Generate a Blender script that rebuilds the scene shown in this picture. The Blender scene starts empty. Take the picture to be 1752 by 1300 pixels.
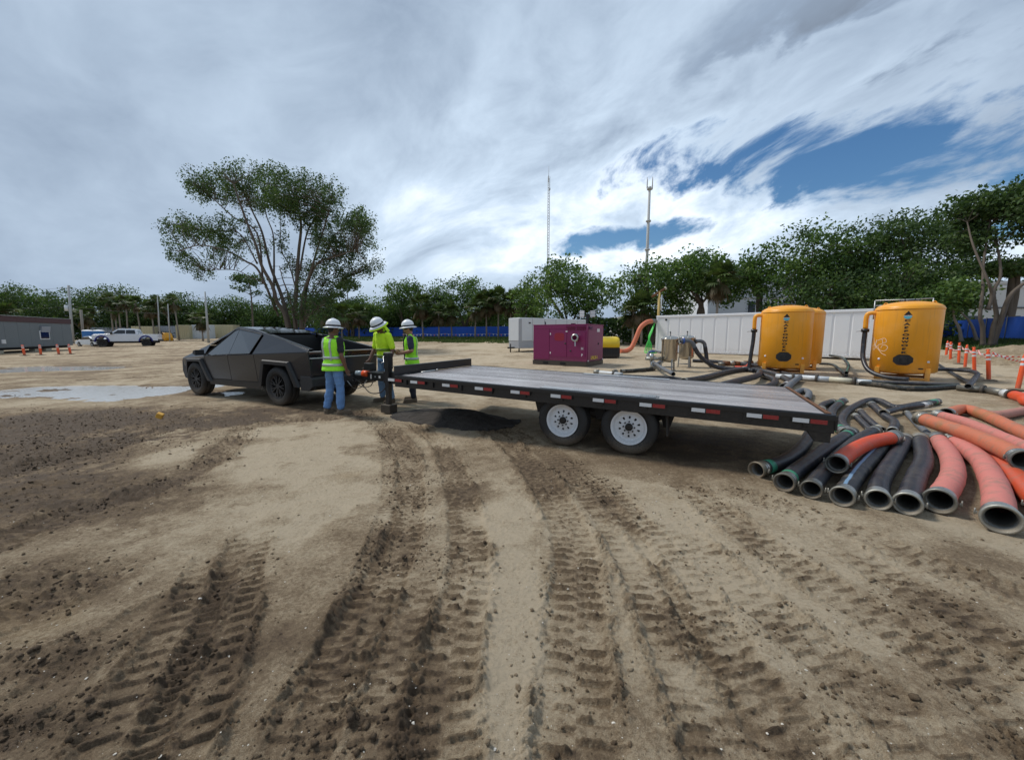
import bpy, bmesh, math, random
import numpy as np
from mathutils import Vector, Matrix, Euler
R = math.radians
PI = math.pi
scene = bpy.context.scene
COL = scene.collection

# ------------------------------------------------------------------ camera
cam_d = bpy.data.cameras.new('camera')
cam_d.sensor_fit = 'HORIZONTAL'
cam_d.sensor_width = 36.0
cam_d.lens = 36.0 * 660.0 / 1752.0
cam_d.clip_start = 0.05
cam_d.clip_end = 6000.0
cam = bpy.data.objects.new('camera', cam_d)
COL.objects.link(cam)
cam.location = (0.0, 0.0, 1.606)
cam.rotation_euler = (PI / 2 - 0.117, 0.0, 0.0)
scene.camera = cam

# ------------------------------------------------------------------ exposure
vs = scene.view_settings
vs.view_transform = 'Standard'
vs.look = 'None'
vs.gamma = 1.0
vs.exposure = 0.78
vs.use_curve_mapping = False
scene.display_settings.display_device = 'sRGB'
try:
    scene.cycles.max_bounces = 6
    scene.cycles.transparent_max_bounces = 6
    scene.cycles.caustics_reflective = False
    scene.cycles.caustics_refractive = False
    scene.cycles.use_denoising = True
    scene.cycles.sample_clamp_indirect = 6.0
except Exception:
    pass

# ------------------------------------------------------------------ sun
SUN_EL, SUN_AZ = R(54), R(-64)          # azimuth from +Y towards +X
sun_d = bpy.data.lights.new('sun', 'SUN')
sun_d.energy = 1.5
sun_d.angle = R(11)
sun_d.color = (1.0, 0.955, 0.89)
sun = bpy.data.objects.new('sun', sun_d)
COL.objects.link(sun)
sd = Vector((math.sin(SUN_AZ) * math.cos(SUN_EL), math.cos(SUN_AZ) * math.cos(SUN_EL), math.sin(SUN_EL)))
sun.rotation_euler = (-sd).to_track_quat('-Z', 'Y').to_euler()
sun.location = sd * 60

# ------------------------------------------------------------------ sky: Nishita blue seen through broken cloud
world = bpy.data.worlds.new('World')
scene.world = world
world.use_nodes = True
wt = world.node_tree
wt.nodes.clear()


class NT:
    """tiny node-graph writer"""
    def __init__(self, tree):
        self.t = tree

    def n(self, typ, ins=None, **props):
        nd = self.t.nodes.new(typ)
        for k, v in props.items():
            setattr(nd, k, v)
        for k, v in (ins or {}).items():
            s = nd.inputs[k]
            if hasattr(v, 'links') or isinstance(v, bpy.types.NodeSocket):
                self.t.links.new(v, s)
            else:
                s.default_value = v
        return nd

    def m(self, op, a, b=0.0, c=None, clamp=False):
        ins = {0: a, 1: b}
        if c is not None:
            ins[2] = c
        return self.n('ShaderNodeMath', ins, operation=op, use_clamp=clamp).outputs[0]

    def noise(self, vec, scale, detail=4.0, rough=0.55, dist=0.0, lac=2.0):
        return self.n('ShaderNodeTexNoise', {'Vector': vec, 'Scale': scale, 'Detail': detail, 'Roughness': rough,
                                             'Distortion': dist, 'Lacunarity': lac}).outputs[0]

    def ramp(self, fac, stops, interp='LINEAR'):
        nd = self.n('ShaderNodeValToRGB', {'Fac': fac})
        cr = nd.color_ramp
        cr.interpolation = interp
        while len(cr.elements) < len(stops):
            cr.elements.new(0.5)
        for e, (p, c) in zip(cr.elements, stops):
            e.position = p
            e.color = c if len(c) == 4 else (c[0], c[1], c[2], 1)
        return nd.outputs[0]

    def mix(self, fac, a, b, blend='MIX'):
        nd = self.n('ShaderNodeMix', data_type='RGBA', blend_type=blend)
        for s, v in ((nd.inputs[0], fac), (nd.inputs[6], a), (nd.inputs[7], b)):
            if isinstance(v, bpy.types.NodeSocket):
                self.t.links.new(v, s)
            else:
                s.default_value = v if not isinstance(v, tuple) or len(v) == 4 else (*v, 1)
        return nd.outputs[2]

    def step(self, x, lo, hi):
        return self.n('ShaderNodeMapRange', {'Value': x, 'From Min': lo, 'From Max': hi, 'To Min': 0.0, 'To Max': 1.0},
                      interpolation_type='SMOOTHSTEP').outputs[0]


W = NT(wt)
tc = W.n('ShaderNodeTexCoord').outputs['Generated']
sep = W.n('ShaderNodeSeparateXYZ', {0: tc})
dx, dy, dz = sep.outputs
zz = W.m('ADD', W.m('MAXIMUM', dz, 0.0), 0.15)
px = W.m('DIVIDE', dx, zz)
py = W.m('DIVIDE', dy, zz)
pv = W.n('ShaderNodeCombineXYZ', {0: px, 1: py, 2: 0.0}).outputs[0]
# cloud texture: nearly even on the dome, slightly drawn out along the wind
rotv = W.n('ShaderNodeVectorRotate', {'Vector': tc, 'Angle': R(16), 'Axis': (0.1, 1.0, 0.1)}, rotation_type='AXIS_ANGLE').outputs[0]
strv = W.n('ShaderNodeVectorMath', {0: rotv, 1: (1.0, 1.0, 2.0)}, operation='MULTIPLY').outputs[0]
warp = W.n('ShaderNodeTexNoise', {'Vector': strv, 'Scale': 1.9, 'Detail': 2.0}).outputs[1]
strv = W.n('ShaderNodeVectorMath', {0: strv, 1: W.n('ShaderNodeVectorMath', {0: W.n('ShaderNodeVectorMath', {0: warp, 1: (0.5, 0.5, 0.5)}, operation='SUBTRACT').outputs[0], 1: (0.42, 0.42, 0.42)}, operation='MULTIPLY').outputs[0]},
           operation='ADD').outputs[0]
n_big = W.noise(strv, 1.7, 5.0, 0.5, 0.0)
n_mid = W.noise(strv, 3.8, 8.0, 0.56, 0.0)
n_fin = W.noise(strv, 9.0, 8.0, 0.62, 0.0)


def ell(cx, cy, ax, ay, ang):
    a = W.m('SUBTRACT', px, cx)
    b = W.m('SUBTRACT', py, cy)
    c, s = math.cos(ang), math.sin(ang)
    u = W.m('DIVIDE', W.m('ADD', W.m('MULTIPLY', a, c), W.m('MULTIPLY', b, s)), ax)
    v = W.m('DIVIDE', W.m('SUBTRACT', W.m('MULTIPLY', b, c), W.m('MULTIPLY', a, s)), ay)
    return W.m('SQRT', W.m('ADD', W.m('MULTIPLY', u, u), W.m('MULTIPLY', v, v)))


def blob(*a):
    return W.m('SUBTRACT', 1.0, W.step(ell(*a), 0.0, 1.0))


gap = blob(1.55, 1.55, 1.9, 0.66, R(-10))
gap = W.m('MAXIMUM', gap, W.m('MULTIPLY', blob(2.8, 1.25, 1.4, 0.60, R(-14)), 0.95))
gap = W.m('MAXIMUM', gap, W.m('MULTIPLY', blob(0.64, 2.52, 0.85, 0.44, R(-30)), 0.97))
gap = W.m('MAXIMUM', gap, W.m('MULTIPLY', blob(2.25, 2.1, 1.1, 0.30, R(-12)), 0.72))
gv = W.m('ADD', W.m('MULTIPLY', gap, 0.92),
         W.m('ADD', W.m('MULTIPLY', W.m('SUBTRACT', n_mid, 0.5), 1.5), W.m('MULTIPLY', W.m('SUBTRACT', n_fin, 0.5), 1.5)))
clear = W.step(gv, 0.34, 0.72)
clear = W.m('MULTIPLY', clear, W.step(gap, 0.0, 0.22))
# cloud brightness: thick grey deck on the left and overhead, thinner bright deck towards the gap
thin = blob(0.7, 2.75, 2.5, 2.35, R(-8))
thin = W.m('MAXIMUM', thin, W.m('MULTIPLY', blob(2.6, 2.3, 2.8, 2.0, R(-15)), 0.85))
dark = blob(0.95, 1.12, 0.8, 0.55, R(-25))
lum = W.m('ADD', 0.325, W.m('MULTIPLY', thin, 0.27))
lum = W.m('ADD', lum, W.m('MULTIPLY', W.m('SUBTRACT', n_big, 0.5), 0.45))
lum = W.m('ADD', lum, W.m('MULTIPLY', W.m('SUBTRACT', n_mid, 0.5), W.m('ADD', 0.16, W.m('MULTIPLY', thin, 0.95))))
lum = W.m('ADD', lum, W.m('MULTIPLY', W.m('SUBTRACT', n_fin, 0.5), W.m('ADD', 0.08, W.m('MULTIPLY', thin, 0.45))))
lum = W.m('SUBTRACT', lum, W.m('MULTIPLY', W.m('MULTIPLY', dark, W.step(n_mid, 0.44, 0.60)), 0.42))
ccol = W.ramp(lum, [(0.0, (0.12, 0.145, 0.185)), (0.28, (0.20, 0.255, 0.335)), (0.5, (0.40, 0.485, 0.585)),
                    (0.72, (0.72, 0.78, 0.85)), (0.95, (1.0, 1.0, 1.0))])
sky = W.n('ShaderNodeTexSky', sky_type='NISHITA', sun_disc=False, sun_elevation=SUN_EL, sun_rotation=SUN_AZ,
          altitude=10.0, air_density=1.2, dust_density=0.6, ozone_density=2.2).outputs[0]
sky = W.n('ShaderNodeHueSaturation', {'Color': sky, 'Saturation': 1.2, 'Value': 0.85}).outputs[0]
sky = W.mix(1.0, sky, (0.80, 0.97, 1.10, 1), 'MULTIPLY')
bg1 = W.n('ShaderNodeBackground', {'Color': sky, 'Strength': 0.06}).outputs[0]
bg2 = W.n('ShaderNodeBackground', {'Color': ccol, 'Strength': 0.95}).outputs[0]
mixw = W.n('ShaderNodeMixShader', {0: clear, 1: bg2, 2: bg1}).outputs[0]
W.n('ShaderNodeOutputWorld', {'Surface': mixw})

# ------------------------------------------------------------------ helpers
rng = random.Random(7)
nrng = np.random.default_rng(11)


def tag(o, label=None, cat=None, group=None, kind=None):
    if label:
        o['label'] = label
    if cat:
        o['category'] = cat
    if group:
        o['group'] = group
    if kind:
        o['kind'] = kind
    return o


def empty(name, loc=(0, 0, 0), rz=0.0, rx=0.0, ry=0.0, label=None, cat=None, group=None):
    o = bpy.data.objects.new(name, None)
    o.empty_display_size = 0.2
    COL.objects.link(o)
    o.location = loc
    o.rotation_euler = (rx, ry, rz)
    return tag(o, label, cat, group)


def link(name, me, parent=None, loc=None, rot=None):
    o = bpy.data.objects.new(name, me)
    COL.objects.link(o)
    if parent is not None:
        o.parent = parent
    if loc is not None:
        o.location = loc
    if rot is not None:
        o.rotation_euler = rot
    return o


def copy_tree(o, parent=None):
    c = o.copy()
    COL.objects.link(c)
    c.parent = parent
    for ch in list(o.children):
        copy_tree(ch, c)
    return c


class MB:
    """collects shapes, builds ONE mesh object"""
    def __init__(self):
        self.v, self.f, self.s = [], [], []

    def add(self, vs, fs, smooth=False, M=None):
        b = len(self.v)
        if M is not None:
            vs = [M @ Vector(p) for p in vs]
        self.v += [tuple(p) for p in vs]
        for f in fs:
            self.f.append(tuple(b + i for i in f))
            self.s.append(smooth)
        return self

    def box(self, c, s, rot=None, M=None):
        hx, hy, hz = s[0] / 2, s[1] / 2, s[2] / 2
        p = [Vector((x * hx, y * hy, z * hz)) for z in (-1, 1) for y in (-1, 1) for x in (-1, 1)]
        if rot is not None:
            e = Euler(rot).to_matrix()
            p = [e @ q for q in p]
        p = [q + Vector(c) for q in p]
        return self.add(p, [(0, 2, 3, 1), (4, 5, 7, 6), (0, 1, 5, 4), (2, 6, 7, 3), (0, 4, 6, 2), (1, 3, 7, 5)], M=M)

    def beam(self, a, b, w, h, up=(0, 0, 1)):
        a, b = Vector(a), Vector(b)
        d = (b - a).normalized()
        u = Vector(up)
        sd_ = d.cross(u)
        if sd_.length < 1e-4:
            sd_ = d.cross(Vector((1, 0, 0)))
        sd_.normalize()
        u = sd_.cross(d)
        p = []
        for q in (a, b):
            for i, j in ((-1, -1), (1, -1), (1, 1), (-1, 1)):
                p.append(q + sd_ * (i * w / 2) + u * (j * h / 2))
        return self.add(p, [(0, 1, 2, 3), (7, 6, 5, 4), (0, 4, 5, 1), (1, 5, 6, 2), (2, 6, 7, 3), (3, 7, 4, 0)])

    def prism(self, poly, axis, a, b, smooth=False, M=None):
        """poly: 2-D outline, extruded along axis from a to b. axis y: poly is (x,z); z: (x,y); x: (y,z)"""
        def P(q, t):
            if axis == 'y':
                return (q[0], t, q[1])
            if axis == 'z':
                return (q[0], q[1], t)
            return (t, q[0], q[1])
        n = len(poly)
        vs_ = [P(q, a) for q in poly] + [P(q, b) for q in poly]
        self.add(vs_, [tuple(range(n)), tuple(range(2 * n - 1, n - 1, -1))], M=M)
        b0 = len(self.v) - 2 * n
        for i in range(n):
            j = (i + 1) % n
            self.f.append((b0 + j, b0 + i, b0 + n + i, b0 + n + j))
            self.s.append(smooth)
        return self

    def rings(self, rs, closed=False, caps=(True, True), smooth=True):
        n = len(rs[0])
        b = len(self.v)
        for r in rs:
            self.v += [tuple(p) for p in r]
        m = len(rs)
        for i in range(m if closed else m - 1):
            k = (i + 1) % m
            for j in range(n):
                l = (j + 1) % n
                self.f.append((b + i * n + j, b + i * n + l, b + k * n + l, b + k * n + j))
                self.s.append(smooth)
        if not closed:
            if caps[0]:
                self.f.append(tuple(b + j for j in range(n - 1, -1, -1)))
                self.s.append(False)
            if caps[1]:
                self.f.append(tuple(b + (m - 1) * n + j for j in range(n)))
                self.s.append(False)
        return self

    def cyl(self, a, b, r0, r1=None, n=16, caps=(True, True), smooth=True):
        r1 = r0 if r1 is None else r1
        return self.tube([a, b], [r0, r1], n, caps, smooth)

    def tube(self, path, r, n=10, caps=(True, True), smooth=True, sq=1.0):
        P = [Vector(p) for p in path]
        rr = r if isinstance(r, (list, tuple)) else [r] * len(P)
        T = []
        for i in range(len(P)):
            t = (P[min(i + 1, len(P) - 1)] - P[max(i - 1, 0)])
            T.append(t.normalized() if t.length > 1e-9 else Vector((0, 0, 1)))
        up = Vector((0, 0, 1)) if abs(T[0].z) < 0.95 else Vector((1, 0, 0))
        N = (up - T[0] * up.dot(T[0])).normalized()
        rs = []
        for i, p in enumerate(P):
            N = (N - T[i] * N.dot(T[i]))
            N = N.normalized() if N.length > 1e-6 else T[i].orthogonal().normalized()
            B = T[i].cross(N)
            rs.append([p + (N * (math.cos(2 * PI * j / n) * sq) + B * math.sin(2 * PI * j / n)) * rr[i] for j in range(n)])
        return self.rings(rs, False, caps, smooth)

    def lathe(self, prof, n=24, M=None, caps=(False, False), smooth=True):
        """prof: (r, z) pairs round the z axis"""
        rs = []
        for r, z in prof:
            ring = [Vector((r * math.cos(2 * PI * j / n), r * math.sin(2 * PI * j / n), z)) for j in range(n)]
            if M is not None:
                ring = [M @ p for p in ring]
            rs.append(ring)
        return self.rings(rs, False, caps, smooth)

    def ball(self, c, r, n=10, m=6):
        r = r if isinstance(r, (tuple, list)) else (r, r, r)
        rs = []
        for i in range(m + 1):
            th = PI * (i + 0.02) / (m + 0.04)
            rs.append([(c[0] + r[0] * math.sin(th) * math.cos(2 * PI * j / n), c[1] + r[1] * math.sin(th) * math.sin(2 * PI * j / n),
                        c[2] - r[2] * math.cos(th)) for j in range(n)])
        return self.rings(rs, False, (True, True))

    def mesh(self, name, mat=None):
        me = bpy.data.meshes.new(name)
        me.from_pydata(self.v, [], self.f)
        me.polygons.foreach_set('use_smooth', np.array(self.s, bool))
        if mat is not None:
            me.materials.append(mat)
        me.update()
        return me

    def build(self, name, mat, parent=None, loc=None, rot=None, bevel=0.0, segs=2):
        o = link(name, self.mesh(name, mat), parent, loc, rot)
        if bevel:
            md = o.modifiers.new('edge', 'BEVEL')
            md.width = bevel
            md.segments = segs
            md.limit_method = 'ANGLE'
            md.angle_limit = R(35)
        return o


def np_mesh(name, v, f, mat=None, smooth=False, attrs=None):
    """v (N,3) array, f (M,3|4) array"""
    me = bpy.data.meshes.new(name)
    v = np.ascontiguousarray(v, np.float32)
    f = np.ascontiguousarray(f, np.int32)
    me.vertices.add(len(v))
    me.vertices.foreach_set('co', v.ravel())
    me.loops.add(f.size)
    me.loops.foreach_set('vertex_index', f.ravel())
    me.polygons.add(len(f))
    k = f.shape[1]
    me.polygons.foreach_set('loop_start', np.arange(0, f.size, k, dtype=np.int32))
    try:
        me.polygons.foreach_set('loop_total', np.full(len(f), k, np.int32))
    except Exception:
        pass
    me.polygons.foreach_set('use_smooth', np.full(len(f), smooth, bool))
    for an, av in (attrs or {}).items():
        a = me.attributes.new(an, 'FLOAT', 'POINT')
        a.data.foreach_set('value', np.ascontiguousarray(av, np.float32).ravel())
    me.update(calc_edges=True)
    me.validate()
    if mat is not None:
        me.materials.append(mat)
    return me


def spline(pts, per=8):
    """Catmull-Rom through 3-D points"""
    P = [Vector(p) for p in pts]
    P = [P[0] * 2 - P[1]] + P + [P[-1] * 2 - P[-2]]
    out = []
    for i in range(1, len(P) - 2):
        p0, p1, p2, p3 = P[i - 1:i + 3]
        for k in range(per):
            t = k / per
            out.append(0.5 * (2 * p1 + (p2 - p0) * t + (2 * p0 - 5 * p1 + 4 * p2 - p3) * t * t + (3 * p1 - p0 - 3 * p2 + p3) * t ** 3))
    out.append(P[-2])
    return out


# ------------------------------------------------------------------ materials
def pm(name, col, rough=0.5, metal=0.0, var=0.12, scale=6.0, bump=0.0, bscale=60.0, dirt=0.0, dirt_z=0.5, rand=0.0,
       spec=None, dcol=(0.22, 0.17, 0.115), rvar=0.12, coat=0.0):
    """painted / moulded surface: colour and gloss drift with noise, sandy splashes low down on the object"""
    m = bpy.data.materials.new(name)
    m.use_nodes = True
    t = m.node_tree
    t.nodes.clear()
    N = NT(t)
    oc = N.n('ShaderNodeTexCoord').outputs['Object']
    n1 = N.noise(oc, scale, 5.0, 0.6)
    n2 = N.noise(oc, scale * 7.3, 4.0, 0.6)
    k = N.m('ADD', N.m('MULTIPLY', n1, 0.7), N.m('MULTIPLY', n2, 0.3))
    k = N.m('ADD', 1.0 - var, N.m('MULTIPLY', k, 2 * var))
    if rand:
        rr = N.n('ShaderNodeObjectInfo').outputs['Random']
        k = N.m('MULTIPLY', k, N.m('ADD', 1.0 - rand, N.m('MULTIPLY', rr, 2 * rand)))
    c = N.mix(1.0, (*col, 1), N.n('ShaderNodeCombineXYZ', {0: k, 1: k, 2: k}).outputs[0], 'MULTIPLY')
    ro = N.m('ADD', rough - rvar, N.m('MULTIPLY', n2, 2 * rvar), clamp=True)
    if dirt:
        z = N.n('ShaderNodeSeparateXYZ', {0: N.n('ShaderNodeNewGeometry').outputs['Position']}).outputs[2]
        low = N.m('SUBTRACT', 1.0, N.step(z, 0.0, dirt_z))
        d = N.m('MULTIPLY', N.step(N.m('ADD', n2, N.m('MULTIPLY', low, 0.35)), 0.5, 0.85), dirt)
        d = N.m('MULTIPLY', d, N.m('ADD', 0.15, low), clamp=True)
        c = N.mix(d, c, dcol)
        ro = N.m('ADD', ro, N.m('MULTIPLY', d, 0.35), clamp=True)
    ins = {'Base Color': c, 'Roughness': ro, 'Metallic': metal}
    if spec is not None:
        ins['Specular IOR Level'] = spec
    if coat:
        ins['Coat Weight'] = coat
        ins['Coat Roughness'] = 0.08
    if bump:
        nb = N.noise(oc, bscale, 5.0, 0.6)
        ins['Normal'] = N.n('ShaderNodeBump', {'Strength': bump, 'Distance': 0.02, 'Height': nb}).outputs[0]
    p = N.n('ShaderNodeBsdfPrincipled', ins)
    N.n('ShaderNodeOutputMaterial', {'Surface': p.outputs[0]})
    return m


M = {}
M['black_steel'] = pm('black_steel', (0.012, 0.012, 0.013), 0.38, 0, 0.3, 4, dirt=0.22, dirt_z=0.9, rvar=0.15)
M['rubber'] = pm('rubber', (0.022, 0.021, 0.02), 0.75, 0, 0.25, 8, bump=0.25, bscale=90, dirt=0.75, dirt_z=0.5)
M['white_paint'] = pm('white_paint', (0.78, 0.79, 0.80), 0.35, 0, 0.06, 3, dirt=0.35, dirt_z=0.7)
M['steel'] = pm('steel', (0.52, 0.52, 0.50), 0.32, 1.0, 0.18, 9, rvar=0.15)
M['dull_alu'] = pm('dull_alu', (0.42, 0.43, 0.42), 0.45, 0.9, 0.25, 14, dirt=0.4, dirt_z=0.35)
M['chrome'] = pm('chrome', (0.66, 0.65, 0.62), 0.16, 1.0, 0.1, 5, rvar=0.08)
M['black_plastic'] = pm('black_plastic', (0.018, 0.018, 0.019), 0.55, 0, 0.2, 5, dirt=0.28, dirt_z=0.7)
M['dark_void'] = pm('dark_void', (0.006, 0.006, 0.007), 0.8, 0, 0.1, 5)
M['glass_dark'] = pm('glass_dark', (0.010, 0.013, 0.017), 0.06, 0, 0.1, 2, spec=0.7, rvar=0.02)
M['white_tape'] = pm('white_tape', (0.72, 0.73, 0.74), 0.3, 0, 0.1, 12, dirt=0.25, dirt_z=1.2)
M['red_tape'] = pm('red_tape', (0.30, 0.022, 0.024), 0.3, 0, 0.12, 12, dirt=0.25, dirt_z=1.2)
M['orange_plastic'] = pm('orange_plastic', (0.82, 0.10, 0.02), 0.45, 0, 0.14, 8, dirt=0.35, dirt_z=0.5)
# ================================================================== ground
FENCE = np.array([(-75, 92), (-31, 75), (-1.5, 63), (15, 55), (42, 37), (36, 27), (33, 21.5)], float)


def dist_poly(x, y, P):
    d = np.full(np.shape(x), 1e9)
    for a, b in zip(P[:-1], P[1:]):
        e = b - a
        t = np.clip(((x - a[0]) * e[0] + (y - a[1]) * e[1]) / (e @ e), 0, 1)
        d = np.minimum(d, np.hypot(x - a[0] - t * e[0], y - a[1] - t * e[1]))
    return d


def terrain(x, y):
    """broad shape of the site: level yard, rising to a low bank along the fence"""
    x = np.asarray(x, float)
    y = np.asarray(y, float)
    d = dist_poly(x, y, FENCE)
    D = 38 - 26 * np.clip((x - 8) / 17, 0, 1)
    k = np.clip((y - 15) / 13, 0, 1)
    return 1.1 * np.clip(1 - d / D, 0, 1) ** 1.3 * k * k * (3 - 2 * k)


def tz(x, y):
    return float(terrain(x, y))


_TAB = np.random.default_rng(3).random((8, 256, 256)).astype(np.float32)


def vnoise(x, y, seed=0):
    xi = np.floor(x).astype(np.int64)
    yi = np.floor(y).astype(np.int64)
    fx = (x - xi).astype(np.float32)
    fy = (y - yi).astype(np.float32)
    fx = fx * fx * (3 - 2 * fx)
    fy = fy * fy * (3 - 2 * fy)
    T = _TAB[seed % 8]
    x0, x1, y0, y1 = xi & 255, (xi + 1) & 255, yi & 255, (yi + 1) & 255
    a = T[x0, y0] * (1 - fx) + T[x1, y0] * fx
    b = T[x0, y1] * (1 - fx) + T[x1, y1] * fx
    return a * (1 - fy) + b * fy


def fbm(x, y, octs=4, seed=0, gain=0.5):
    s, a, n = 0.0, 1.0, 0.0
    c, d = math.cos(0.6), math.sin(0.6)
    for i in range(octs):
        s = s + a * vnoise(x + 17.3 * i, y - 9.1 * i, seed + i)
        n += a
        a *= gain
        x, y = (x * c - y * d) * 2.03, (x * d + y * c) * 2.03
    return s / n


def sstep(x, lo, hi):
    t = np.clip((x - lo) / (hi - lo), 0, 1)
    return t * t * (3 - 2 * t)


TRACKS = [
    ([(0.23, 1.21), (0.28, 1.52), (0.33, 1.85), (0.42, 2.32), (0.48, 2.9), (0.4, 3.68), (0.18, 4.75), (-0.25, 6.15), (-1.0, 7.51), (-1.75, 8.37)], 0.34, 0.090, 1.00, 'lug'),
    ([(0.83, 1.21), (0.86, 1.61), (0.89, 2.06), (0.91, 2.58), (0.87, 3.25), (0.73, 4.24), (0.3, 5.63), (-0.39, 7.09)], 0.34, 0.090, 0.80, 'lug'),
    ([(-0.26, 1.21), (-0.32, 1.67), (-0.3, 2.11), (-0.31, 2.58), (-0.43, 3.31), (-0.72, 4.53), (-1.12, 5.7), (-1.93, 7.09)], 0.30, 0.090, 1.00, 'lug'),
    ([(-0.83, 1.21), (-0.86, 1.61), (-0.85, 2.11), (-0.87, 2.9), (-1.05, 3.83), (-1.51, 5.25), (-2.5, 7.0), (-3.44, 8.1)], 0.30, 0.085, 0.90, 'lug'),
    ([(-0.75, 1.21), (-0.88, 1.67), (-0.98, 2.21), (-1.05, 2.9), (-1.28, 3.83), (-1.57, 4.75), (-2.2, 6.42)], 0.16, 0.050, 0.45, 'tyre'),
    ([(-4.2, 2.27), (-3.97, 2.66), (-3.97, 3.31), (-3.79, 3.9), (-3.82, 4.64), (-4.22, 5.7), (-4.78, 6.85)], 0.36, 0.095, 0.90, 'lug'),
    ([(-6.18, 3.31), (-5.88, 3.98), (-5.92, 4.75), (-5.83, 5.54), (-5.98, 7.09)], 0.36, 0.095, 0.90, 'lug'),
    ([(-1.41, 1.52), (-1.57, 1.89), (-1.78, 2.32), (-2.04, 2.82), (-2.22, 3.2)], 0.30, 0.090, 0.90, 'lug'),
    ([(2.19, 1.29), (2.19, 1.58), (2.14, 1.89), (2.05, 2.27), (1.94, 2.86), (1.89, 3.68), (1.88, 4.53)], 0.32, 0.100, 0.70, 'lug'),
    ([(2.84, 1.55), (2.61, 1.77), (2.56, 2.16), (2.52, 2.58), (2.5, 3.04)], 0.30, 0.100, 0.50, 'lug'),
    ([(1.27, 1.21), (1.18, 1.47), (1.06, 1.81), (1.05, 2.27)], 0.32, 0.100, 0.45, 'lug'),
    ([(1.15, 1.21), (1.13, 1.58), (1.12, 2.02), (1.14, 2.58), (1.07, 3.31), (0.89, 4.24)], 0.30, 0.090, 0.75, 'lug'),
    ([(1.65, 1.21), (1.63, 1.52), (1.58, 1.81), (1.5, 2.16), (1.43, 2.73), (1.33, 3.42)], 0.30, 0.095, 0.60, 'lug'),
    ([(-0.5, 1.21), (-0.57, 1.52), (-0.59, 1.93), (-0.61, 2.32), (-0.66, 2.73)], 0.26, 0.085, 0.55, 'lug'),
    ([(-1.47, 1.21), (-1.64, 1.52), (-1.8, 1.93), (-2.05, 2.45), (-2.26, 2.9)], 0.30, 0.090, 0.70, 'lug'),
    ([(3.4, 2.02), (3.12, 2.32), (2.93, 2.66), (2.83, 3.09), (2.55, 3.55), (2.07, 4.07)], 0.30, 0.100, 0.50, 'lug'),
    ([(-2.08, 1.29), (-2.12, 1.58), (-2.15, 1.93), (-1.99, 2.32), (-1.57, 2.73)], 0.22, 0.000, 0.50, 'rut'),
    ([(-3.29, 1.67), (-2.92, 1.93), (-2.79, 2.27), (-2.6, 2.82)], 0.30, 0.100, 0.60, 'lug'),
    ([(1.99, 1.31), (2.0, 1.45), (1.99, 1.61)], 0.12, 0.000, 1.40, 'rut'),
    ([(-0.33, 4.53), (-0.66, 5.54), (-0.88, 6.63)], 0.40, 0.000, 0.40, 'rut'),
    ([(-17.55, 8.95), (-17.05, 11.42), (-15.13, 13.66), (-11.39, 15.71)], 0.30, 0.000, 0.80, 'rut'),
    ([(-13.98, 7.09), (-14.02, 9.36), (-12.28, 11.05), (-10.64, 12.08)], 0.30, 0.000, 0.80, 'rut'),
    ([(-28.14, 15.71), (-25.49, 19.15), (-22.21, 23.39), (-21.24, 25.66)], 0.50, 0.000, 0.90, 'rut'),
    ([(-2.86, 8.23), (-3.56, 7.3), (-4.28, 7.0), (-4.54, 6.42)], 0.30, 0.090, 0.70, 'lug'),
]
BLOBS = [
    (-7.85, 7.00, 3.50, 1.55, 1.10),
    (-6.51, 5.12, 1.86, 1.19, 0.90),
    (-4.35, 3.68, 1.56, 0.85, 0.75),
    (-3.09, 2.32, 0.63, 0.41, 0.45),
    (-2.31, 1.74, 0.37, 0.21, 0.35),
    (-2.00, 1.40, 0.32, 0.14, 0.45),
    (-0.65, 1.37, 0.46, 0.14, 0.30),
    (-1.26, 1.77, 0.40, 0.25, 0.30),
    (-2.04, 2.38, 0.61, 0.37, 0.20),
    (-0.40, 1.52, 0.14, 0.27, 0.45),
    (1.61, 1.58, 0.62, 0.23, 0.35),
    (2.62, 2.06, 0.56, 0.43, 0.40),
    (3.40, 2.58, 0.43, 0.43, 0.55),
    (0.87, 1.35, 0.33, 0.11, 0.50),
    (1.86, 1.35, 0.25, 0.11, 0.50),
    (1.29, 4.75, 1.73, 0.68, 0.40),
    (2.66, 4.53, 1.37, 0.84, 0.40),
    (-1.15, 6.42, 1.17, 0.65, 0.50),
    (2.36, 5.54, 1.68, 0.80, 0.45),
    (-4.01, 8.23, 1.50, 1.06, 0.55),
    (-5.36, 7.62, 1.04, 0.91, 0.60),
    (0.28, 1.31, 0.16, 0.06, 0.50),
    (-2.91, 5.25, 0.88, 1.11, -0.80),
    (-4.60, 5.12, 0.39, 0.58, -0.70),
    (-0.03, 3.09, 0.28, 1.36, -0.60),
    (-0.04, 1.67, 0.13, 0.59, -0.60),
    (-1.78, 3.55, 0.54, 0.65, -0.50),
    (1.37, 2.82, 0.51, 0.59, -0.30),
    (1.07, 5.54, 0.50, 0.61, -0.10),
    (-3.94, 6.42, 1.07, 0.57, -0.60),
    (-1.12, 6.22, 0.57, 0.69, -0.50),
    (-4.21, 15.71, 11.90, 2.37, -0.10),
    (0.08, 2.06, 0.12, 0.57, -0.30),
    (1.24, 2.02, 0.49, 0.27, -0.25),
    (-1.10, 1.45, 0.28, 0.12, 0.20),
]
PUDDLES = [
    (-13.90, 10.60, 2.41, 0.98),
    (-11.44, 11.05, 1.84, 1.43),
    (-10.06, 11.42, 1.04, 2.07),
    (-13.47, 11.81, 2.15, 0.67),
    (-8.38, 10.60, 0.80, 0.65),
    (-22.00, 19.15, 3.19, 1.75),
    (-23.23, 17.85, 2.16, 1.84),
]


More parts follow.
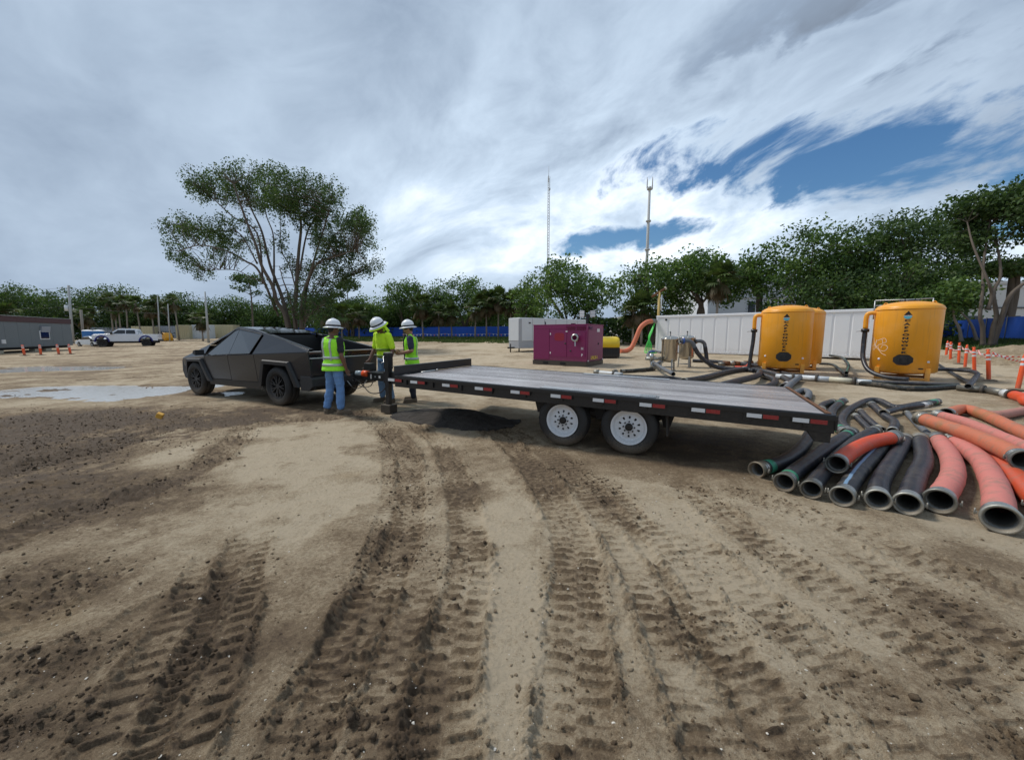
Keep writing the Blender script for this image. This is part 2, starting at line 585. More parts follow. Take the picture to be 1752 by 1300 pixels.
def relief(X, Y):
    """fine relief of the yard (ruts, bar tracks, crumbs) and how dark and wet the soil is, shadow lines of the bars painted in; arrays in, arrays out"""
    X = X.astype(np.float64)
    Y = Y.astype(np.float64)
    near = 1 - sstep(np.hypot(X, Y), 14, 32)
    n0 = fbm(X * 0.55, Y * 0.55, 4, 0)
    n1 = fbm(X * 2.1 + 5, Y * 2.1, 5, 1, 0.55)
    n2 = fbm(X * 9.0, Y * 9.0, 4, 2, 0.6)
    n3 = fbm(X * 34.0, Y * 34.0, 3, 4, 0.65)
    z = (n0 - 0.5) * 0.05 + (n1 - 0.5) * 0.045 * (0.35 + 0.65 * near) + (n2 - 0.5) * 0.016 * near + (n3 - 0.5) * 0.009 * near
    mud = 0.29 + (n0 - 0.5) * 0.9 + (n1 - 0.5) * 0.75
    for bx, by, rx, ry, w in BLOBS:
        e = np.hypot((X - bx) / rx, (Y - by) / ry) + (n1 - 0.5) * 1.5 + (n2 - 0.5) * 0.9
        mud = mud + w * (0.75 + 0.5 * (n2 - 0.5)) * (1 - sstep(e, 0.35, 1.2))
    rough_zone = np.zeros_like(z)
    for bx, by, rx, ry, w in BLOBS[:6]:
        rough_zone = np.maximum(rough_zone, 1 - sstep(np.hypot((X - bx) / rx, (Y - by) / ry), 0.3, 1.2))
    # churned ground: lumps standing in the wet part on the left
    lump = np.abs(fbm(X * 4.2, Y * 6.0, 4, 5, 0.6) - 0.5) * 2
    lump2 = np.abs(fbm(X * 13, Y * 15, 4, 3, 0.65) - 0.5) * 2
    z = z + rough_zone * ((lump - 0.18) * 0.07 + (lump2 - 0.2) * 0.035 + (n3 - 0.5) * 0.010) * near
    mud = mud + rough_zone * (lump2 - 0.2) * 0.5
    crumb = np.zeros_like(z)
    for pts, w, sp, dp, kind in TRACKS:
        P = np.array(pts, float)
        P = np.vstack([P[0] + (P[0] - P[1]) / (np.linalg.norm(P[0] - P[1]) + 1e-9) * 2.0, P]) if P[0, 1] < 3 else P
        S = np.array([(q.x, q.y) for q in spline([(a, b, 0) for a, b in P], 10)])
        m = (X > S[:, 0].min() - 0.6) & (X < S[:, 0].max() + 0.6) & (Y > S[:, 1].min() - 0.6) & (Y < S[:, 1].max() + 0.6)
        idx = np.nonzero(m)[0]
        if not len(idx):
            continue
        x = X[idx]
        y = Y[idx]
        best = np.full(len(idx), 1e9)
        bs = np.zeros(len(idx))
        bv = np.zeros(len(idx))
        L = 0.0
        for a, b in zip(S[:-1], S[1:]):
            e = b - a
            le = math.hypot(*e)
            if le < 1e-6:
                continue
            e = e / le
            rx_, ry_ = x - a[0], y - a[1]
            t = np.clip(rx_ * e[0] + ry_ * e[1], 0, le)
            qx, qy = rx_ - t * e[0], ry_ - t * e[1]
            d = np.hypot(qx, qy)
            k = d < best
            best[k] = d[k]
            bs[k] = L + t[k]
            bv[k] = (e[0] * qy - e[1] * qx)[k]
            L += le
        u = best / (w / 2)
        nn1, nn2, nn3 = n1[idx], n2[idx], n3[idx]
        inside = 1 - sstep(u + (nn2 - 0.5) * 0.5, 0.82, 1.12)
        ends = sstep(bs, 0, 0.5) * (1 - sstep(bs, L - 0.6, L))
        inside = inside * ends
        wear = sstep(nn1 + (n0[idx] - 0.5) * 0.5, 0.25, 0.5) * 0.35 + 0.65
        zz_ = -0.016 * dp * inside * wear
        dm = 0.13 * dp * inside
        berm = np.exp(-((u - 1.14) / 0.20) ** 2) * ends * (0.2 + 1.5 * nn2) * dp * sstep(fbm(x * 2.4 + 11, y * 2.4, 3, 6), 0.36, 0.62)
        zz_ = zz_ + 0.013 * berm * (0.1 + 1.8 * sstep(nn3, 0.35, 0.65))
        dm = dm + 0.36 * berm * nn2
        if sp > 0:
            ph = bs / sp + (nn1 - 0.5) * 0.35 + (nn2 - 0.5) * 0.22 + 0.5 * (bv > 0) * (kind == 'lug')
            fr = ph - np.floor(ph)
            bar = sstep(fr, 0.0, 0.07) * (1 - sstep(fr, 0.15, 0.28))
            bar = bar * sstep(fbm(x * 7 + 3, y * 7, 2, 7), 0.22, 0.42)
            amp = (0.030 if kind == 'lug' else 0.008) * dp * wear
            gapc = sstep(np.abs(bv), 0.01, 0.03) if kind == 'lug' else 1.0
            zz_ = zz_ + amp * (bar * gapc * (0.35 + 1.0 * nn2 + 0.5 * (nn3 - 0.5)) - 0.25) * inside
            dm = dm + inside * wear * (0.36 * bar + 0.30 * sstep(fr, 0.80, 1.0) + 0.01) * (0.4 + 1.2 * nn2)  # moist turned-up soil on the bars, plus their shadow lines painted into the colour
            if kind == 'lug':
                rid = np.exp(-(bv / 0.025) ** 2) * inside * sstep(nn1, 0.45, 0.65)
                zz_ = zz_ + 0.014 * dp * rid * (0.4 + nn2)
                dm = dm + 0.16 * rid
        else:
            zz_ = zz_ - 0.022 * dp * inside * (1 - np.clip(u, 0, 1) ** 2)
            dm = dm + 0.16 * inside * dp
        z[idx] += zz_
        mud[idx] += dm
        crumb[idx] = np.maximum(crumb[idx], berm * nn2 * 1.5)
    z = z + crumb * ((n3 - 0.35) * 0.03 + (n2 - 0.5) * 0.018)
    # standing water hollows
    for bx, by, rx, ry in PUDDLES:
        e = np.hypot((X - bx) / rx, (Y - by) / ry) + (n0 - 0.5) * 0.7
        k = 1 - sstep(e, 0.35, 1.25)
        z = z - 0.085 * k + k * ((n1 - 0.5) * 0.15 + (n2 - 0.5) * 0.05)
        mud = mud + 0.45 * k
    far = sstep(np.hypot(X, Y), 9, 26)
    left = sstep(-X, 2, 12)
    mud = mud - 0.22 * far * (1 - left) + 0.05 * far * left
    # pressed flat where vehicles, trailer and people stand
    for fx, fy, fr_ in ((-5.3, 8.6, 0.9), (-8.4, 10.2, 0.9), (1.1, 5.0, 1.2), (-3.6, 7.75, 0.5), (-2.9, 8.8, 0.8)):
        k = 1 - sstep(np.hypot(X - fx, Y - fy), fr_ * 0.5, fr_)
        z = z * (1 - 0.8 * k)
    return z, np.clip(mud, 0, 1.3)


def grid_rows():
    ys = [-0.6]
    while ys[-1] < 130:
        y = max(ys[-1], 0.9)
        ys.append(ys[-1] + (0.00265 * y ** 1.5 if ys[-1] > 0.9 else 0.02))
    return np.array(ys)


def build_ground():
    ys = grid_rows()
    t = np.linspace(-1, 1, 1040)
    us = 1.42 * t + 1.1 * t ** 7
    U, Yg = np.meshgrid(us, ys)
    Xg = U * (np.maximum(Yg, 0.2) + 0.75)
    X, Y = Xg.ravel(), Yg.ravel()
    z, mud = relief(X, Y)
    Z = z + terrain(X, Y)
    nr, nc = Xg.shape
    i = np.arange(nr * nc).reshape(nr, nc)
    f = np.stack([i[:-1, :-1], i[:-1, 1:], i[1:, 1:], i[1:, :-1]], -1).reshape(-1, 4)
    V = np.stack([X, Y, Z], 1)
    # the rest of the land out to the horizon, a little lower so that it never cuts the yard
    b = len(V)
    S = 3000.0
    ring = np.array([(-S, -S, -0.35), (S, -S, -0.35), (S, S, -0.35), (-S, S, -0.35)])
    V = np.vstack([V, ring])
    f = np.vstack([f, [[b, b + 1, b + 2, b + 3]]])
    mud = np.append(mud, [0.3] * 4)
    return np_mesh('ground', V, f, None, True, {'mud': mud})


def ground_material():
    m = bpy.data.materials.new('yard_soil')
    m.use_nodes = True
    t = m.node_tree
    t.nodes.clear()
    N = NT(t)
    pos = N.n('ShaderNodeNewGeometry').outputs['Position']
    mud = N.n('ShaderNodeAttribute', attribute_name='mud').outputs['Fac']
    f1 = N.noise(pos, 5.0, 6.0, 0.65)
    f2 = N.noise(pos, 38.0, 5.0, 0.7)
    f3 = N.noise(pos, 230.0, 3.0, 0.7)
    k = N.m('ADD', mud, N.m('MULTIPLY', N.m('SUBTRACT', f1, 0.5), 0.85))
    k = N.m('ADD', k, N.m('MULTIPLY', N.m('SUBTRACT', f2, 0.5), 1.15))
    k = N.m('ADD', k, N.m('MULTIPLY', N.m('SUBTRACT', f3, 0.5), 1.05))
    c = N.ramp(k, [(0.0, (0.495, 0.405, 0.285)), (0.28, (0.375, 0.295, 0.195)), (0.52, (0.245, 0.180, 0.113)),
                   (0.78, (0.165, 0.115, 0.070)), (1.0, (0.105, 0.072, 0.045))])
    # ochre clay patches and pale shell sand
    och = N.step(N.noise(pos, 0.85, 3.0, 0.5), 0.62, 0.78)
    c = N.mix(N.m('MULTIPLY', och, 0.35), c, (0.30, 0.19, 0.075))
    sp = N.step(N.noise(pos, 150.0, 2.0, 0.5), 0.70, 0.78)
    c = N.mix(N.m('MULTIPLY', sp, 0.28), c, (0.55, 0.50, 0.41))
    dk = N.step(N.noise(pos, 95.0, 3.0, 0.6), 0.66, 0.76)
    c = N.mix(N.m('MULTIPLY', dk, 0.45), c, (0.07, 0.052, 0.038))
    ro = N.m('SUBTRACT', 0.95, N.m('MULTIPLY', N.step(k, 0.45, 1.0), 0.25))
    hsum = N.m('ADD', N.m('MULTIPLY', f2, 0.6), N.m('MULTIPLY', f3, 0.4))
    bmp = N.n('ShaderNodeBump', {'Strength': 0.9, 'Distance': 0.035, 'Height': hsum}).outputs[0]
    p = N.n('ShaderNodeBsdfPrincipled', {'Base Color': c, 'Roughness': ro, 'Normal': bmp, 'Specular IOR Level': 0.22})
    N.n('ShaderNodeOutputMaterial', {'Surface': p.outputs[0]})
    return m


M['soil'] = ground_material()
g_me = build_ground()
g_me.materials.append(M['soil'])
ground = link('ground', g_me)
tag(ground, 'churned sandy mud of the yard with bar tracks and wet patches', 'ground', kind='structure')


def soil_z(x, y):
    """height of the finished soil at single points or arrays"""
    x = np.atleast_1d(np.asarray(x, float))
    y = np.atleast_1d(np.asarray(y, float))
    z, mud = relief(x, y)
    return z + terrain(x, y), mud


# ------------------------------------------------------------------ standing water
def water_material():
    m = bpy.data.materials.new('muddy_water')
    m.use_nodes = True
    t = m.node_tree
    t.nodes.clear()
    N = NT(t)
    pos = N.n('ShaderNodeNewGeometry').outputs['Position']
    h = N.noise(pos, 9.0, 4.0, 0.6)
    bmp = N.n('ShaderNodeBump', {'Strength': 0.10, 'Distance': 0.05, 'Height': h}).outputs[0]
    p = N.n('ShaderNodeBsdfPrincipled', {'Base Color': (0.55, 0.53, 0.50, 1), 'Roughness': 0.05, 'Normal': bmp, 'IOR': 1.333,
                                         'Specular IOR Level': 0.6})
    N.n('ShaderNodeOutputMaterial', {'Surface': p.outputs[0]})
    return m


M['water'] = water_material()


def puddle(cx, cy, rx, ry, z, label):
    mb = MB()
    n = 48
    mb.add([(cx + rx * math.cos(2 * PI * i / n), cy + ry * math.sin(2 * PI * i / n), z) for i in range(n)], [tuple(range(n))])
    return tag(mb.build('puddle', M['water']), label, 'puddle', kind='structure')


puddle(-11.8, 11.2, 6.0, 2.6, -0.045, 'wide shallow puddle reflecting the sky beside the front wheel of the angular truck')
puddle(-22.6, 18.6, 4.4, 2.0, -0.048, 'thin streaky puddle in front of the grey site office')

# ------------------------------------------------------------------ loose crumbs of mud and shell on the surface
ICO = None


def ico():
    p = (1 + 5 ** 0.5) / 2
    v = np.array([(-1, p, 0), (1, p, 0), (-1, -p, 0), (1, -p, 0), (0, -1, p), (0, 1, p), (0, -1, -p), (0, 1, -p),
                  (p, 0, -1), (p, 0, 1), (-p, 0, -1), (-p, 0, 1)], float)
    v /= np.linalg.norm(v[0])
    f = np.array([(0, 11, 5), (0, 5, 1), (0, 1, 7), (0, 7, 10), (0, 10, 11), (1, 5, 9), (5, 11, 4), (11, 10, 2), (10, 7, 6), (7, 1, 8),
                  (3, 9, 4), (3, 4, 2), (3, 2, 6), (3, 6, 8), (3, 8, 9), (4, 9, 5), (2, 4, 11), (6, 2, 10), (8, 6, 7), (9, 8, 1)])
    return v, f


def scatter(name, pts, sizes, mat, flat=0.7, jitter=0.3, sink=0.3, attr=None, smooth=False):
    v0, f0 = ico()
    n = len(pts)
    r = np.random.default_rng(5)
    V = v0[None] * (1 + jitter * (r.random((n, 12, 1)) - 0.5) * 2)
    V = V * (np.array([1, 1, flat]) * (0.7 + 0.6 * r.random((n, 1, 3))))
    a = r.random(n) * 2 * PI
    c, s = np.cos(a)[:, None], np.sin(a)[:, None]
    x = V[..., 0] * c - V[..., 1] * s
    y = V[..., 0] * s + V[..., 1] * c
    V = np.stack([x, y, V[..., 2]], -1) * sizes[:, None, None]
    V[..., 2] += (sizes * (flat - sink))[:, None] * 0.6
    V = V + pts[:, None, :]
    F = f0[None] + (np.arange(n) * 12)[:, None, None]
    at = {'mud': np.repeat(attr, 12)} if attr is not None else None
    return link(name, np_mesh(name, V.reshape(-1, 3), F.reshape(-1, 3), mat, smooth, at))


def loose_bits():
    r = np.random.default_rng(21)
    P = []
    Sz = []
    for pts, w, sp, dp, kind in TRACKS:                # crumbs thrown up along the track edges
        S = np.array([(q.x, q.y) for q in spline([(a, b, 0) for a, b in pts], 12)])
        seg = np.linalg.norm(np.diff(S, axis=0), axis=1)
        L = seg.sum()
        n = int(L * (280 if kind == 'lug' else 100) * (1.0 if S[:, 1].min() < 6 else 0.35))
        k = r.choice(len(seg), n, p=seg / L)
        t = r.random(n)
        d = S[k + 1] - S[k]
        q = S[k] + d * t[:, None]
        nn = np.stack([-d[:, 1], d[:, 0]], 1) / (np.linalg.norm(d, axis=1)[:, None] + 1e-9)
        off = np.where(r.random(n) < 0.65, np.sign(r.random(n) - 0.5) * (w * 0.56 + r.normal(0, 0.05, n)), r.normal(0, 0.08, n))
        cl = fbm(q[:, 0] * 3, q[:, 1] * 3, 3, 6)
        keep = r.random(n) < sstep(cl, 0.38, 0.62)
        P.append((q + nn * off[:, None])[keep])
        Sz.append(r.gamma(1.3, 0.0027, n)[keep] + 0.002)
    for q, (bx, by, rx, ry, w) in enumerate(BLOBS[:6]):
        n = int((1800 if q < 2 else 350) * w)
        P.append(np.stack([bx + rx * r.normal(0, 0.5, n), by + ry * r.normal(0, 0.5, n)], 1))
        Sz.append(r.gamma(1.3, 0.0036, n) + 0.002)
    n = 5000
    yy = 1.0 + 9.0 * r.random(n) ** 1.8
    P.append(np.stack([(r.random(n) - 0.5) * 3.1 * (yy + 0.4), yy], 1))
    Sz.append(r.gamma(1.1, 0.0018, n) + 0.0016)
    P = np.vstack(P)
    Sz = np.clip(np.concatenate(Sz), 0.0015, 0.016)
    z, mud = soil_z(P[:, 0], P[:, 1])
    o = scatter('dirt_clods', np.column_stack([P, z]), Sz, M['soil'], jitter=0.5, flat=0.85, sink=0.5, smooth=True, attr=np.clip(mud + 0.12 + 0.35 * r.random(len(P)), 0, 1.0))
    tag(o, 'crumbs and lumps of dark mud strewn over the tracked yard', 'mud', kind='stuff')
    n = 3000
    yy = 1.0 + 8.0 * r.random(n) ** 1.7
    Q = np.stack([(r.random(n) - 0.5) * 3.1 * (yy + 0.4), yy], 1)
    z, mud = soil_z(Q[:, 0], Q[:, 1])
    M['shell'] = pm('shell', (0.62, 0.57, 0.48), 0.7, 0, 0.3, 40)
    o = scatter('shell_bits', np.column_stack([Q, z]), r.gamma(1.1, 0.0011, n) + 0.0011, M['shell'], flat=0.5, jitter=0.5, sink=0.2)
    tag(o, 'small pale stones and shell chips scattered over the sandy soil', 'gravel', kind='stuff')


loose_bits()
# ================================================================== flatbed trailer
def wood_material():
    m = bpy.data.materials.new('deck_wood')
    m.use_nodes = True
    t = m.node_tree
    t.nodes.clear()
    N = NT(t)
    oc = N.n('ShaderNodeTexCoord').outputs['Object']
    rnd = N.n('ShaderNodeObjectInfo').outputs['Random']
    off = N.n('ShaderNodeCombineXYZ', {0: N.m('MULTIPLY', rnd, 37.0), 1: N.m('MULTIPLY', rnd, 11.0), 2: 0.0}).outputs[0]
    v = N.n('ShaderNodeVectorMath', {0: N.n('ShaderNodeVectorMath', {0: oc, 1: off}, operation='ADD').outputs[0], 1: (0.7, 22.0, 8.0)},
            operation='MULTIPLY').outputs[0]
    g1 = N.noise(v, 1.6, 6.0, 0.65, 0.6)
    g2 = N.noise(N.n('ShaderNodeVectorMath', {0: oc, 1: off}, operation='ADD').outputs[0], 1.3, 5.0, 0.6)
    k = N.m('ADD', N.m('MULTIPLY', g1, 0.75), N.m('MULTIPLY', N.m('SUBTRACT', g2, 0.5), 0.55))
    k = N.m('ADD', k, N.m('MULTIPLY', N.m('SUBTRACT', rnd, 0.5), 0.22))
    c = N.ramp(k, [(0.15, (0.12, 0.102, 0.098)), (0.36, (0.30, 0.272, 0.265)), (0.53, (0.48, 0.455, 0.45)), (0.76, (0.62, 0.60, 0.595))])
    ro = N.m('SUBTRACT', 0.58, N.m('MULTIPLY', g2, 0.58))
    bmp = N.n('ShaderNodeBump', {'Strength': 0.4, 'Distance': 0.01, 'Height': g1}).outputs[0]
    p = N.n('ShaderNodeBsdfPrincipled', {'Base Color': c, 'Roughness': ro, 'Normal': bmp})
    N.n('ShaderNodeOutputMaterial', {'Surface': p.outputs[0]})
    return m


def plate_material():
    m = bpy.data.materials.new('tread_plate')
    m.use_nodes = True
    t = m.node_tree
    t.nodes.clear()
    N = NT(t)
    oc = N.n('ShaderNodeTexCoord').outputs['Object']
    w1 = N.n('ShaderNodeTexWave', {'Vector': N.n('ShaderNodeMapping', {'Vector': oc, 'Rotation': (0, 0, R(45))}).outputs[0], 'Scale': 14.0}).outputs[1]
    w2 = N.n('ShaderNodeTexWave', {'Vector': N.n('ShaderNodeMapping', {'Vector': oc, 'Rotation': (0, 0, R(-45))}).outputs[0], 'Scale': 14.0}).outputs[1]
    hh = N.m('MULTIPLY', w1, w2)
    n1 = N.noise(oc, 6.0, 5.0, 0.6)
    c = N.mix(n1, (0.30, 0.31, 0.32), (0.56, 0.57, 0.58))
    bmp = N.n('ShaderNodeBump', {'Strength': 0.8, 'Distance': 0.01, 'Height': hh}).outputs[0]
    p = N.n('ShaderNodeBsdfPrincipled', {'Base Color': c, 'Roughness': N.m('ADD', 0.3, N.m('MULTIPLY', n1, 0.3)), 'Metallic': 0.85, 'Normal': bmp})
    N.n('ShaderNodeOutputMaterial', {'Surface': p.outputs[0]})
    return m


M['wood'] = wood_material()
M['plate'] = plate_material()
M['rust'] = pm('rust', (0.16, 0.07, 0.03), 0.8, 0.2, 0.4, 12, bump=0.3)
M['axle_black'] = pm('axle_black', (0.02, 0.019, 0.018), 0.6, 0.2, 0.3, 9, dirt=0.35, dirt_z=0.6)
M['rim_white'] = pm('rim_white', (0.74, 0.76, 0.78), 0.38, 0, 0.08, 9, dirt=0.3, dirt_z=0.6)
M['tyre_clean'] = pm('tyre_clean', (0.018, 0.018, 0.018), 0.62, 0, 0.25, 8, bump=0.2, bscale=90, dirt=0.45, dirt_z=0.35)
M['hub'] = pm('hub', (0.03, 0.028, 0.026), 0.5, 0.5, 0.3, 20)


def tyre_mesh(mb, r, w, rim, n=56, tread=True, bulge=0.012):
    """tyre round the y axis, centre at the origin, outer face towards -y"""
    h = w / 2
    prof = [(rim, -h * 0.80), (rim + (r - rim) * 0.18, -h * 0.96), (rim + (r - rim) * 0.50, -h - bulge), (r - 0.035, -h * 0.97), (r - 0.012, -h * 0.86),
            (r, -h * 0.70), (r, -h * 0.40), (r - 0.009, -h * 0.36), (r - 0.009, -h * 0.30), (r, -h * 0.26), (r, h * 0.26), (r - 0.009, h * 0.30),
            (r - 0.009, h * 0.36), (r, h * 0.40), (r, h * 0.70), (r - 0.012, h * 0.86), (r - 0.035, h * 0.97), (rim + (r - rim) * 0.5, h + bulge),
            (rim + (r - rim) * 0.18, h * 0.96), (rim, h * 0.80)]
    rs = []
    for i in range(n):
        a = 2 * PI * i / n
        rs.append([((rr - (0.007 if (tread and i % 2 and abs(y) > h * 0.5 and rr > r - 0.02) else 0)) * math.cos(a), y, rr_z * math.sin(a))
                   for rr, y in prof for rr_z in [rr - (0.007 if (tread and i % 2 and abs(y) > h * 0.5 and rr > r - 0.02) else 0)]])
    mb.rings(rs, closed=True)
    return mb


def annulus_y(mb, r0, r1, y0, y1, n=40, holes=0, hr=0.0, hrad=0.0):
    """flat-ish ring facing -y between radii r0<r1, depth y0 at r0 and y1 at r1"""
    a = [(r0 * math.cos(2 * PI * i / n), y0, r0 * math.sin(2 * PI * i / n)) for i in range(n)]
    b = [(r1 * math.cos(2 * PI * i / n), y1, r1 * math.sin(2 * PI * i / n)) for i in range(n)]
    mb.rings([b, a], False, (False, False))
    return mb


def trailer_wheel(parent, loc, flip=False):
    w = empty('wheel', loc, rz=PI if flip else 0.0)
    w.parent = parent
    r, wd, rim = 0.375, 0.225, 0.228
    tyre_mesh(MB(), r, wd, rim).build('tyre', M['tyre_clean'], w)
    mb = MB()
    h = wd / 2
    annulus_y(mb, 0.214, 0.236, -h * 0.86, -h * 0.98)
    annulus_y(mb, 0.188, 0.214, -h * 0.40, -h * 0.86)
    annulus_y(mb, 0.168, 0.188, -h * 0.36, -h * 0.40)
    # disc with ten round hand holes cut as a ring of segments
    nh, hr, hm = 10, 0.018, 0.128
    per = 8
    n = nh * per
    for i in range(nh):
        a0 = 2 * PI * (i + 0.5) / nh
        ca, sa = math.cos(a0), math.sin(a0)
        outer = []
        da = PI / nh
        for k in range(9):
            a = a0 - da + 2 * da * k / 8
            outer.append((0.168 * math.cos(a), 0.168 * math.sin(a)))
        for k in range(9):
            a = a0 + da - 2 * da * k / 8
            outer.append((0.088 * math.cos(a), 0.088 * math.sin(a)))
        hole = []
        for q in outer:
            dx_, dz_ = q[0] - hm * ca, q[1] - hm * sa
            l = math.hypot(dx_, dz_)
            hole.append((hm * ca + hr * dx_ / l, hm * sa + hr * dz_ / l))
        nO = len(outer)
        yd = lambda q: -h * 0.36 - (0.168 - math.hypot(*q)) * 0.28
        vv = [(q[0], yd(q), q[1]) for q in outer] + [(q[0], yd(q), q[1]) for q in hole] + [(q[0], yd(q) + 0.012, q[1]) for q in hole]
        ff = [((k + 1) % nO, k, nO + k, nO + (k + 1) % nO) for k in range(nO)] + \
             [(nO + (k + 1) % nO, nO + k, 2 * nO + k, 2 * nO + (k + 1) % nO) for k in range(nO)]
        mb.add(vv, ff)
    annulus_y(mb, 0.05, 0.088, -h * 0.36 - 0.028, -h * 0.36 - 0.0224)
    o = mb.build('rim', M['rim_white'], w)
    hb = MB()
    hb.tube([(0, -h * 0.30, 0), (0, -h * 0.62, 0), (0, -h * 0.92, 0), (0, -h * 1.0, 0)], [0.056, 0.052, 0.046, 0.032], 18)
    hb.cyl((0, 0.03, 0), (0, 0.035, 0), 0.21, n=24)
    for i in range(8):
        a = 2 * PI * i / 8
        hb.cyl((0.073 * math.cos(a), -h * 0.5, 0.073 * math.sin(a)), (0.073 * math.cos(a), -h * 0.80, 0.073 * math.sin(a)), 0.010, n=6)
    hb.build('hub', M['hub'], o)
    return w


def build_trailer():
    L, Wd = 6.09, 2.495
    t = empty('flatbed_trailer', (-2.045, 6.689, 0.902), rz=-0.461, ry=0.023,
              label='black tandem axle flatbed trailer with grey plank deck hitched behind the angular truck', cat='trailer')
    # local: x to the rear, y to the far side, z=0 deck top
    bs = M['black_steel']
    side = MB()
    for y, s in ((0.0, 1), (Wd, -1)):
        side.box((L / 2, y + s * 0.005, -0.100), (L, 0.010, 0.196))
        side.box((L / 2, y + s * 0.032, -0.0045), (L, 0.062, 0.009))
        side.box((L / 2, y + s * 0.032, -0.194), (L, 0.062, 0.010))
    side.build('side_rail', bs, t, bevel=0.002)
    mb = MB()
    for i in range(11):                                # stake pockets and a thin rub bar outside the channel
        x = 0.25 + i * 0.56
        mb.box((x, -0.014, -0.095), (0.07, 0.026, 0.10))
    mb.box((L / 2 + 0.02, -0.031, -0.030), (L - 0.02, 0.009, 0.05))
    mb.build('rub_rail', bs, t, bevel=0.002)
    main = MB()
    for y in (Wd / 2 - 0.48, Wd / 2 + 0.48):
        main.box((L / 2, y, -0.155), (L - 0.1, 0.012, 0.22))
        main.box((L / 2, y, -0.268), (L - 0.1, 0.11, 0.012))
    main.build('main_beam', M['axle_black'], t)
    for i in range(13):
        MB().box((0.25 + i * (L - 0.5) / 12, Wd / 2, -0.072), (0.05, Wd - 0.14, 0.06)).build('cross_member', M['axle_black'], t)
    # planks
    n = 12
    y0, y1 = 0.068, Wd - 0.068
    pw = (y1 - y0) / n
    pmesh = MB().box((0, 0, -0.019), (L - 0.16, pw - 0.007, 0.038)).mesh('plank', M['wood'])
    for i in range(n):
        o = link('plank', pmesh, t, (L / 2 - 0.0, y0 + pw * (i + 0.5), 0.0 + rng.uniform(-0.003, 0.001)))
        md = o.modifiers.new('edge', 'BEVEL')
        md.width = 0.006
        md.segments = 2
    # end sill, headboard, tread plates
    MB().box((0.04, Wd / 2, -0.1), (0.07, Wd - 0.02, 0.19)).build('front_sill', bs, t, bevel=0.003)
    hb = MB()
    hb.box((-0.012, Wd / 2, 0.072), (0.010, Wd, 0.150))
    hb.box((-0.040, Wd / 2, 0.150), (0.065, Wd, 0.009))
    for y in (0.1, 0.9, 1.6, 2.35):
        hb.box((-0.035, y, 0.07), (0.045, 0.012, 0.14))
    hb.build('headboard', bs, t, bevel=0.002)
    rs = MB()
    rs.box((L - 0.045, Wd / 2, -0.10), (0.075, Wd - 0.02, 0.19))
    rs.build('rear_sill', bs, t, bevel=0.004)
    MB().box((L - 0.048, Wd / 2, 0.0035), (0.045, Wd - 0.14, 0.009)).build('rusty_deck_edge', M['rust'], t)
    for y in (0.165, Wd - 0.165):
        MB().box((3.49, y, 0.0045), (1.58, 0.20, 0.005)).build('tread_plate', M['plate'], t)
    grip = MB()
    for i in range(9):
        grip.box((4.10 + i * 0.026, 0.16, 0.009), (0.010, 0.15, 0.006))
    grip.build('grip_strip', M['steel'], t)
    # rear drop posts and light bar
    for y in (0.055, Wd - 0.055):
        mb = MB()
        mb.prism([(L - 0.24, -0.19), (L - 0.02, -0.19), (L - 0.02, -0.305), (L - 0.155, -0.305)], 'y', y - 0.045, y + 0.045)
        mb.build('rear_post', bs, t, bevel=0.006)
    MB().box((L + 0.006, Wd / 2, -0.1), (0.022, Wd + 0.05, 0.12)).build('light_bar', bs, t, bevel=0.008)
    for y in (0.25, Wd - 0.25):
        MB().box((L + 0.022, y, -0.1), (0.02, 0.28, 0.07)).build('tail_light', M['red_tape'], t, bevel=0.006)
    # reflective tape, white then red
    for i, x in enumerate((-0.13, 0.38, 1.04, 1.66, 2.28, 2.91, 3.51, 4.11, 4.71, 5.28, 5.71)):
        x = max(x, -0.12)
        MB().box((x + 0.075, -0.0055 - 0.0335, -0.080), (0.145, 0.003, 0.045)).build('white_reflector', M['white_tape'], t)
        MB().box((x + 0.232, -0.0055 - 0.0335, -0.080), (0.145, 0.003, 0.045)).build('red_reflector', M['red_tape'], t)
        MB().box((x + 0.155, -0.021, -0.080), (0.32, 0.028, 0.060)).build('reflector_mount', bs, t)
    # running gear: wheels touch the ground although the bed slopes back a little
    wa, ws = 3.047, 0.925
    for x in (wa, wa + ws):
        zc = 0.375 - 0.902 + 0.023 * x + 0.004
        trailer_wheel(t, (x, 0.095 + 0.1125, zc))
        trailer_wheel(t, (x, Wd - 0.095 - 0.1125, zc), flip=True)
        ax = MB()
        ax.cyl((x, 0.2, zc), (x, Wd - 0.2, zc), 0.045, n=14)
        for y in (0.40, Wd - 0.40):
            ax.tube([(x - 0.38, y, zc + 0.16), (x - 0.2, y, zc + 0.10), (x, y, zc + 0.07), (x + 0.2, y, zc + 0.10), (x + 0.38, y, zc + 0.16)], 0.028, 6)
            ax.box((x, y, zc + 0.04), (0.12, 0.08, 0.10))
            ax.cyl((x, y - 0.12, zc), (x, y - 0.05, zc), 0.15, n=20)
        ax.build('axle', M['axle_black'], t)
    for x in (wa - 0.45, wa + ws / 2, wa + ws + 0.45):
        for y in (0.40, Wd - 0.40):
            MB().prism([(x - 0.09, -0.26), (x + 0.09, -0.26), (x + 0.04, -0.43), (x - 0.04, -0.43)], 'y', y - 0.03, y + 0.03).build('spring_hanger', M['axle_black'], t)
    MB().box((wa + ws / 2, 0.30, -0.175), (1.75, 0.34, 0.01)).build('mud_guard', bs, t)
    mf = MB().box((wa + ws + 0.47, 0.22, -0.33), (0.02, 0.26, 0.30), rot=(0, -0.08, 0))
    mf.build('mud_flap', M['rubber'], t)
    # tongue: two channels running forward from the main beams and meeting at the coupler
    yc = Wd / 2
    tg = MB()
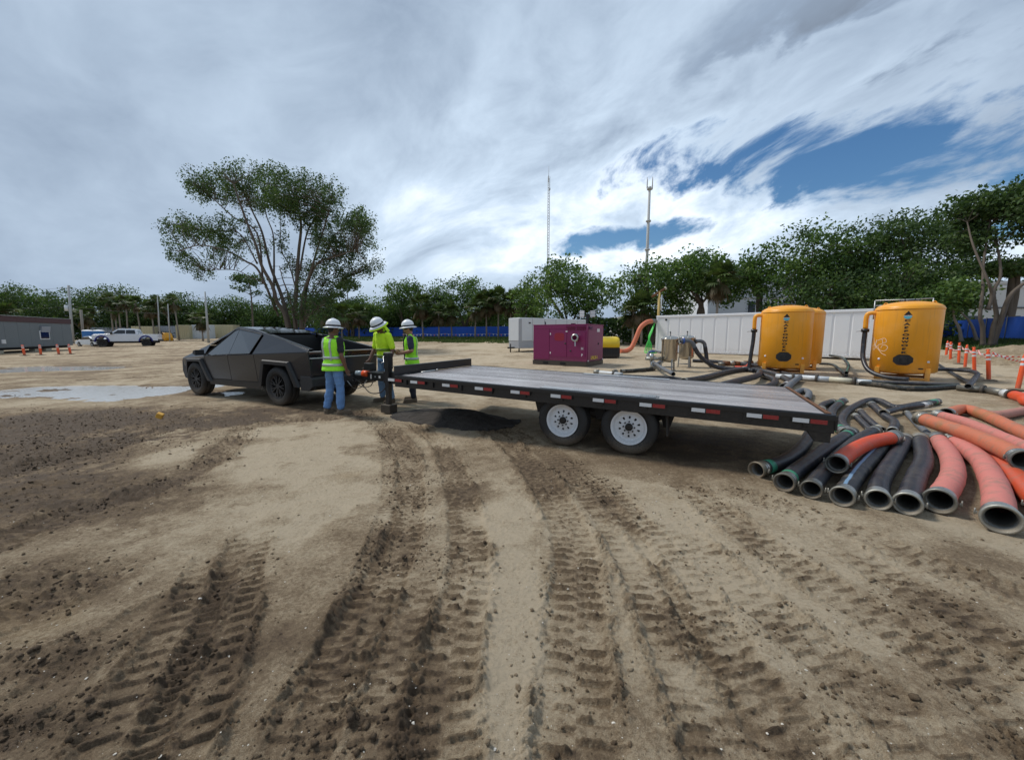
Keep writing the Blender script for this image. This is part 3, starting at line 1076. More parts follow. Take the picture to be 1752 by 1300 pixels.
    for s in (-1, 1):
        tg.beam((0.1, yc + s * 0.48, -0.17), (-0.9, yc + s * 0.34, -0.20), 0.07, 0.20)
        tg.beam((-0.88, yc + s * 0.34, -0.20), (-1.98, yc + s * 0.08, -0.26), 0.07, 0.17)
    tg.box((-1.05, yc, -0.22), (0.09, 0.72, 0.14))
    tg.box((-1.55, yc, -0.165), (0.62, 0.34, 0.012))
    tg.build('tongue', bs, t, bevel=0.004)
    cp = MB()
    cp.box((-2.02, yc, -0.27), (0.18, 0.13, 0.24))
    cp.prism([(-2.08, -0.20), (-2.36, -0.22), (-2.42, -0.30), (-2.30, -0.36), (-2.08, -0.36)], 'y', yc - 0.065, yc + 0.065)
    cp.tube([(-2.2, yc, -0.18), (-2.15, yc, -0.12), (-2.02, yc, -0.11)], 0.014, 8)
    cp.build('coupler', bs, t, bevel=0.006)
    # big drop-leg jack at the left of the tongue with its crank box, standing on a foot
    jx, jy = -0.95, yc - 0.42
    gz = -0.902 + 0.023 * jx
    jk = MB()
    jk.box((jx, jy, -0.08), (0.105, 0.105, 0.76))
    jk.box((jx, jy, 0.15), (0.135, 0.135, 0.32))
    jk.box((jx, jy + 0.07, -0.2), (0.30, 0.12, 0.24))
    jk.build('jack_post', bs, t, bevel=0.008)
    j2 = MB()
    j2.box((jx, jy, (gz + 0.16 - 0.2) / 2), (0.09, 0.09, abs(-0.2 - gz - 0.16) + 0.02))
    j2.build('jack_leg', M['steel'] if False else bs, t, bevel=0.004)
    MB().box((jx, jy, gz + 0.095), (0.25, 0.22, 0.17)).build('jack_foot', M['axle_black'], t, bevel=0.012)
    ck = MB()
    ck.tube([(jx, jy - 0.06, 0.25), (jx, jy - 0.13, 0.25), (jx + 0.02, jy - 0.14, 0.13), (jx + 0.02, jy - 0.20, 0.13)], 0.010, 8)
    ck.build('jack_crank', M['steel'], t)
    MB().box((jx, jy, 0.321), (0.12, 0.12, 0.02)).build('jack_cap', M['steel'], t)
    # lettering and stickers on the tongue side
    def word(txt, size, loc, rot, parent, mat, name, ext=0.0015, bold=0.03):
        cu = bpy.data.curves.new('txt', 'FONT')
        cu.body = txt
        cu.size = size
        cu.extrude = ext
        cu.align_x = 'CENTER'
        cu.align_y = 'CENTER'
        cu.shear = 0.25 if name == 'script_lettering' else 0.0
        cu.offset = bold * size
        tmp = bpy.data.objects.new('txt', cu)
        COL.objects.link(tmp)
        dg = bpy.context.evaluated_depsgraph_get()
        me = bpy.data.meshes.new_from_object(tmp.evaluated_get(dg))
        bpy.data.objects.remove(tmp)
        me.materials.clear()
        me.materials.append(mat)
        o = link(name, me, parent, loc, rot)
        return o
    globals()['word'] = word
    sl = math.atan2(0.14, 1.0)
    dirp = lambda x: (x, yc - 0.48 + (0.1 - x) * 0.14 - 0.0405)
    o = word('BigTex', 0.14, (-0.36, dirp(-0.36)[1], -0.15), (PI / 2, 0, -sl), t, M['white_tape'], 'script_lettering')
    o = word('14OA', 0.10, (-0.70, dirp(-0.70)[1], -0.20), (PI / 2, 0, -sl), t, M['white_tape'], 'model_lettering')
    sl2 = math.atan2(0.26, 1.1)
    for k, (x, w_, h_) in enumerate(((-1.15, 0.09, 0.05), (-1.35, 0.07, 0.05), (-1.52, 0.03, 0.03), (-1.68, 0.05, 0.10))):
        y = yc - 0.34 + (-0.88 - x) * 0.26 / 1.1 - 0.038
        MB().box((0, 0, 0), (w_, 0.003, h_)).build('sticker', M['white_tape'], t, (x, y, -0.20 - (-0.88 - x) * 0.055 ), (0, 0, -sl2))
    # safety chains and wiring loop
    for s in (-1, 1):
        pts = spline([(-1.9, yc + s * 0.1, -0.35), (-2.05, yc + s * 0.14, -0.52), (-2.3, yc + s * 0.12, -0.56), (-2.55, yc + s * 0.08, -0.42)], 8)
        mb = MB()
        for i in range(0, len(pts) - 1, 1):
            mb.beam(pts[i], pts[i + 1], 0.022 if i % 2 else 0.010, 0.010 if i % 2 else 0.022)
        mb.build('safety_chain', M['steel'], t)
    MB().tube(spline([(-0.95, yc - 0.4, -0.3), (-1.2, yc - 0.38, -0.52), (-1.6, yc - 0.3, -0.58), (-2.0, yc - 0.15, -0.45), (-2.5, yc - 0.05, -0.25)], 8), 0.011, 8).build('brake_cable', M['rubber'], t)
    lid = MB().box((-1.72, yc - 0.19, -0.02), (0.20, 0.14, 0.14))
    lid.build('battery_box', M['black_plastic'], t, bevel=0.012)
    bt = MB()
    bt.tube([(-1.98, yc - 0.13, -0.20), (-2.16, yc - 0.15, -0.20)], 0.056, 16)
    bt.build('clear_tube', pm('clear_tube', (0.35, 0.42, 0.48), 0.2, 0, 0.2, 6), t)
    MB().tube([(-1.82, yc - 0.12, -0.205), (-1.978, yc - 0.13, -0.20)], [0.066, 0.070], 16).build('orange_cap', M['orange_plastic'], t)
    sp = MB()
    sp.tube([(0.12, 0.55, 0.012), (0.12, 0.95, 0.016), (0.13, 1.0, 0.014)], 0.012, 8)
    sp.ball((0.13, 1.03, 0.022), 0.02, 8, 5)
    sp.build('load_pin', M['steel'], t)
    return t


trailer = build_trailer()
# ================================================================== angular electric pickup
M['wrap'] = pm('satin_black_wrap', (0.019, 0.021, 0.026), 0.30, 0.2, 0.10, 2.5, dirt=0.05, dirt_z=0.7, rvar=0.06, coat=0.15)
M['wrap_dark'] = pm('wrap_inner', (0.010, 0.010, 0.011), 0.6, 0, 0.1, 3)
M['truck_glass'] = pm('truck_glass', (0.03, 0.037, 0.045), 0.06, 0, 0.05, 2, spec=1.0, rvar=0.02)
M['roof_glass'] = pm('roof_glass', (0.012, 0.014, 0.018), 0.08, 0, 0.1, 3, spec=1.0, rvar=0.03)
M['truck_tyre'] = pm('truck_tyre', (0.020, 0.019, 0.018), 0.75, 0, 0.3, 9, bump=0.3, bscale=70, dirt=0.35, dirt_z=0.5)
M['light_bar'] = pm('light_bar', (0.62, 0.64, 0.66), 0.25, 0, 0.05, 5)


def build_truck():
    SX = 0.968                                           # measured wheelbase
    hd = 2.671
    fwd = Vector((math.cos(hd), math.sin(hd), 0))
    left = Vector((-fwd.y, fwd.x, 0))
    org = Vector((-5.297, 8.61, 0)) - left * 0.97
    t = empty('electric_pickup', org, rz=hd, label='angular satin black electric pickup truck with open bed towing the flatbed', cat='pickup truck')
    X = lambda x: x * SX

    def lerp_tab(tab, x):
        for (a, fa), (b, fb) in zip(tab[:-1], tab[1:]):
            if (a - x) * (b - x) <= 0:
                k = (x - a) / (b - a)
                return fa + (fb - fa) * k
        return tab[0][1] if abs(x - tab[0][0]) < abs(x - tab[-1][0]) else tab[-1][1]
    # tables along x (rear axle 0, forwards +): crease height and half width, top edge height and half width
    CZ = [(-1.16, 1.235), (1.4, 1.125), (3.2, 1.045), (4.40, 0.965)]
    CY = [(-1.16, 0.955), (0.0, 0.985), (3.4, 0.985), (4.40, 0.90)]
    TZ = [(-1.16, 1.285), (0.55, 1.60), (1.20, 1.725), (1.95, 1.79), (3.25, 1.32), (4.40, 0.985)]
    TY = [(-1.16, 0.915), (0.55, 0.735), (1.95, 0.665), (3.25, 0.79), (4.40, 0.875)]

    def C(x, s=1):
        return Vector((X(x), s * lerp_tab(CY, x), lerp_tab(CZ, x)))

    def T_(x, s=1):
        return Vector((X(x), s * lerp_tab(TY, x), lerp_tab(TZ, x)))

    def U(x, k, s=1, out=0.0):
        a, b = C(x, s), T_(x, s)
        p = a + (b - a) * k
        return Vector((p.x, p.y + s * out, p.z + out * 0.3))

    def Lw(x, z, s=1, out=0.0):                          # lower body side: leans in towards the sill
        c = C(x, s)
        return Vector((X(x), s * (abs(c.y) - (c.z - z) * 0.10 + out), z))

    def panel(name, pts, thick, s, mat, bevel=0.006):
        """flat body panel with real thickness, outline given on the outer face"""
        n = len(pts)
        inn = [Vector((p.x, p.y - s * thick, p.z)) for p in pts]
        o = list(range(n)) if s < 0 else list(range(n - 1, -1, -1))
        mb = MB()
        fs = [tuple(o), tuple(n + i for i in reversed(o))]
        for i in range(n):
            j = (i + 1) % n
            q = (i, j, n + j, n + i)
            fs.append(q if s > 0 else q[::-1])
        mb.add(list(pts) + inn, fs)
        return mb.build(name, mat, t, bevel=bevel)
    arch = lambda c: [(c - 0.60, 0.50), (c - 0.40, 0.93), (c + 0.36, 0.95), (c + 0.62, 0.50)]
    for s in (1, -1):
        lab = {}
        # lower side: quarter panel, rear door, front door, front fender, 8 mm gaps between
        q = [(-1.17, 0.66), (-0.60, 0.62), (-0.40, 0.945), (0.38, 0.965), (0.60, 0.50), (0.80, 0.50)]
        pts = [Lw(x, z, s) for x, z in q] + [C(0.80, s), C(-1.15, s)]
        panel('quarter_panel', pts, 0.03, s, M['wrap'])
        for nm, a, b in (('rear_door', 0.81, 1.93), ('front_door', 1.94, 3.02)):
            d = panel(nm, [Lw(a, 0.50, s), Lw(b, 0.48, s), C(b, s), C(a, s)], 0.03, s, M['wrap'])
        q = [(3.03, 0.48), (3.05, 0.50), (3.24, 0.935), (4.00, 0.925), (4.22, 0.60), (4.36, 0.60)]
        panel('front_fender', [Lw(x, z, s) for x, z in q] + [C(4.38, s), C(3.03, s)], 0.03, s, M['wrap'])
        # upper side: sail panel behind the glass, pillar triangle in front
        panel('sail_panel', [C(-1.15, s) + Vector((0, 0, 0.006)), U(0.86, 0.015, s), U(0.72, 1, s), T_(-0.2, s), T_(-1.15, s)], 0.03, s, M['wrap'], 0.004)
        win = [(3.00, 0.10), (2.98, 0.16), (2.02, 0.90), (1.93, 0.90), (1.90, 0.06)]
        panel('front_window', [U(3.03, 0.05, s, -0.004), U(2.05, 0.93, s, -0.004), U(1.86, 0.93, s, -0.004), U(1.90, 0.05, s, -0.004)], 0.02, s, M['truck_glass'], 0.002)
        panel('rear_window', [U(1.885, 0.05, s, -0.004), U(1.845, 0.93, s, -0.004), U(0.84, 0.90, s, -0.004), U(0.98, 0.05, s, -0.004)], 0.02, s, M['truck_glass'], 0.002)
        # cant rail and pillar, one bent strip over the glass
        mb = MB()
        strip = [4.36, 3.25, 2.4, 1.95, 1.2, 0.72]
        for a, b in zip(strip[:-1], strip[1:]):
            ta, tb = T_(a, s), T_(b, s)
            la, lb = U(a, 0.90 if a < 2.5 else max(0.0, 0.90 - 0.0), s), U(b, 0.90, s)
            w = Vector((0, -s * 0.055, 0.012))
            vv = [la, lb, tb, ta, ta + w, tb + w]
            fs = [(0, 1, 2, 3), (3, 2, 5, 4)]
            if s < 0:
                fs = [f[::-1] for f in fs]
            mb.add(vv, fs)
        mb.build('roof_rail', M['wrap'], t)
        mb = MB()
        mb.tube([U(3.06, 0.02, s, 0.002), U(2.04, 0.955, s, 0.002), U(1.86, 0.955, s, 0.002), U(0.82, 0.925, s, 0.002), U(0.97, 0.03, s, 0.002),
                 U(1.9, 0.025, s, 0.002), U(3.06, 0.02, s, 0.002)], 0.010, 6)
        mb.build('window_trim', M['black_plastic'], t)
        # front corner over the fender up to the hood line
        mb = MB()
        vv = [C(4.38, s) + Vector((0, 0, 0.003)), T_(4.38, s), T_(3.25, s), U(3.08, 1, s), U(3.08, 0.03, s), C(3.3, s) + Vector((0, 0, 0.003))]
        fs = [(0, 1, 2, 3, 4, 5)]
        if s > 0:
            fs = [f[::-1] for f in fs]
        mb.add(vv, fs)
        mb.build('hood_side', M['wrap'], t)
        # mirror
        m1 = MB()
        b0 = U(2.86, 0.10, s)
        m1.beam(b0, b0 + Vector((0.0, s * 0.14, 0.03)), 0.05, 0.03)
        c0 = b0 + Vector((0.02, s * 0.20, 0.055))
        m1.prism([(c0.x - 0.05, c0.z - 0.065), (c0.x + 0.09, c0.z - 0.03), (c0.x + 0.06, c0.z + 0.055), (c0.x - 0.05, c0.z + 0.075)], 'y', c0.y - 0.10, c0.y + 0.10)
        m1.build('mirror', M['black_plastic'], t, bevel=0.01)
        # flares: angular plastic arches
        for nm, cx in (('rear_flare', 0.0), ('front_flare', 3.63)):
            outer = [(cx - 0.76, 0.46), (cx - 0.50, 1.02), (cx + 0.46, 1.045), (cx + 0.80, 0.42)]
            inner = [(cx - 0.60, 0.46), (cx - 0.42, 0.925), (cx + 0.38, 0.945), (cx + 0.62, 0.42)]
            if cx > 1:
                outer = [(cx - 0.80, 0.42), (cx - 0.46, 1.00), (cx + 0.40, 0.975), (cx + 0.66, 0.56)]
                inner = [(cx - 0.62, 0.42), (cx - 0.38, 0.915), (cx + 0.34, 0.895), (cx + 0.52, 0.56)]
            mb = MB()
            yo = lambda x, z, o: Lw(min(max(x, -1.1), 4.3), z, s, o)
            vv = []
            for (ox, oz), (ix, iz) in zip(outer, inner):
                mx, mz = ox + (ix - ox) * 0.25, oz + (iz - oz) * 0.25
                vv += [yo(ox, oz, 0.004), yo(mx, mz, 0.055), yo(ix, iz, 0.055), yo(ix, iz, -0.12)]
            fs = []
            for i in range(3):
                for k in range(3):
                    q = (i * 4 + k, i * 4 + k + 1, (i + 1) * 4 + k + 1, (i + 1) * 4 + k)
                    fs.append(q if s < 0 else q[::-1])
            for i in (0, 3):
                q = tuple(i * 4 + k for k in range(4))
                fs.append(q)
            mb.add(vv, fs)
            mb.build(nm, M['black_plastic'], t)
        # sill cladding
        mb = MB()
        vv = [Lw(0.62, 0.495, s, 0.006), Lw(3.02, 0.475, s, 0.006), Lw(3.00, 0.33, s, 0.0), Lw(0.64, 0.33, s, 0.0), Lw(0.64, 0.30, s, -0.18), Lw(3.00, 0.30, s, -0.18)]
        fs = [(0, 1, 2, 3), (3, 2, 5, 4)]
        mb.add(vv, fs if s < 0 else [f[::-1] for f in fs])
        mb.build('sill', M['black_plastic'], t)
        # rear lower corner
        mb = MB()
        q = [(-1.20, 0.62), (-0.62, 0.60), (-0.62, 0.46), (-1.20, 0.44)]
        panel('rear_corner_cladding', [Lw(x, z, s, 0.0) for x, z in q], 0.05, s, M['black_plastic'])
        hl = MB().box((X(4.40), s * 0.62, 0.79), (0.05, 0.22, 0.06))
        hl.build('headlight', M['light_bar'], t, bevel=0.01)
    # dark core so that gaps and arches are filled: cabin block, floor, bed tub
    core = MB()
    prof = [(0.66, 0.40), (3.0, 0.40), (3.0, 1.0), (3.6, 1.02), (3.0, 1.30), (1.95, 1.74), (0.75, 1.60)]
    core.prism([(X(a), b) for a, b in prof], 'y', -0.60, 0.60)
    core.box((X(1.80), 0, 0.75), (X(2.30), 1.82, 0.56))
    core.box((X(3.63), 0, 0.70), (X(1.5), 1.10, 0.52))
    core.box((X(0.0), 0, 0.55), (X(2.2), 1.10, 0.30))
    core.build('inner_body', M['wrap_dark'], t)
    bed = MB()
    bed.box((X(-0.2), 0, 0.83), (X(1.86), 1.50, 0.04))
    for s in (-1, 1):
        for a, b in ((-1.12, -0.2), (-0.2, 0.72)):
            vv = [Vector((X(a), s * 0.76, 0.82)), Vector((X(b), s * 0.76, 0.82)), T_(b, s) + Vector((0, -s * 0.10, -0.01)), T_(a, s) + Vector((0, -s * 0.10, -0.01)),
                  T_(b, s) + Vector((0, -s * 0.012, 0.0)), T_(a, s) + Vector((0, -s * 0.012, 0.0))]
            fs = [(0, 1, 2, 3), (3, 2, 4, 5)]
            bed.add(vv, fs if s > 0 else [f[::-1] for f in fs])
    bed.box((X(0.72), 0, 1.18), (0.04, 1.40, 0.72))
    bed.build('bed_tub', M['wrap_dark'], t)
    for s in (-1, 1):                                     # satin cap rails along the top of the bed sides
        MB().beam(T_(-1.15, s) + Vector((0, -s * 0.045, 0.006)), T_(0.55, s) + Vector((0, -s * 0.045, 0.006)), 0.085, 0.014).build('bed_rail', M['wrap'], t)
    # roof glass, windshield, hood
    def sheet(name, xs, inset, mat, lift=0.004, thick=0.02, crown=0.0):
        mb = MB()
        rows = []
        for x in xs:
            a = T_(x, 1)
            row = []
            for k in range(-4, 5):
                y = (a.y - inset) * k / 4
                row.append(Vector((a.x, y, a.z + lift + crown * (1 - (k / 4) ** 2))))
            rows.append(row)
        n = 9
        vv = [p for r_ in rows for p in r_]
        fs = []
        for i in range(len(rows) - 1):
            for k in range(n - 1):
                fs.append((i * n + k, i * n + k + 1, (i + 1) * n + k + 1, (i + 1) * n + k))
        mb.add(vv, fs)
        return mb.build(name, mat, t)
    sheet('windshield', [3.24, 2.6, 1.97], 0.06, M['truck_glass'], crown=0.015)
    sheet('roof_glass', [1.95, 1.6, 1.2, 0.74], 0.06, M['roof_glass'], crown=0.012)
    sheet('hood', [4.40, 3.8, 3.26], 0.0, M['wrap'], lift=0.0, crown=0.012)
    MB().beam(Vector((X(3.22), 0.70, 1.35)), Vector((X(2.2), 0.05, 1.73)), 0.02, 0.02).build('wiper', M['black_plastic'], t)
    # front fascia
    fa = MB()
    fa.prism([(X(4.40), 0.97), (X(4.47), 0.90), (X(4.49), 0.62), (X(4.38), 0.42), (X(4.20), 0.40), (X(4.20), 0.95)], 'y', -0.885, 0.885)
    fa.build('front_bumper', M['black_plastic'], t, bevel=0.015)
    MB().box((X(4.445), 0, 0.945), (0.05, 1.70, 0.022)).build('front_light_bar', M['light_bar'], t)
    # tail: tailgate with light bar, bumper, plate
    MB().prism([(X(-1.155), 0.72), (X(-1.175), 1.09), (X(-1.13), 1.09), (X(-1.10), 0.72)], 'y', -0.90, 0.90).build('tailgate', M['wrap'], t, bevel=0.008)
    MB().box((X(-1.165), 0, 1.105), (0.03, 1.84, 0.018)).build('tail_light_bar', M['light_bar'], t)
    MB().prism([(X(-1.16), 1.117), (X(-1.16), 1.225), (X(-1.10), 1.225), (X(-1.10), 1.117)], 'y', -0.93, 0.93).build('tail_light_panel', M['glass_dark'], t)
    MB().box((X(-1.125), 0, 1.240), (0.10, 1.86, 0.022)).build('tailgate_cap', M['light_bar'] if False else M['steel'], t, bevel=0.004)
    bm = MB()
    bm.prism([(X(-1.13), 0.715), (X(-1.20), 0.66), (X(-1.22), 0.50), (X(-1.08), 0.40), (X(-0.8), 0.40), (X(-0.8), 0.715)], 'y', -0.93, 0.93)
    bm.build('rear_bumper', M['black_plastic'], t, bevel=0.012)
    pl = MB().box((X(-1.215), 0.30, 0.58), (0.012, 0.31, 0.155)).build('license_plate', M['white_tape'], t, bevel=0.003)
    hi = MB()
    hi.box((X(-1.30), 0, 0.49), (0.36, 0.07, 0.07))
    hi.cyl((X(-1.40), 0, 0.50), (X(-1.40), 0, 0.60), 0.018, n=12)
    hi.build('hitch', M['axle_black'], t)
    # wheels
    def wheel(x, s):
        w = empty('wheel', (X(x), s * 0.83, 0.442), rz=0.0 if s < 0 else PI)
        w.parent = t
        tyre_mesh(MB(), 0.442, 0.285, 0.262, n=60).build('tyre', M['truck_tyre'], w)
        mb = MB()
        annulus_y(mb, 0.235, 0.268, -0.105, -0.130)
        annulus_y(mb, 0.225, 0.235, -0.05, -0.105)
        for k in range(7):
            a = 2 * PI * k / 7
            for da in (-0.16, 0.16):
                p0 = Vector((0.05 * math.cos(a), -0.108, 0.05 * math.sin(a)))
                p1 = Vector((0.245 * math.cos(a + da), -0.116, 0.245 * math.sin(a + da)))
                mb.beam(p0, p1, 0.022, 0.035, up=(0, 1, 0))
        mb.cyl((0, -0.06, 0), (0, -0.125, 0), 0.065, 0.055, 18)
        mb.cyl((0, 0.0, 0), (0, -0.045, 0), 0.24, 0.24, 32)
        mb.build('rim', M['black_plastic'], w)
    for x in (0.0, 3.63):
        for s in (1, -1):
            wheel(x, s)
    return t


truck = build_truck()
# ================================================================== people
def cloth(name, col, rough=0.85, var=0.2, scale=14, bump=0.35, bs=40, sheen=0.0):
    return pm(name, col, rough, 0, var, scale, bump=bump, bscale=bs, rvar=0.05)


M['skin_dark'] = pm('skin_dark', (0.16, 0.075, 0.045), 0.5, 0, 0.1, 20)
M['skin_tan'] = pm('skin_tan', (0.40, 0.20, 0.13), 0.5, 0, 0.1, 20)
M['hivis_green'] = cloth('hivis_green', (0.37, 0.93, 0.04))
M['hivis_yellow'] = cloth('hivis_yellow', (0.64, 0.94, 0.03))
M['silver_band'] = pm('silver_band', (0.45, 0.50, 0.46), 0.35, 0.2, 0.1, 20)
M['dark_band'] = pm('dark_band', (0.16, 0.26, 0.03), 0.6, 0, 0.2, 20)
M['black_cloth'] = cloth('black_cloth', (0.016, 0.017, 0.020))
M['navy_cloth'] = cloth('navy_cloth', (0.028, 0.032, 0.060))
M['dark_trousers'] = cloth('dark_trousers', (0.022, 0.024, 0.034))
M['jeans'] = cloth('jeans', (0.13, 0.26, 0.50), var=0.35, scale=9)
M['jeans_pale'] = cloth('jeans_pale', (0.20, 0.32, 0.48), var=0.35, scale=9)
M['boot'] = pm('boot_leather', (0.055, 0.034, 0.024), 0.7, 0, 0.3, 20, bump=0.2, dirt=0.8, dirt_z=0.25)
M['hat_white'] = pm('hat_white', (0.82, 0.83, 0.84), 0.3, 0, 0.04, 9)
M['hair'] = pm('hair', (0.02, 0.015, 0.012), 0.7, 0, 0.2, 60)


def cap_prim(mb, a, b, r0, r1, n=12):
    a, b = Vector(a), Vector(b)
    d = (b - a)
    L = d.length
    d = d / L if L > 1e-6 else Vector((0, 0, 1))
    path, rad = [], []
    for k in range(5):
        th = PI / 2 * (1 - k / 4)
        path.append(a - d * r0 * math.sin(th))
        rad.append(max(r0 * math.cos(th), r0 * 0.08))
    for k in range(1, 5):
        th = PI / 2 * k / 4
        path.append(b + d * r1 * math.sin(th))
        rad.append(max(r1 * math.cos(th), r1 * 0.08))
    path.insert(5, b)
    rad.insert(5, r1)
    mb.tube(path, rad, n)


def blobmesh(name, prims, mat, voxel=0.012, smooth=4, wrinkle=0.0, wscale=14.0, seed=0):
    mb = MB()
    for p in prims:
        if p[0] == 'c':
            cap_prim(mb, p[1], p[2], p[3], p[4])
        elif p[0] == 'e':
            mb.ball(p[1], p[2], 14, 9)
        elif p[0] == 'chain':
            pts, rs = p[1], p[2]
            for i in range(len(pts) - 1):
                cap_prim(mb, pts[i], pts[i + 1], rs[i], rs[i + 1])
        elif p[0] == 'l':                                # loft of ellipses (centre, rx, ry)
            rs = []
            for c, rx, ry in p[1]:
                ring = []
                for j in range(24):
                    a = 2 * PI * j / 24
                    ca, sa = math.cos(a), math.sin(a)
                    e = 0.82
                    ring.append((c[0] + rx * math.copysign(abs(ca) ** e, ca), c[1] + ry * math.copysign(abs(sa) ** e, sa), c[2]))
                rs.append(ring)
            mb.rings(rs)
    me = mb.mesh('blob')
    o = bpy.data.objects.new('blob', me)
    COL.objects.link(o)
    md = o.modifiers.new('r', 'REMESH')
    md.mode = 'VOXEL'
    md.voxel_size = voxel
    md.use_smooth_shade = True
    if smooth:
        sm = o.modifiers.new('s', 'SMOOTH')
        sm.iterations = smooth
        sm.factor = 0.5
    dg = bpy.context.evaluated_depsgraph_get()
    res = bpy.data.meshes.new_from_object(o.evaluated_get(dg))
    bpy.data.objects.remove(o)
    res.name = name
    res.materials.clear()
    res.materials.append(mat)
    if wrinkle:
        n = len(res.vertices)
        co = np.empty(n * 3, np.float32)
        res.vertices.foreach_get('co', co)
        co = co.reshape(-1, 3)
        no = np.empty(n * 3, np.float32)
        res.vertices.foreach_get('normal', no)
        no = no.reshape(-1, 3)
        ang = np.arctan2(co[:, 1], co[:, 0])
        w = fbm(co[:, 2] * wscale + 31 * seed, ang * 1.6 + co[:, 1] * 9, 3, seed) - 0.5
        w2 = fbm(co[:, 2] * wscale * 2.2 + co[:, 1] * 14, co[:, 0] * 22 + seed, 3, seed + 2) - 0.5
        co = co + no * ((w + 0.5 * w2) * wrinkle)[:, None]
        res.vertices.foreach_set('co', co.astype(np.float32).ravel())
    res.polygons.foreach_set('use_smooth', np.ones(len(res.polygons), bool))
    res.update()
    return res


def hand_prims(wrist, d, side, curl=0.5):
    """palm and five fingers growing from the wrist along d; side points to the thumb"""
    d = Vector(d).normalized()
    s = Vector(side)
    s = (s - d * s.dot(d)).normalized()
    n = d.cross(s)
    w = Vector(wrist)
    out = []
    for k in range(4):
        off = s * (0.030 - 0.020 * k)
        base = w + d * 0.085 + off
        out.append(('c', w + d * 0.015 + off * 0.7, base, 0.015, 0.0125))
        ln = (0.034, 0.040, 0.037, 0.028)[k]
        p1 = base + d * ln + n * ln * curl * 0.4
        p2 = p1 + d * ln * 0.7 * (1 - curl * 0.6) + n * ln * curl * 0.8
        out.append(('chain', [base, p1, p2], [0.0105, 0.0095, 0.008]))
    th = w + d * 0.03 + s * 0.03
    out.append(('chain', [w + d * 0.012 + s * 0.012, th, th + d * 0.032 + s * 0.024, th + d * 0.062 + s * 0.022 + n * 0.012], [0.016, 0.014, 0.011, 0.009]))
    return out


def hard_hat(parent, c, tilt, mat, brimmat, full=True, band=True):
    """c: centre of the hat rim, tilt: euler"""
    M4 = Matrix.Translation(Vector(c)) @ Euler(tilt).to_matrix().to_4x4() @ Matrix.Diagonal((1.13, 1.02, 1.2, 1.0))
    mb = MB()
    prof = [(0.118, 0.0), (0.122, 0.02), (0.121, 0.05), (0.112, 0.082), (0.094, 0.108), (0.066, 0.127), (0.034, 0.137), (0.004, 0.139)]
    mb.lathe(prof, 28, M4, (False, True))
    mb.lathe([(0.168, -0.012), (0.172, -0.008), (0.150, 0.004), (0.119, 0.012), (0.112, 0.004), (0.150, -0.006), (0.168, -0.012)], 32, M4)
    h = mb.build('hard_hat', mat, parent)
    rb = MB()
    for y in (-0.035, 0.0, 0.035):
        rb.tube([M4 @ Vector((0.112 * math.cos(a), y, 0.14 * math.sin(a) + (0.004 if y == 0 else -0.006))) for a in [PI * k / 14 for k in range(2, 13)]], 0.007, 6)
    rb.build('crown_ridge', mat, h)
    if band:
        bd = MB()
        bd.lathe([(0.1235, 0.016), (0.1245, 0.020), (0.1245, 0.036), (0.1230, 0.040)], 28, M4)
        bd.build('goggle_strap', brimmat, h)
    return h


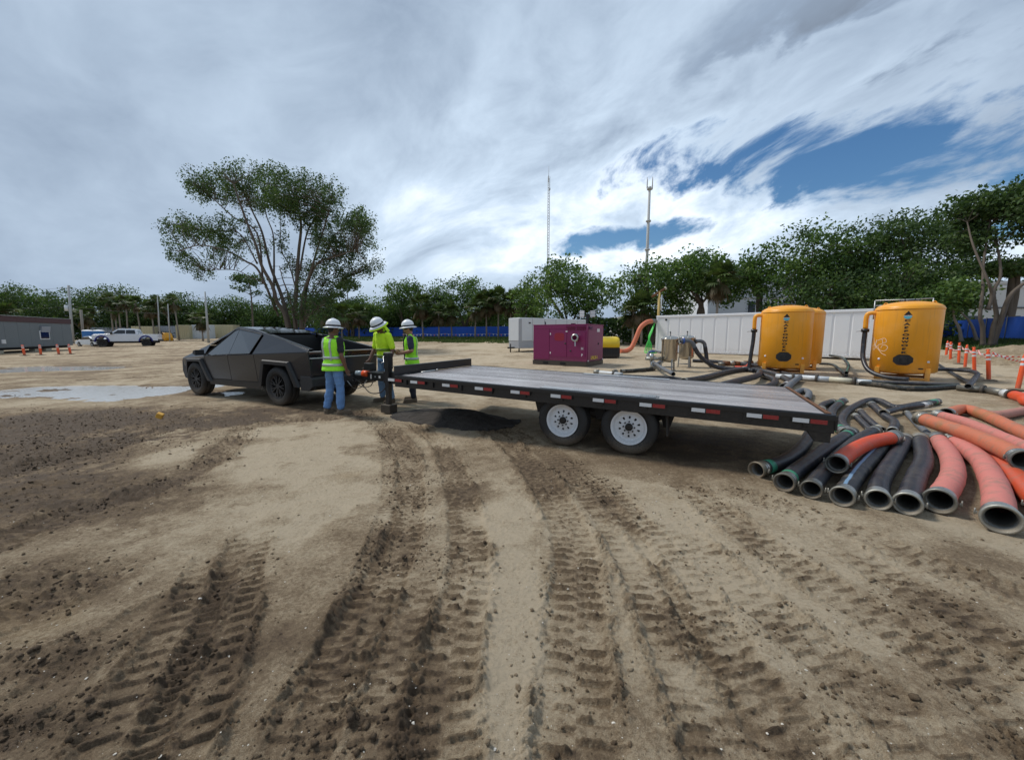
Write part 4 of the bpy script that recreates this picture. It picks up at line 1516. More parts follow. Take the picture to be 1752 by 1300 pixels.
def build_person(loc, face, label, spec):
    S = spec['scale']
    gz = max(float(soil_z(loc[0] + a_, loc[1] + b_)[0][0]) for a_ in (-0.15, 0.0, 0.15) for b_ in (-0.1, 0.1))
    t = empty('person', (loc[0], loc[1], gz + 0.006), rz=face, label=label, cat='person')
    t.scale = (S, S, S)
    lean = spec.get('lean', 0.0)
    # torso stations (z, cx, rx depth, ry half width)
    tor = [(0.86, 0.00, 0.105, 0.150), (0.94, 0.00, 0.118, 0.168), (1.04, 0.01, 0.108, 0.155), (1.16, 0.01, 0.108, 0.158), (1.28, 0.005, 0.118, 0.175),
           (1.38, 0.00, 0.112, 0.180), (1.45, -0.005, 0.085, 0.150), (1.49, -0.01, 0.06, 0.085)]
    b = spec.get('bulk', 1.0)
    sh = lambda z: lean * max(0.0, z - 0.95)
    T = lambda grow, z0, z1: ('l', [((cx + sh(z), 0, z), rx * b + grow, ry * b + grow) for z, cx, rx, ry in tor if z0 <= z <= z1])
    nk = Vector((0.0 + sh(1.5), 0, 1.50))
    hd = nk + Vector(spec.get('head', (0.025, 0, 0.125)))
    legs = spec['legs']
    arms = spec['arms']
    pr = [T(-0.012, 0.8, 1.5), ('c', nk - Vector((0, 0, 0.03)), hd - Vector((0.01, 0, 0.03)), 0.058, 0.055)]
    f = Vector(spec.get('look', (1, 0, 0))).normalized()
    lt = Vector((0, 0, 1)).cross(f).normalized()
    up = f.cross(lt)
    pr += [('e', hd, (0.092, 0.076, 0.112)), ('c', hd + f * 0.03 - up * 0.07, hd + f * 0.055 - up * 0.085, 0.045, 0.035),
           ('c', hd + f * 0.085 + up * 0.01, hd + f * 0.108 - up * 0.028, 0.010, 0.015), ('c', hd + f * 0.07 + up * 0.03 + lt * 0.03, hd + f * 0.07 + up * 0.03 - lt * 0.03, 0.018, 0.018),
           ('c', hd + f * 0.084 - up * 0.055 + lt * 0.018, hd + f * 0.084 - up * 0.055 - lt * 0.018, 0.010, 0.010)]
    for s in (1, -1):
        pr.append(('c', hd + lt * s * 0.075 + up * 0.015, hd + lt * s * 0.078 - up * 0.025, 0.014, 0.011))
    for a in arms:
        shd, el, wr = [Vector(q) for q in a['j']]
        pr += [('chain', [shd, shd + (el - shd) * 0.4, el, el + (wr - el) * 0.3, wr], [0.058, 0.050, 0.041, 0.043, 0.028])]
        pr += hand_prims(wr, a.get('hd', wr - el), a.get('th', (1, 0, 0)), a.get('curl', 0.5))
    for l in legs:
        hp, kn, an, toe = [Vector(q) for q in l]
        pr += [('chain', [hp, hp + (kn - hp) * 0.5, kn, kn + (an - kn) * 0.35, an], [0.085, 0.072, 0.052, 0.052, 0.036]), ('c', an - Vector((0, 0, 0.03)), toe, 0.035, 0.03)]
    link('body', blobmesh('body', pr, spec['skin'], 0.0075, 3), t)
    # shirt with sleeves
    sp_ = [T(0.006, 0.9, 1.47), ('c', nk - Vector((0, 0, 0.07)), nk - Vector((0, 0, 0.03)), 0.075, 0.066)]
    for a in arms:
        shd, el, wr = [Vector(q) for q in a['j']]
        e = shd + (el - shd) * spec.get('sleeve', 0.75)
        sp_ += [('chain', [shd, shd + (e - shd) * 0.5, e], [0.070, 0.066, 0.062])]
    shirt = link('shirt', blobmesh('shirt', sp_, spec['shirt'], 0.012, 4, 0.022, 13, 1), t)
    # trousers
    tp_ = [T(0.014, 0.85, 1.0)]
    for l in legs:
        hp, kn, an, toe = [Vector(q) for q in l]
        k1 = spec.get('flare', 1.0)
        tp_ += [('chain', [hp, hp + (kn - hp) * 0.45, kn, kn + (an - kn) * 0.5, an + Vector((0, 0, 0.06))], [0.103, 0.092, 0.075, 0.070 * k1, 0.066 * k1])]
    link('trousers', blobmesh('trousers', tp_, spec['trousers'], 0.012, 4, 0.026, 12, 3), t)
    for l in legs:
        hp, kn, an, toe = [Vector(q) for q in l]
        bt = [('c', an + Vector((-0.01, 0, 0.0)), an + Vector((-0.02, 0, -0.05)), 0.050, 0.046), ('c', Vector((an.x - 0.03, an.y, 0.045)), Vector((toe.x, toe.y, 0.042)), 0.046, 0.042)]
        d = Vector((toe.x - an.x, toe.y - an.y, 0)).normalized()
        bo = link('boot', blobmesh('boot', bt, M['boot'], 0.010, 3), t)
        q = MB()
        sole = []
        sd_ = Vector((-d.y, d.x, 0))
        for k in range(16):
            a_ = 2 * PI * k / 16
            c0 = Vector(((an.x + toe.x) / 2 - 0.012 * d.x, (an.y + toe.y) / 2 - 0.012 * d.y, 0))
            p = c0 + d * (0.155 * math.cos(a_)) + sd_ * (0.050 * math.sin(a_))
            sole.append((p.x, p.y))
        q.prism(sole, 'z', -0.004, 0.024).build('sole', M['rubber'], bo)
    # vest or bands
    if spec.get('vest'):
        vp = [T(0.022, 0.9, 1.46)]
        vp[0] = ('l', [((0.0 + sh(0.86), 0, 0.84), 0.150 * b, 0.195 * b)] + vp[0][1])
        for a in arms:
            shd = Vector(a['j'][0])
            vp.append(('c', (sh(1.45), shd.y * 0.45, 1.455), (shd.x, shd.y * 0.86, 1.435), 0.056, 0.050))
        v = link('vest', blobmesh('vest', vp, spec['vest'], 0.012, 3, 0.016, 11, 4), t)
        host, zs, g, bm_ = v, spec.get('bandz', (0.97, 1.10)), 0.030, spec.get('bandmat', M['silver_band'])
    else:
        host, zs, g, bm_ = shirt, spec.get('bandz', ()), 0.016, spec.get('bandmat', M['dark_band'])
    for z in zs:
        mb = MB()
        rs = []
        for dz_ in (-0.026, -0.024, 0.024, 0.026):
            zz_ = z + dz_
            for (za, ca, rxa, rya), (zb, cb, rxb, ryb) in zip(tor[:-1], tor[1:]):
                if za <= zz_ <= zb:
                    k = (zz_ - za) / (zb - za)
                    cx, rx, ry = ca + (cb - ca) * k, rxa + (rxb - rxa) * k, rya + (ryb - rya) * k
            gg = g + (0.002 if abs(dz_) < 0.025 else -0.012)
            ring = []
            for j in range(28):
                a_ = 2 * PI * j / 28
                ca, sa = math.cos(a_), math.sin(a_)
                ring.append((cx + sh(zz_) + (rx * b + gg) * math.copysign(abs(ca) ** 0.82, ca), (ry * b + gg) * math.copysign(abs(sa) ** 0.82, sa), zz_))
            rs.append(ring)
        mb.rings(rs, False, (False, False)).build('reflective_band', bm_, host)
    if spec.get('braces'):
        for y in (-0.10, 0.10):
            mb = MB()
            pts = []
            for z, cx, rx, ry in tor:
                if 1.04 <= z <= 1.45:
                    k = (1 - (y / (ry * b + 0.03)) ** 2) ** 0.5
                    pts.append(Vector((cx + sh(z) + spec['braces'] * (rx * b + 0.030) * k, y, z)))
            for p0, p1 in zip(pts[:-1], pts[1:]):
                mb.beam(p0, p1, 0.048, 0.010, up=(spec['braces'], 0, 0))
            mb.build('reflective_brace', bm_, host)
    if spec.get('open_front'):
        mb = MB()
        pts = [Vector((cx + sh(z) + (rx * b + 0.031), 0.03, z)) for z, cx, rx, ry in tor if 0.9 <= z <= 1.46]
        pts[0] = pts[0] + Vector((0.012, 0, 0))
        for p0, p1 in zip(pts[:-1], pts[1:]):
            mb.beam(p0, p1, 0.11, 0.012, up=(1, 0, 0))
        mb.build('shirt_front', spec['shirt'], shirt)
    # head gear
    hat = hard_hat(t, hd + up * 0.038, spec.get('hat_tilt', (0, 0, 0)), M['hat_white'], M['black_cloth'])
    link('hair', blobmesh('hair', [('e', hd - f * 0.012 + up * 0.012, (0.094, 0.080, 0.106))], M['hair'], 0.012, 2), t)
    eyes = MB()
    if spec.get('shades'):
        mb = MB()
        mb.tube([hd - f * 0.02 + lt * 0.082 + up * 0.02, hd + f * 0.075 + lt * 0.062 + up * 0.018, hd + f * 0.1 + up * 0.016, hd + f * 0.075 - lt * 0.062 + up * 0.018, hd - f * 0.02 - lt * 0.082 + up * 0.02], 0.014, 8)
        mb.build('sunglasses', M['glass_dark'], t)
    else:
        for s in (1, -1):
            MB().ball(hd + f * 0.083 + lt * s * 0.030 + up * 0.012, 0.011, 8, 6).build('eye', M['hat_white'], t)
    return t, hat, hd, up


LEG_STAND = [[(0, 0.095, 0.90), (0.02, 0.13, 0.49), (-0.02, 0.165, 0.085), (0.15, 0.19, 0.045)], [(0, -0.095, 0.90), (0.03, -0.115, 0.49), (0.0, -0.13, 0.085), (0.17, -0.16, 0.045)]]
# nearest worker: seen from behind, right arm hanging, left arm in front of him
build_person((-3.60, 7.77, 0.0), R(62), 'worker seen from behind in lime vest, blue jeans and white hard hat', dict(
    scale=1.045, skin=M['skin_dark'], shirt=M['black_cloth'], trousers=M['jeans'], vest=M['hivis_green'], bulk=1.2, flare=1.12, lean=0.02, braces=-1,
    head=(0.02, 0, 0.125), look=(0.93, -0.35, -0.06), hat_tilt=(0, 0.05, 0), bandz=(0.955, 1.09),
    legs=[[(0, 0.10, 0.90), (0.01, 0.15, 0.49), (-0.05, 0.19, 0.085), (0.10, 0.23, 0.045)], [(0, -0.10, 0.90), (0.02, -0.13, 0.49), (-0.01, -0.15, 0.085), (0.12, -0.24, 0.045)]],
    arms=[dict(j=[(0, -0.205, 1.415), (-0.03, -0.275, 1.13), (0.05, -0.285, 0.88)], th=(1, 0.2, 0), curl=0.5),
          dict(j=[(0, 0.205, 1.415), (0.02, 0.27, 1.13), (0.23, 0.17, 1.06)], th=(0, 0, 1), curl=0.7)]))
# middle worker: yellow shirt, head bowed towards the hitch, sun shade on his hat
w2, hat2, hd2, up2 = build_person((-3.00, 9.10, 0.0), R(-128), 'worker in neon yellow shirt with head bowed and shaded hard hat behind the trailer jack', dict(
    scale=1.12, skin=M['skin_dark'], shirt=M['hivis_yellow'], trousers=M['jeans_pale'], bulk=1.0, lean=0.10, bandz=(0.985, 1.115), sleeve=0.85,
    head=(0.06, 0.0, 0.085), look=(0.85, -0.1, -0.5), hat_tilt=(0, 0.50, 0), legs=LEG_STAND,
    arms=[dict(j=[(0.04, -0.20, 1.415), (0.06, -0.27, 1.13), (0.20, -0.25, 0.90)], th=(1, 0, 0), curl=0.6),
          dict(j=[(0.04, 0.20, 1.415), (-0.02, 0.26, 1.13), (0.06, 0.27, 0.88)], th=(1, 0, 0), curl=0.5)]))
sm = MB()
M4 = Matrix.Translation(hd2 + up2 * 0.03) @ Euler((0, 0.50, 0)).to_matrix().to_4x4() @ Matrix.Diagonal((1.15, 1.03, 1.1, 1.0))
sm.lathe([(0.120, 0.010), (0.182, -0.022), (0.184, -0.030), (0.150, -0.016), (0.118, -0.004)], 32, M4)
o_ = sm.build('sun_shade', M['hivis_yellow'], hat2)
nf = MB()
rs_ = []
for k in range(9):
    a = PI * 0.58 + PI * 0.84 * k / 8
    ring = []
    for zz_, rr_ in ((-0.01, 0.124), (-0.09, 0.130), (-0.17, 0.150), (-0.172, 0.144), (-0.09, 0.124), (-0.01, 0.118)):
        ring.append(M4 @ Vector((rr_ * math.cos(a), rr_ * math.sin(a), zz_)))
    rs_.append(ring)
nf.rings(rs_).build('neck_flap', M['hivis_yellow'], hat2)
# right-hand worker: in profile, facing the others, holding a phone in both hands
w3, hat3, hd3, up3 = build_person((-2.39, 9.22, 0.0), R(190), 'worker in open lime vest over navy shirt holding a phone beside the flatbed nose', dict(
    scale=1.065, skin=M['skin_tan'], shirt=M['navy_cloth'], trousers=M['dark_trousers'], vest=M['hivis_green'], bulk=1.08, lean=0.03, shades=True, open_front=True, braces=-1,
    head=(0.04, 0, 0.12), look=(0.95, 0.0, -0.3), hat_tilt=(0, 0.10, 0), bandz=(0.97,), legs=LEG_STAND,
    arms=[dict(j=[(0.02, 0.21, 1.415), (-0.02, 0.30, 1.15), (0.25, 0.14, 1.08)], hd=(0.8, -0.6, 0.1), th=(0, 0, 1), curl=0.8),
          dict(j=[(0.02, -0.21, 1.415), (0.02, -0.28, 1.15), (0.26, -0.10, 1.10)], hd=(0.8, 0.6, 0.1), th=(0, 0, 1), curl=0.8)]))
ph = MB().box((0, 0, 0), (0.015, 0.075, 0.15)).build('phone', M['glass_dark'], None, (-2.39 + 1.065 * (-0.355), 9.22 - 0.06, 1.065 * 1.14), (0, 0.5, R(190)), bevel=0.006)
tag(ph, 'dark phone held in both hands by the worker in the open vest', 'phone')
# ================================================================== hoses and pipes
def hose_mat(name, col, rough, ribs=42.0, stripe=None, stain=None, var=0.2, dust=0.55):
    m = bpy.data.materials.new(name)
    m.use_nodes = True
    t = m.node_tree
    t.nodes.clear()
    N = NT(t)
    uv = N.n('ShaderNodeAttribute', attribute_name='along').outputs['Fac']
    oc = N.n('ShaderNodeTexCoord').outputs['Object']
    n1 = N.noise(oc, 3.0, 5.0, 0.6)
    n2 = N.noise(oc, 26.0, 4.0, 0.65)
    k = N.m('ADD', 1.0 - var, N.m('MULTIPLY', N.m('ADD', N.m('MULTIPLY', n1, 0.6), N.m('MULTIPLY', n2, 0.4)), 2 * var))
    c = N.mix(1.0, (*col, 1), N.n('ShaderNodeCombineXYZ', {0: k, 1: k, 2: k}).outputs[0], 'MULTIPLY')
    if stain:
        c = N.mix(N.m('MULTIPLY', N.step(n1, 0.52, 0.68), 0.6), c, stain)
    n3 = N.noise(oc, 7.0, 6.0, 0.7)
    c = N.mix(N.m('MULTIPLY', N.step(n3, 0.46, 0.70), dust), c, (0.26, 0.205, 0.145))
    c = N.mix(N.m('MULTIPLY', N.step(n2, 0.58, 0.72), 0.4), c, (0.20, 0.155, 0.11))
    if stripe:
        an = N.n('ShaderNodeAttribute', attribute_name='around').outputs['Fac']
        band = N.m('MULTIPLY', N.step(an, 0.20, 0.215), N.m('SUBTRACT', 1.0, N.step(an, 0.255, 0.27)))
        c = N.mix(N.m('MULTIPLY', band, 0.8), c, stripe)
    w = N.m('SINE', N.m('MULTIPLY', uv, 2 * PI * ribs))
    bmp = N.n('ShaderNodeBump', {'Strength': 0.55, 'Distance': 0.008, 'Height': w}).outputs[0]
    p = N.n('ShaderNodeBsdfPrincipled', {'Base Color': c, 'Roughness': N.m('ADD', rough - 0.1, N.m('MULTIPLY', n2, 0.2)), 'Normal': bmp})
    N.n('ShaderNodeOutputMaterial', {'Surface': p.outputs[0]})
    return m


HM = {'black': hose_mat('hose_black', (0.022, 0.026, 0.036), 0.36, dust=0.28), 'grey': hose_mat('hose_grey', (0.13, 0.145, 0.165), 0.6),
      'orange': hose_mat('hose_orange', (0.74, 0.075, 0.018), 0.45, dust=0.35), 'deep': hose_mat('hose_deep_orange', (0.62, 0.085, 0.025), 0.5),
      'pink': hose_mat('hose_pink', (0.66, 0.215, 0.175), 0.7, var=0.16), 'salmon': hose_mat('hose_salmon', (0.62, 0.175, 0.085), 0.65, stain=(0.34, 0.18, 0.05)),
      'dusty': hose_mat('hose_dusty', (0.50, 0.22, 0.17), 0.75), 'striped': hose_mat('hose_green_stripe', (0.016, 0.020, 0.020), 0.4, stripe=(0.02, 0.22, 0.10)),
      'streak': hose_mat('hose_blue_streak', (0.025, 0.028, 0.034), 0.42, stripe=(0.25, 0.42, 0.62))}
M['green_band'] = pm('green_band', (0.05, 0.28, 0.16), 0.5, 0, 0.2, 20)
M['tan_band'] = pm('tan_band', (0.46, 0.42, 0.32), 0.5, 0, 0.2, 20)
M['coupling'] = pm('coupling', (0.30, 0.295, 0.26), 0.50, 0.75, 0.45, 22, bump=0.15, dirt=0.5, dirt_z=0.25, rand=0.45)
M['coupling_dark'] = pm('coupling_dark', (0.13, 0.13, 0.115), 0.6, 0.5, 0.45, 20, bump=0.2, dirt=0.7, dirt_z=0.3, rand=0.3)
M['coupling_rusty'] = pm('coupling_rusty', (0.26, 0.225, 0.17), 0.6, 0.6, 0.5, 20, bump=0.2, dirt=0.6, dirt_z=0.3, rand=0.3)
M['hose_bore'] = pm('hose_bore', (0.17, 0.165, 0.15), 0.6, 0, 0.3, 12)
M['pvc'] = pm('pvc', (0.70, 0.73, 0.74), 0.45, 0, 0.08, 6, dirt=0.5, dirt_z=0.3)
M['cream_pipe'] = pm('cream_pipe', (0.66, 0.62, 0.47), 0.5, 0, 0.1, 6, dirt=0.5, dirt_z=0.3)


def sweep_mesh(name, path, r, mat, n=18, r_in=None, squash=0.0):
    """round hose skin with arc length stored, open at both ends with a real wall"""
    P = [Vector(p) for p in path]
    T = [(P[min(i + 1, len(P) - 1)] - P[max(i - 1, 0)]).normalized() for i in range(len(P))]
    up = Vector((0, 0, 1))
    N0 = (up - T[0] * up.dot(T[0])).normalized()
    V, A, B = [], [], []
    L = 0.0
    frames = []
    Nn = N0
    for i, p in enumerate(P):
        if i:
            L += (p - P[i - 1]).length
        Nn = (Nn - T[i] * Nn.dot(T[i])).normalized()
        Bn = T[i].cross(Nn)
        frames.append((p, T[i], Nn, Bn, L))
    def ring(i, rr):
        p, t_, nn, bn, l = frames[i]
        for j in range(n):
            a = 2 * PI * j / n
            V.append(tuple(p + (nn * math.cos(a) + bn * math.sin(a)) * rr))
            A.append(l)
            B.append(((a / (2 * PI)) + 0.25) % 1.0)
    ri = r_in or r * 0.86
    depth = 0
    while depth < len(P) - 1 and frames[depth][4] < 0.45:
        depth += 1
    for i in range(depth, -1, -1):
        ring(i, ri)
    for i in range(len(P)):
        ring(i, r)
    e = len(P) - 1
    k = e
    while k > 0 and L - frames[k][4] < 0.45:
        k -= 1
    for i in range(e, k - 1, -1):
        ring(i, ri)
    m = len(V) // n
    F = []
    for i in range(m - 1):
        for j in range(n):
            l = (j + 1) % n
            F.append((i * n + j, i * n + l, (i + 1) * n + l, (i + 1) * n + j))
    me = np_mesh(name, np.array(V), np.array(F), mat, True, {'along': np.array(A), 'around': np.array(B)})
    me.materials.append(M['hose_bore'])
    mi = np.zeros(len(F), np.int32)
    mi[:(depth + 1) * n] = 1
    mi[(depth + len(P)) * n:] = 1
    me.polygons.foreach_set('material_index', mi)
    return me, frames


def frame_matrix(fr, sgn):
    p, t_, nn, bn, _ = fr
    d = t_ * sgn
    b2 = d.cross(nn)
    return Matrix(((nn.x, b2.x, d.x, p.x), (nn.y, b2.y, d.y, p.y), (nn.z, b2.z, d.z, p.z), (0, 0, 0, 1)))


def hose(label, col, r, pts, ends, group, near=True, n=18):
    pts = [Vector(p) for p in pts]
    r = r * (0.93 if near else 1.0)
    o = empty('hose', pts[0] - Vector((0, 0, pts[0].z)), label=label, cat='hose', group=group)
    base = Vector(o.location)
    path = spline([p - base for p in pts], 9)
    path = [p + Vector((rng.uniform(-1, 1), rng.uniform(-1, 1), 0)) * r * 0.03 for p in path]
    mk = 'streak' if 'pale blue streak' in label else ('striped' if 'green stripe' in label else col)
    me, fr = sweep_mesh('tube', path, r, HM[mk], n)
    link('tube', me, o)
    fs = [(fr[0], -1)] + ([(fr[-1], 1)] if near or 'c' in ends else [])
    if not near and not ends:
        fs = []
    for q, (f_, sg) in enumerate(fs):
        Mx = frame_matrix(f_, sg)
        # clamp sleeve, thick flange ring with two ears and bolts
        mb = MB()
        mb.lathe([(r * 0.84, -0.10), (r * 1.045, -0.115), (r * 1.07, -0.10), (r * 1.07, -0.02), (r * 1.09, -0.015), (r * 1.16, 0.0), (r * 1.19, 0.010), (r * 1.19, 0.030),
                  (r * 1.16, 0.040), (r * 1.04, 0.042), (r * 0.98, 0.030), (r * 0.90, 0.018), (r * 0.84, -0.10)], 26, Mx)
        c = mb.build('coupling', rng.choice((M['coupling'], M['coupling'], M['coupling_dark'], M['coupling_rusty'])), o)
        if near:
            for s in (-1, 1):
                eb = MB()
                a = Mx @ Vector((0.0, s * r * 1.22, -0.02))
                b = Mx @ Vector((0.0, s * r * 1.42, -0.02))
                eb.beam(a, b, 0.028, 0.018, up=(0, 0, 1))
                eb.cyl(Mx @ Vector((-0.02, s * r * 1.36, -0.02)), Mx @ Vector((0.035, s * r * 1.36, -0.02)), 0.006, n=6)
                eb.build('clamp_ear', M['coupling'], c)
            bb = MB()
            for z in (-0.085, -0.05):
                bb.lathe([(r * 1.072, z - 0.009), (r * 1.085, z - 0.007), (r * 1.085, z + 0.007), (r * 1.072, z + 0.009)], 26, Mx)
            bb.build('clamp_strap', M['steel'], c)
    def band(f_, mat, nm, w=0.05):
        Mx = frame_matrix(f_, 1)
        MB().lathe([(r * 0.99, -w), (r * 1.03, -w), (r * 1.03, w), (r * 0.99, w)], 22, Mx).build(nm, mat, o)
    m = len(fr)
    if 'g' in ends:
        band(fr[3], M['green_band'], 'green_sleeve', 0.045)
        band(fr[-4], M['green_band'], 'green_sleeve', 0.045)
    if 'G' in ends:
        Mx = frame_matrix(fr[-1], 1)
        MB().lathe([(r * 1.02, -0.35), (r * 1.04, -0.34), (r * 1.04, 0.0), (r * 0.9, 0.05), (r * 0.3, 0.07)], 20, Mx, (False, True)).build('green_cap', M['green_band'], o)
    if 'w' in ends:
        band(fr[-4], M['white_tape'], 'printed_label', 0.12)
    if 't' in ends:
        band(fr[-3], M['tan_band'], 'tan_clamp', 0.05)
    return o


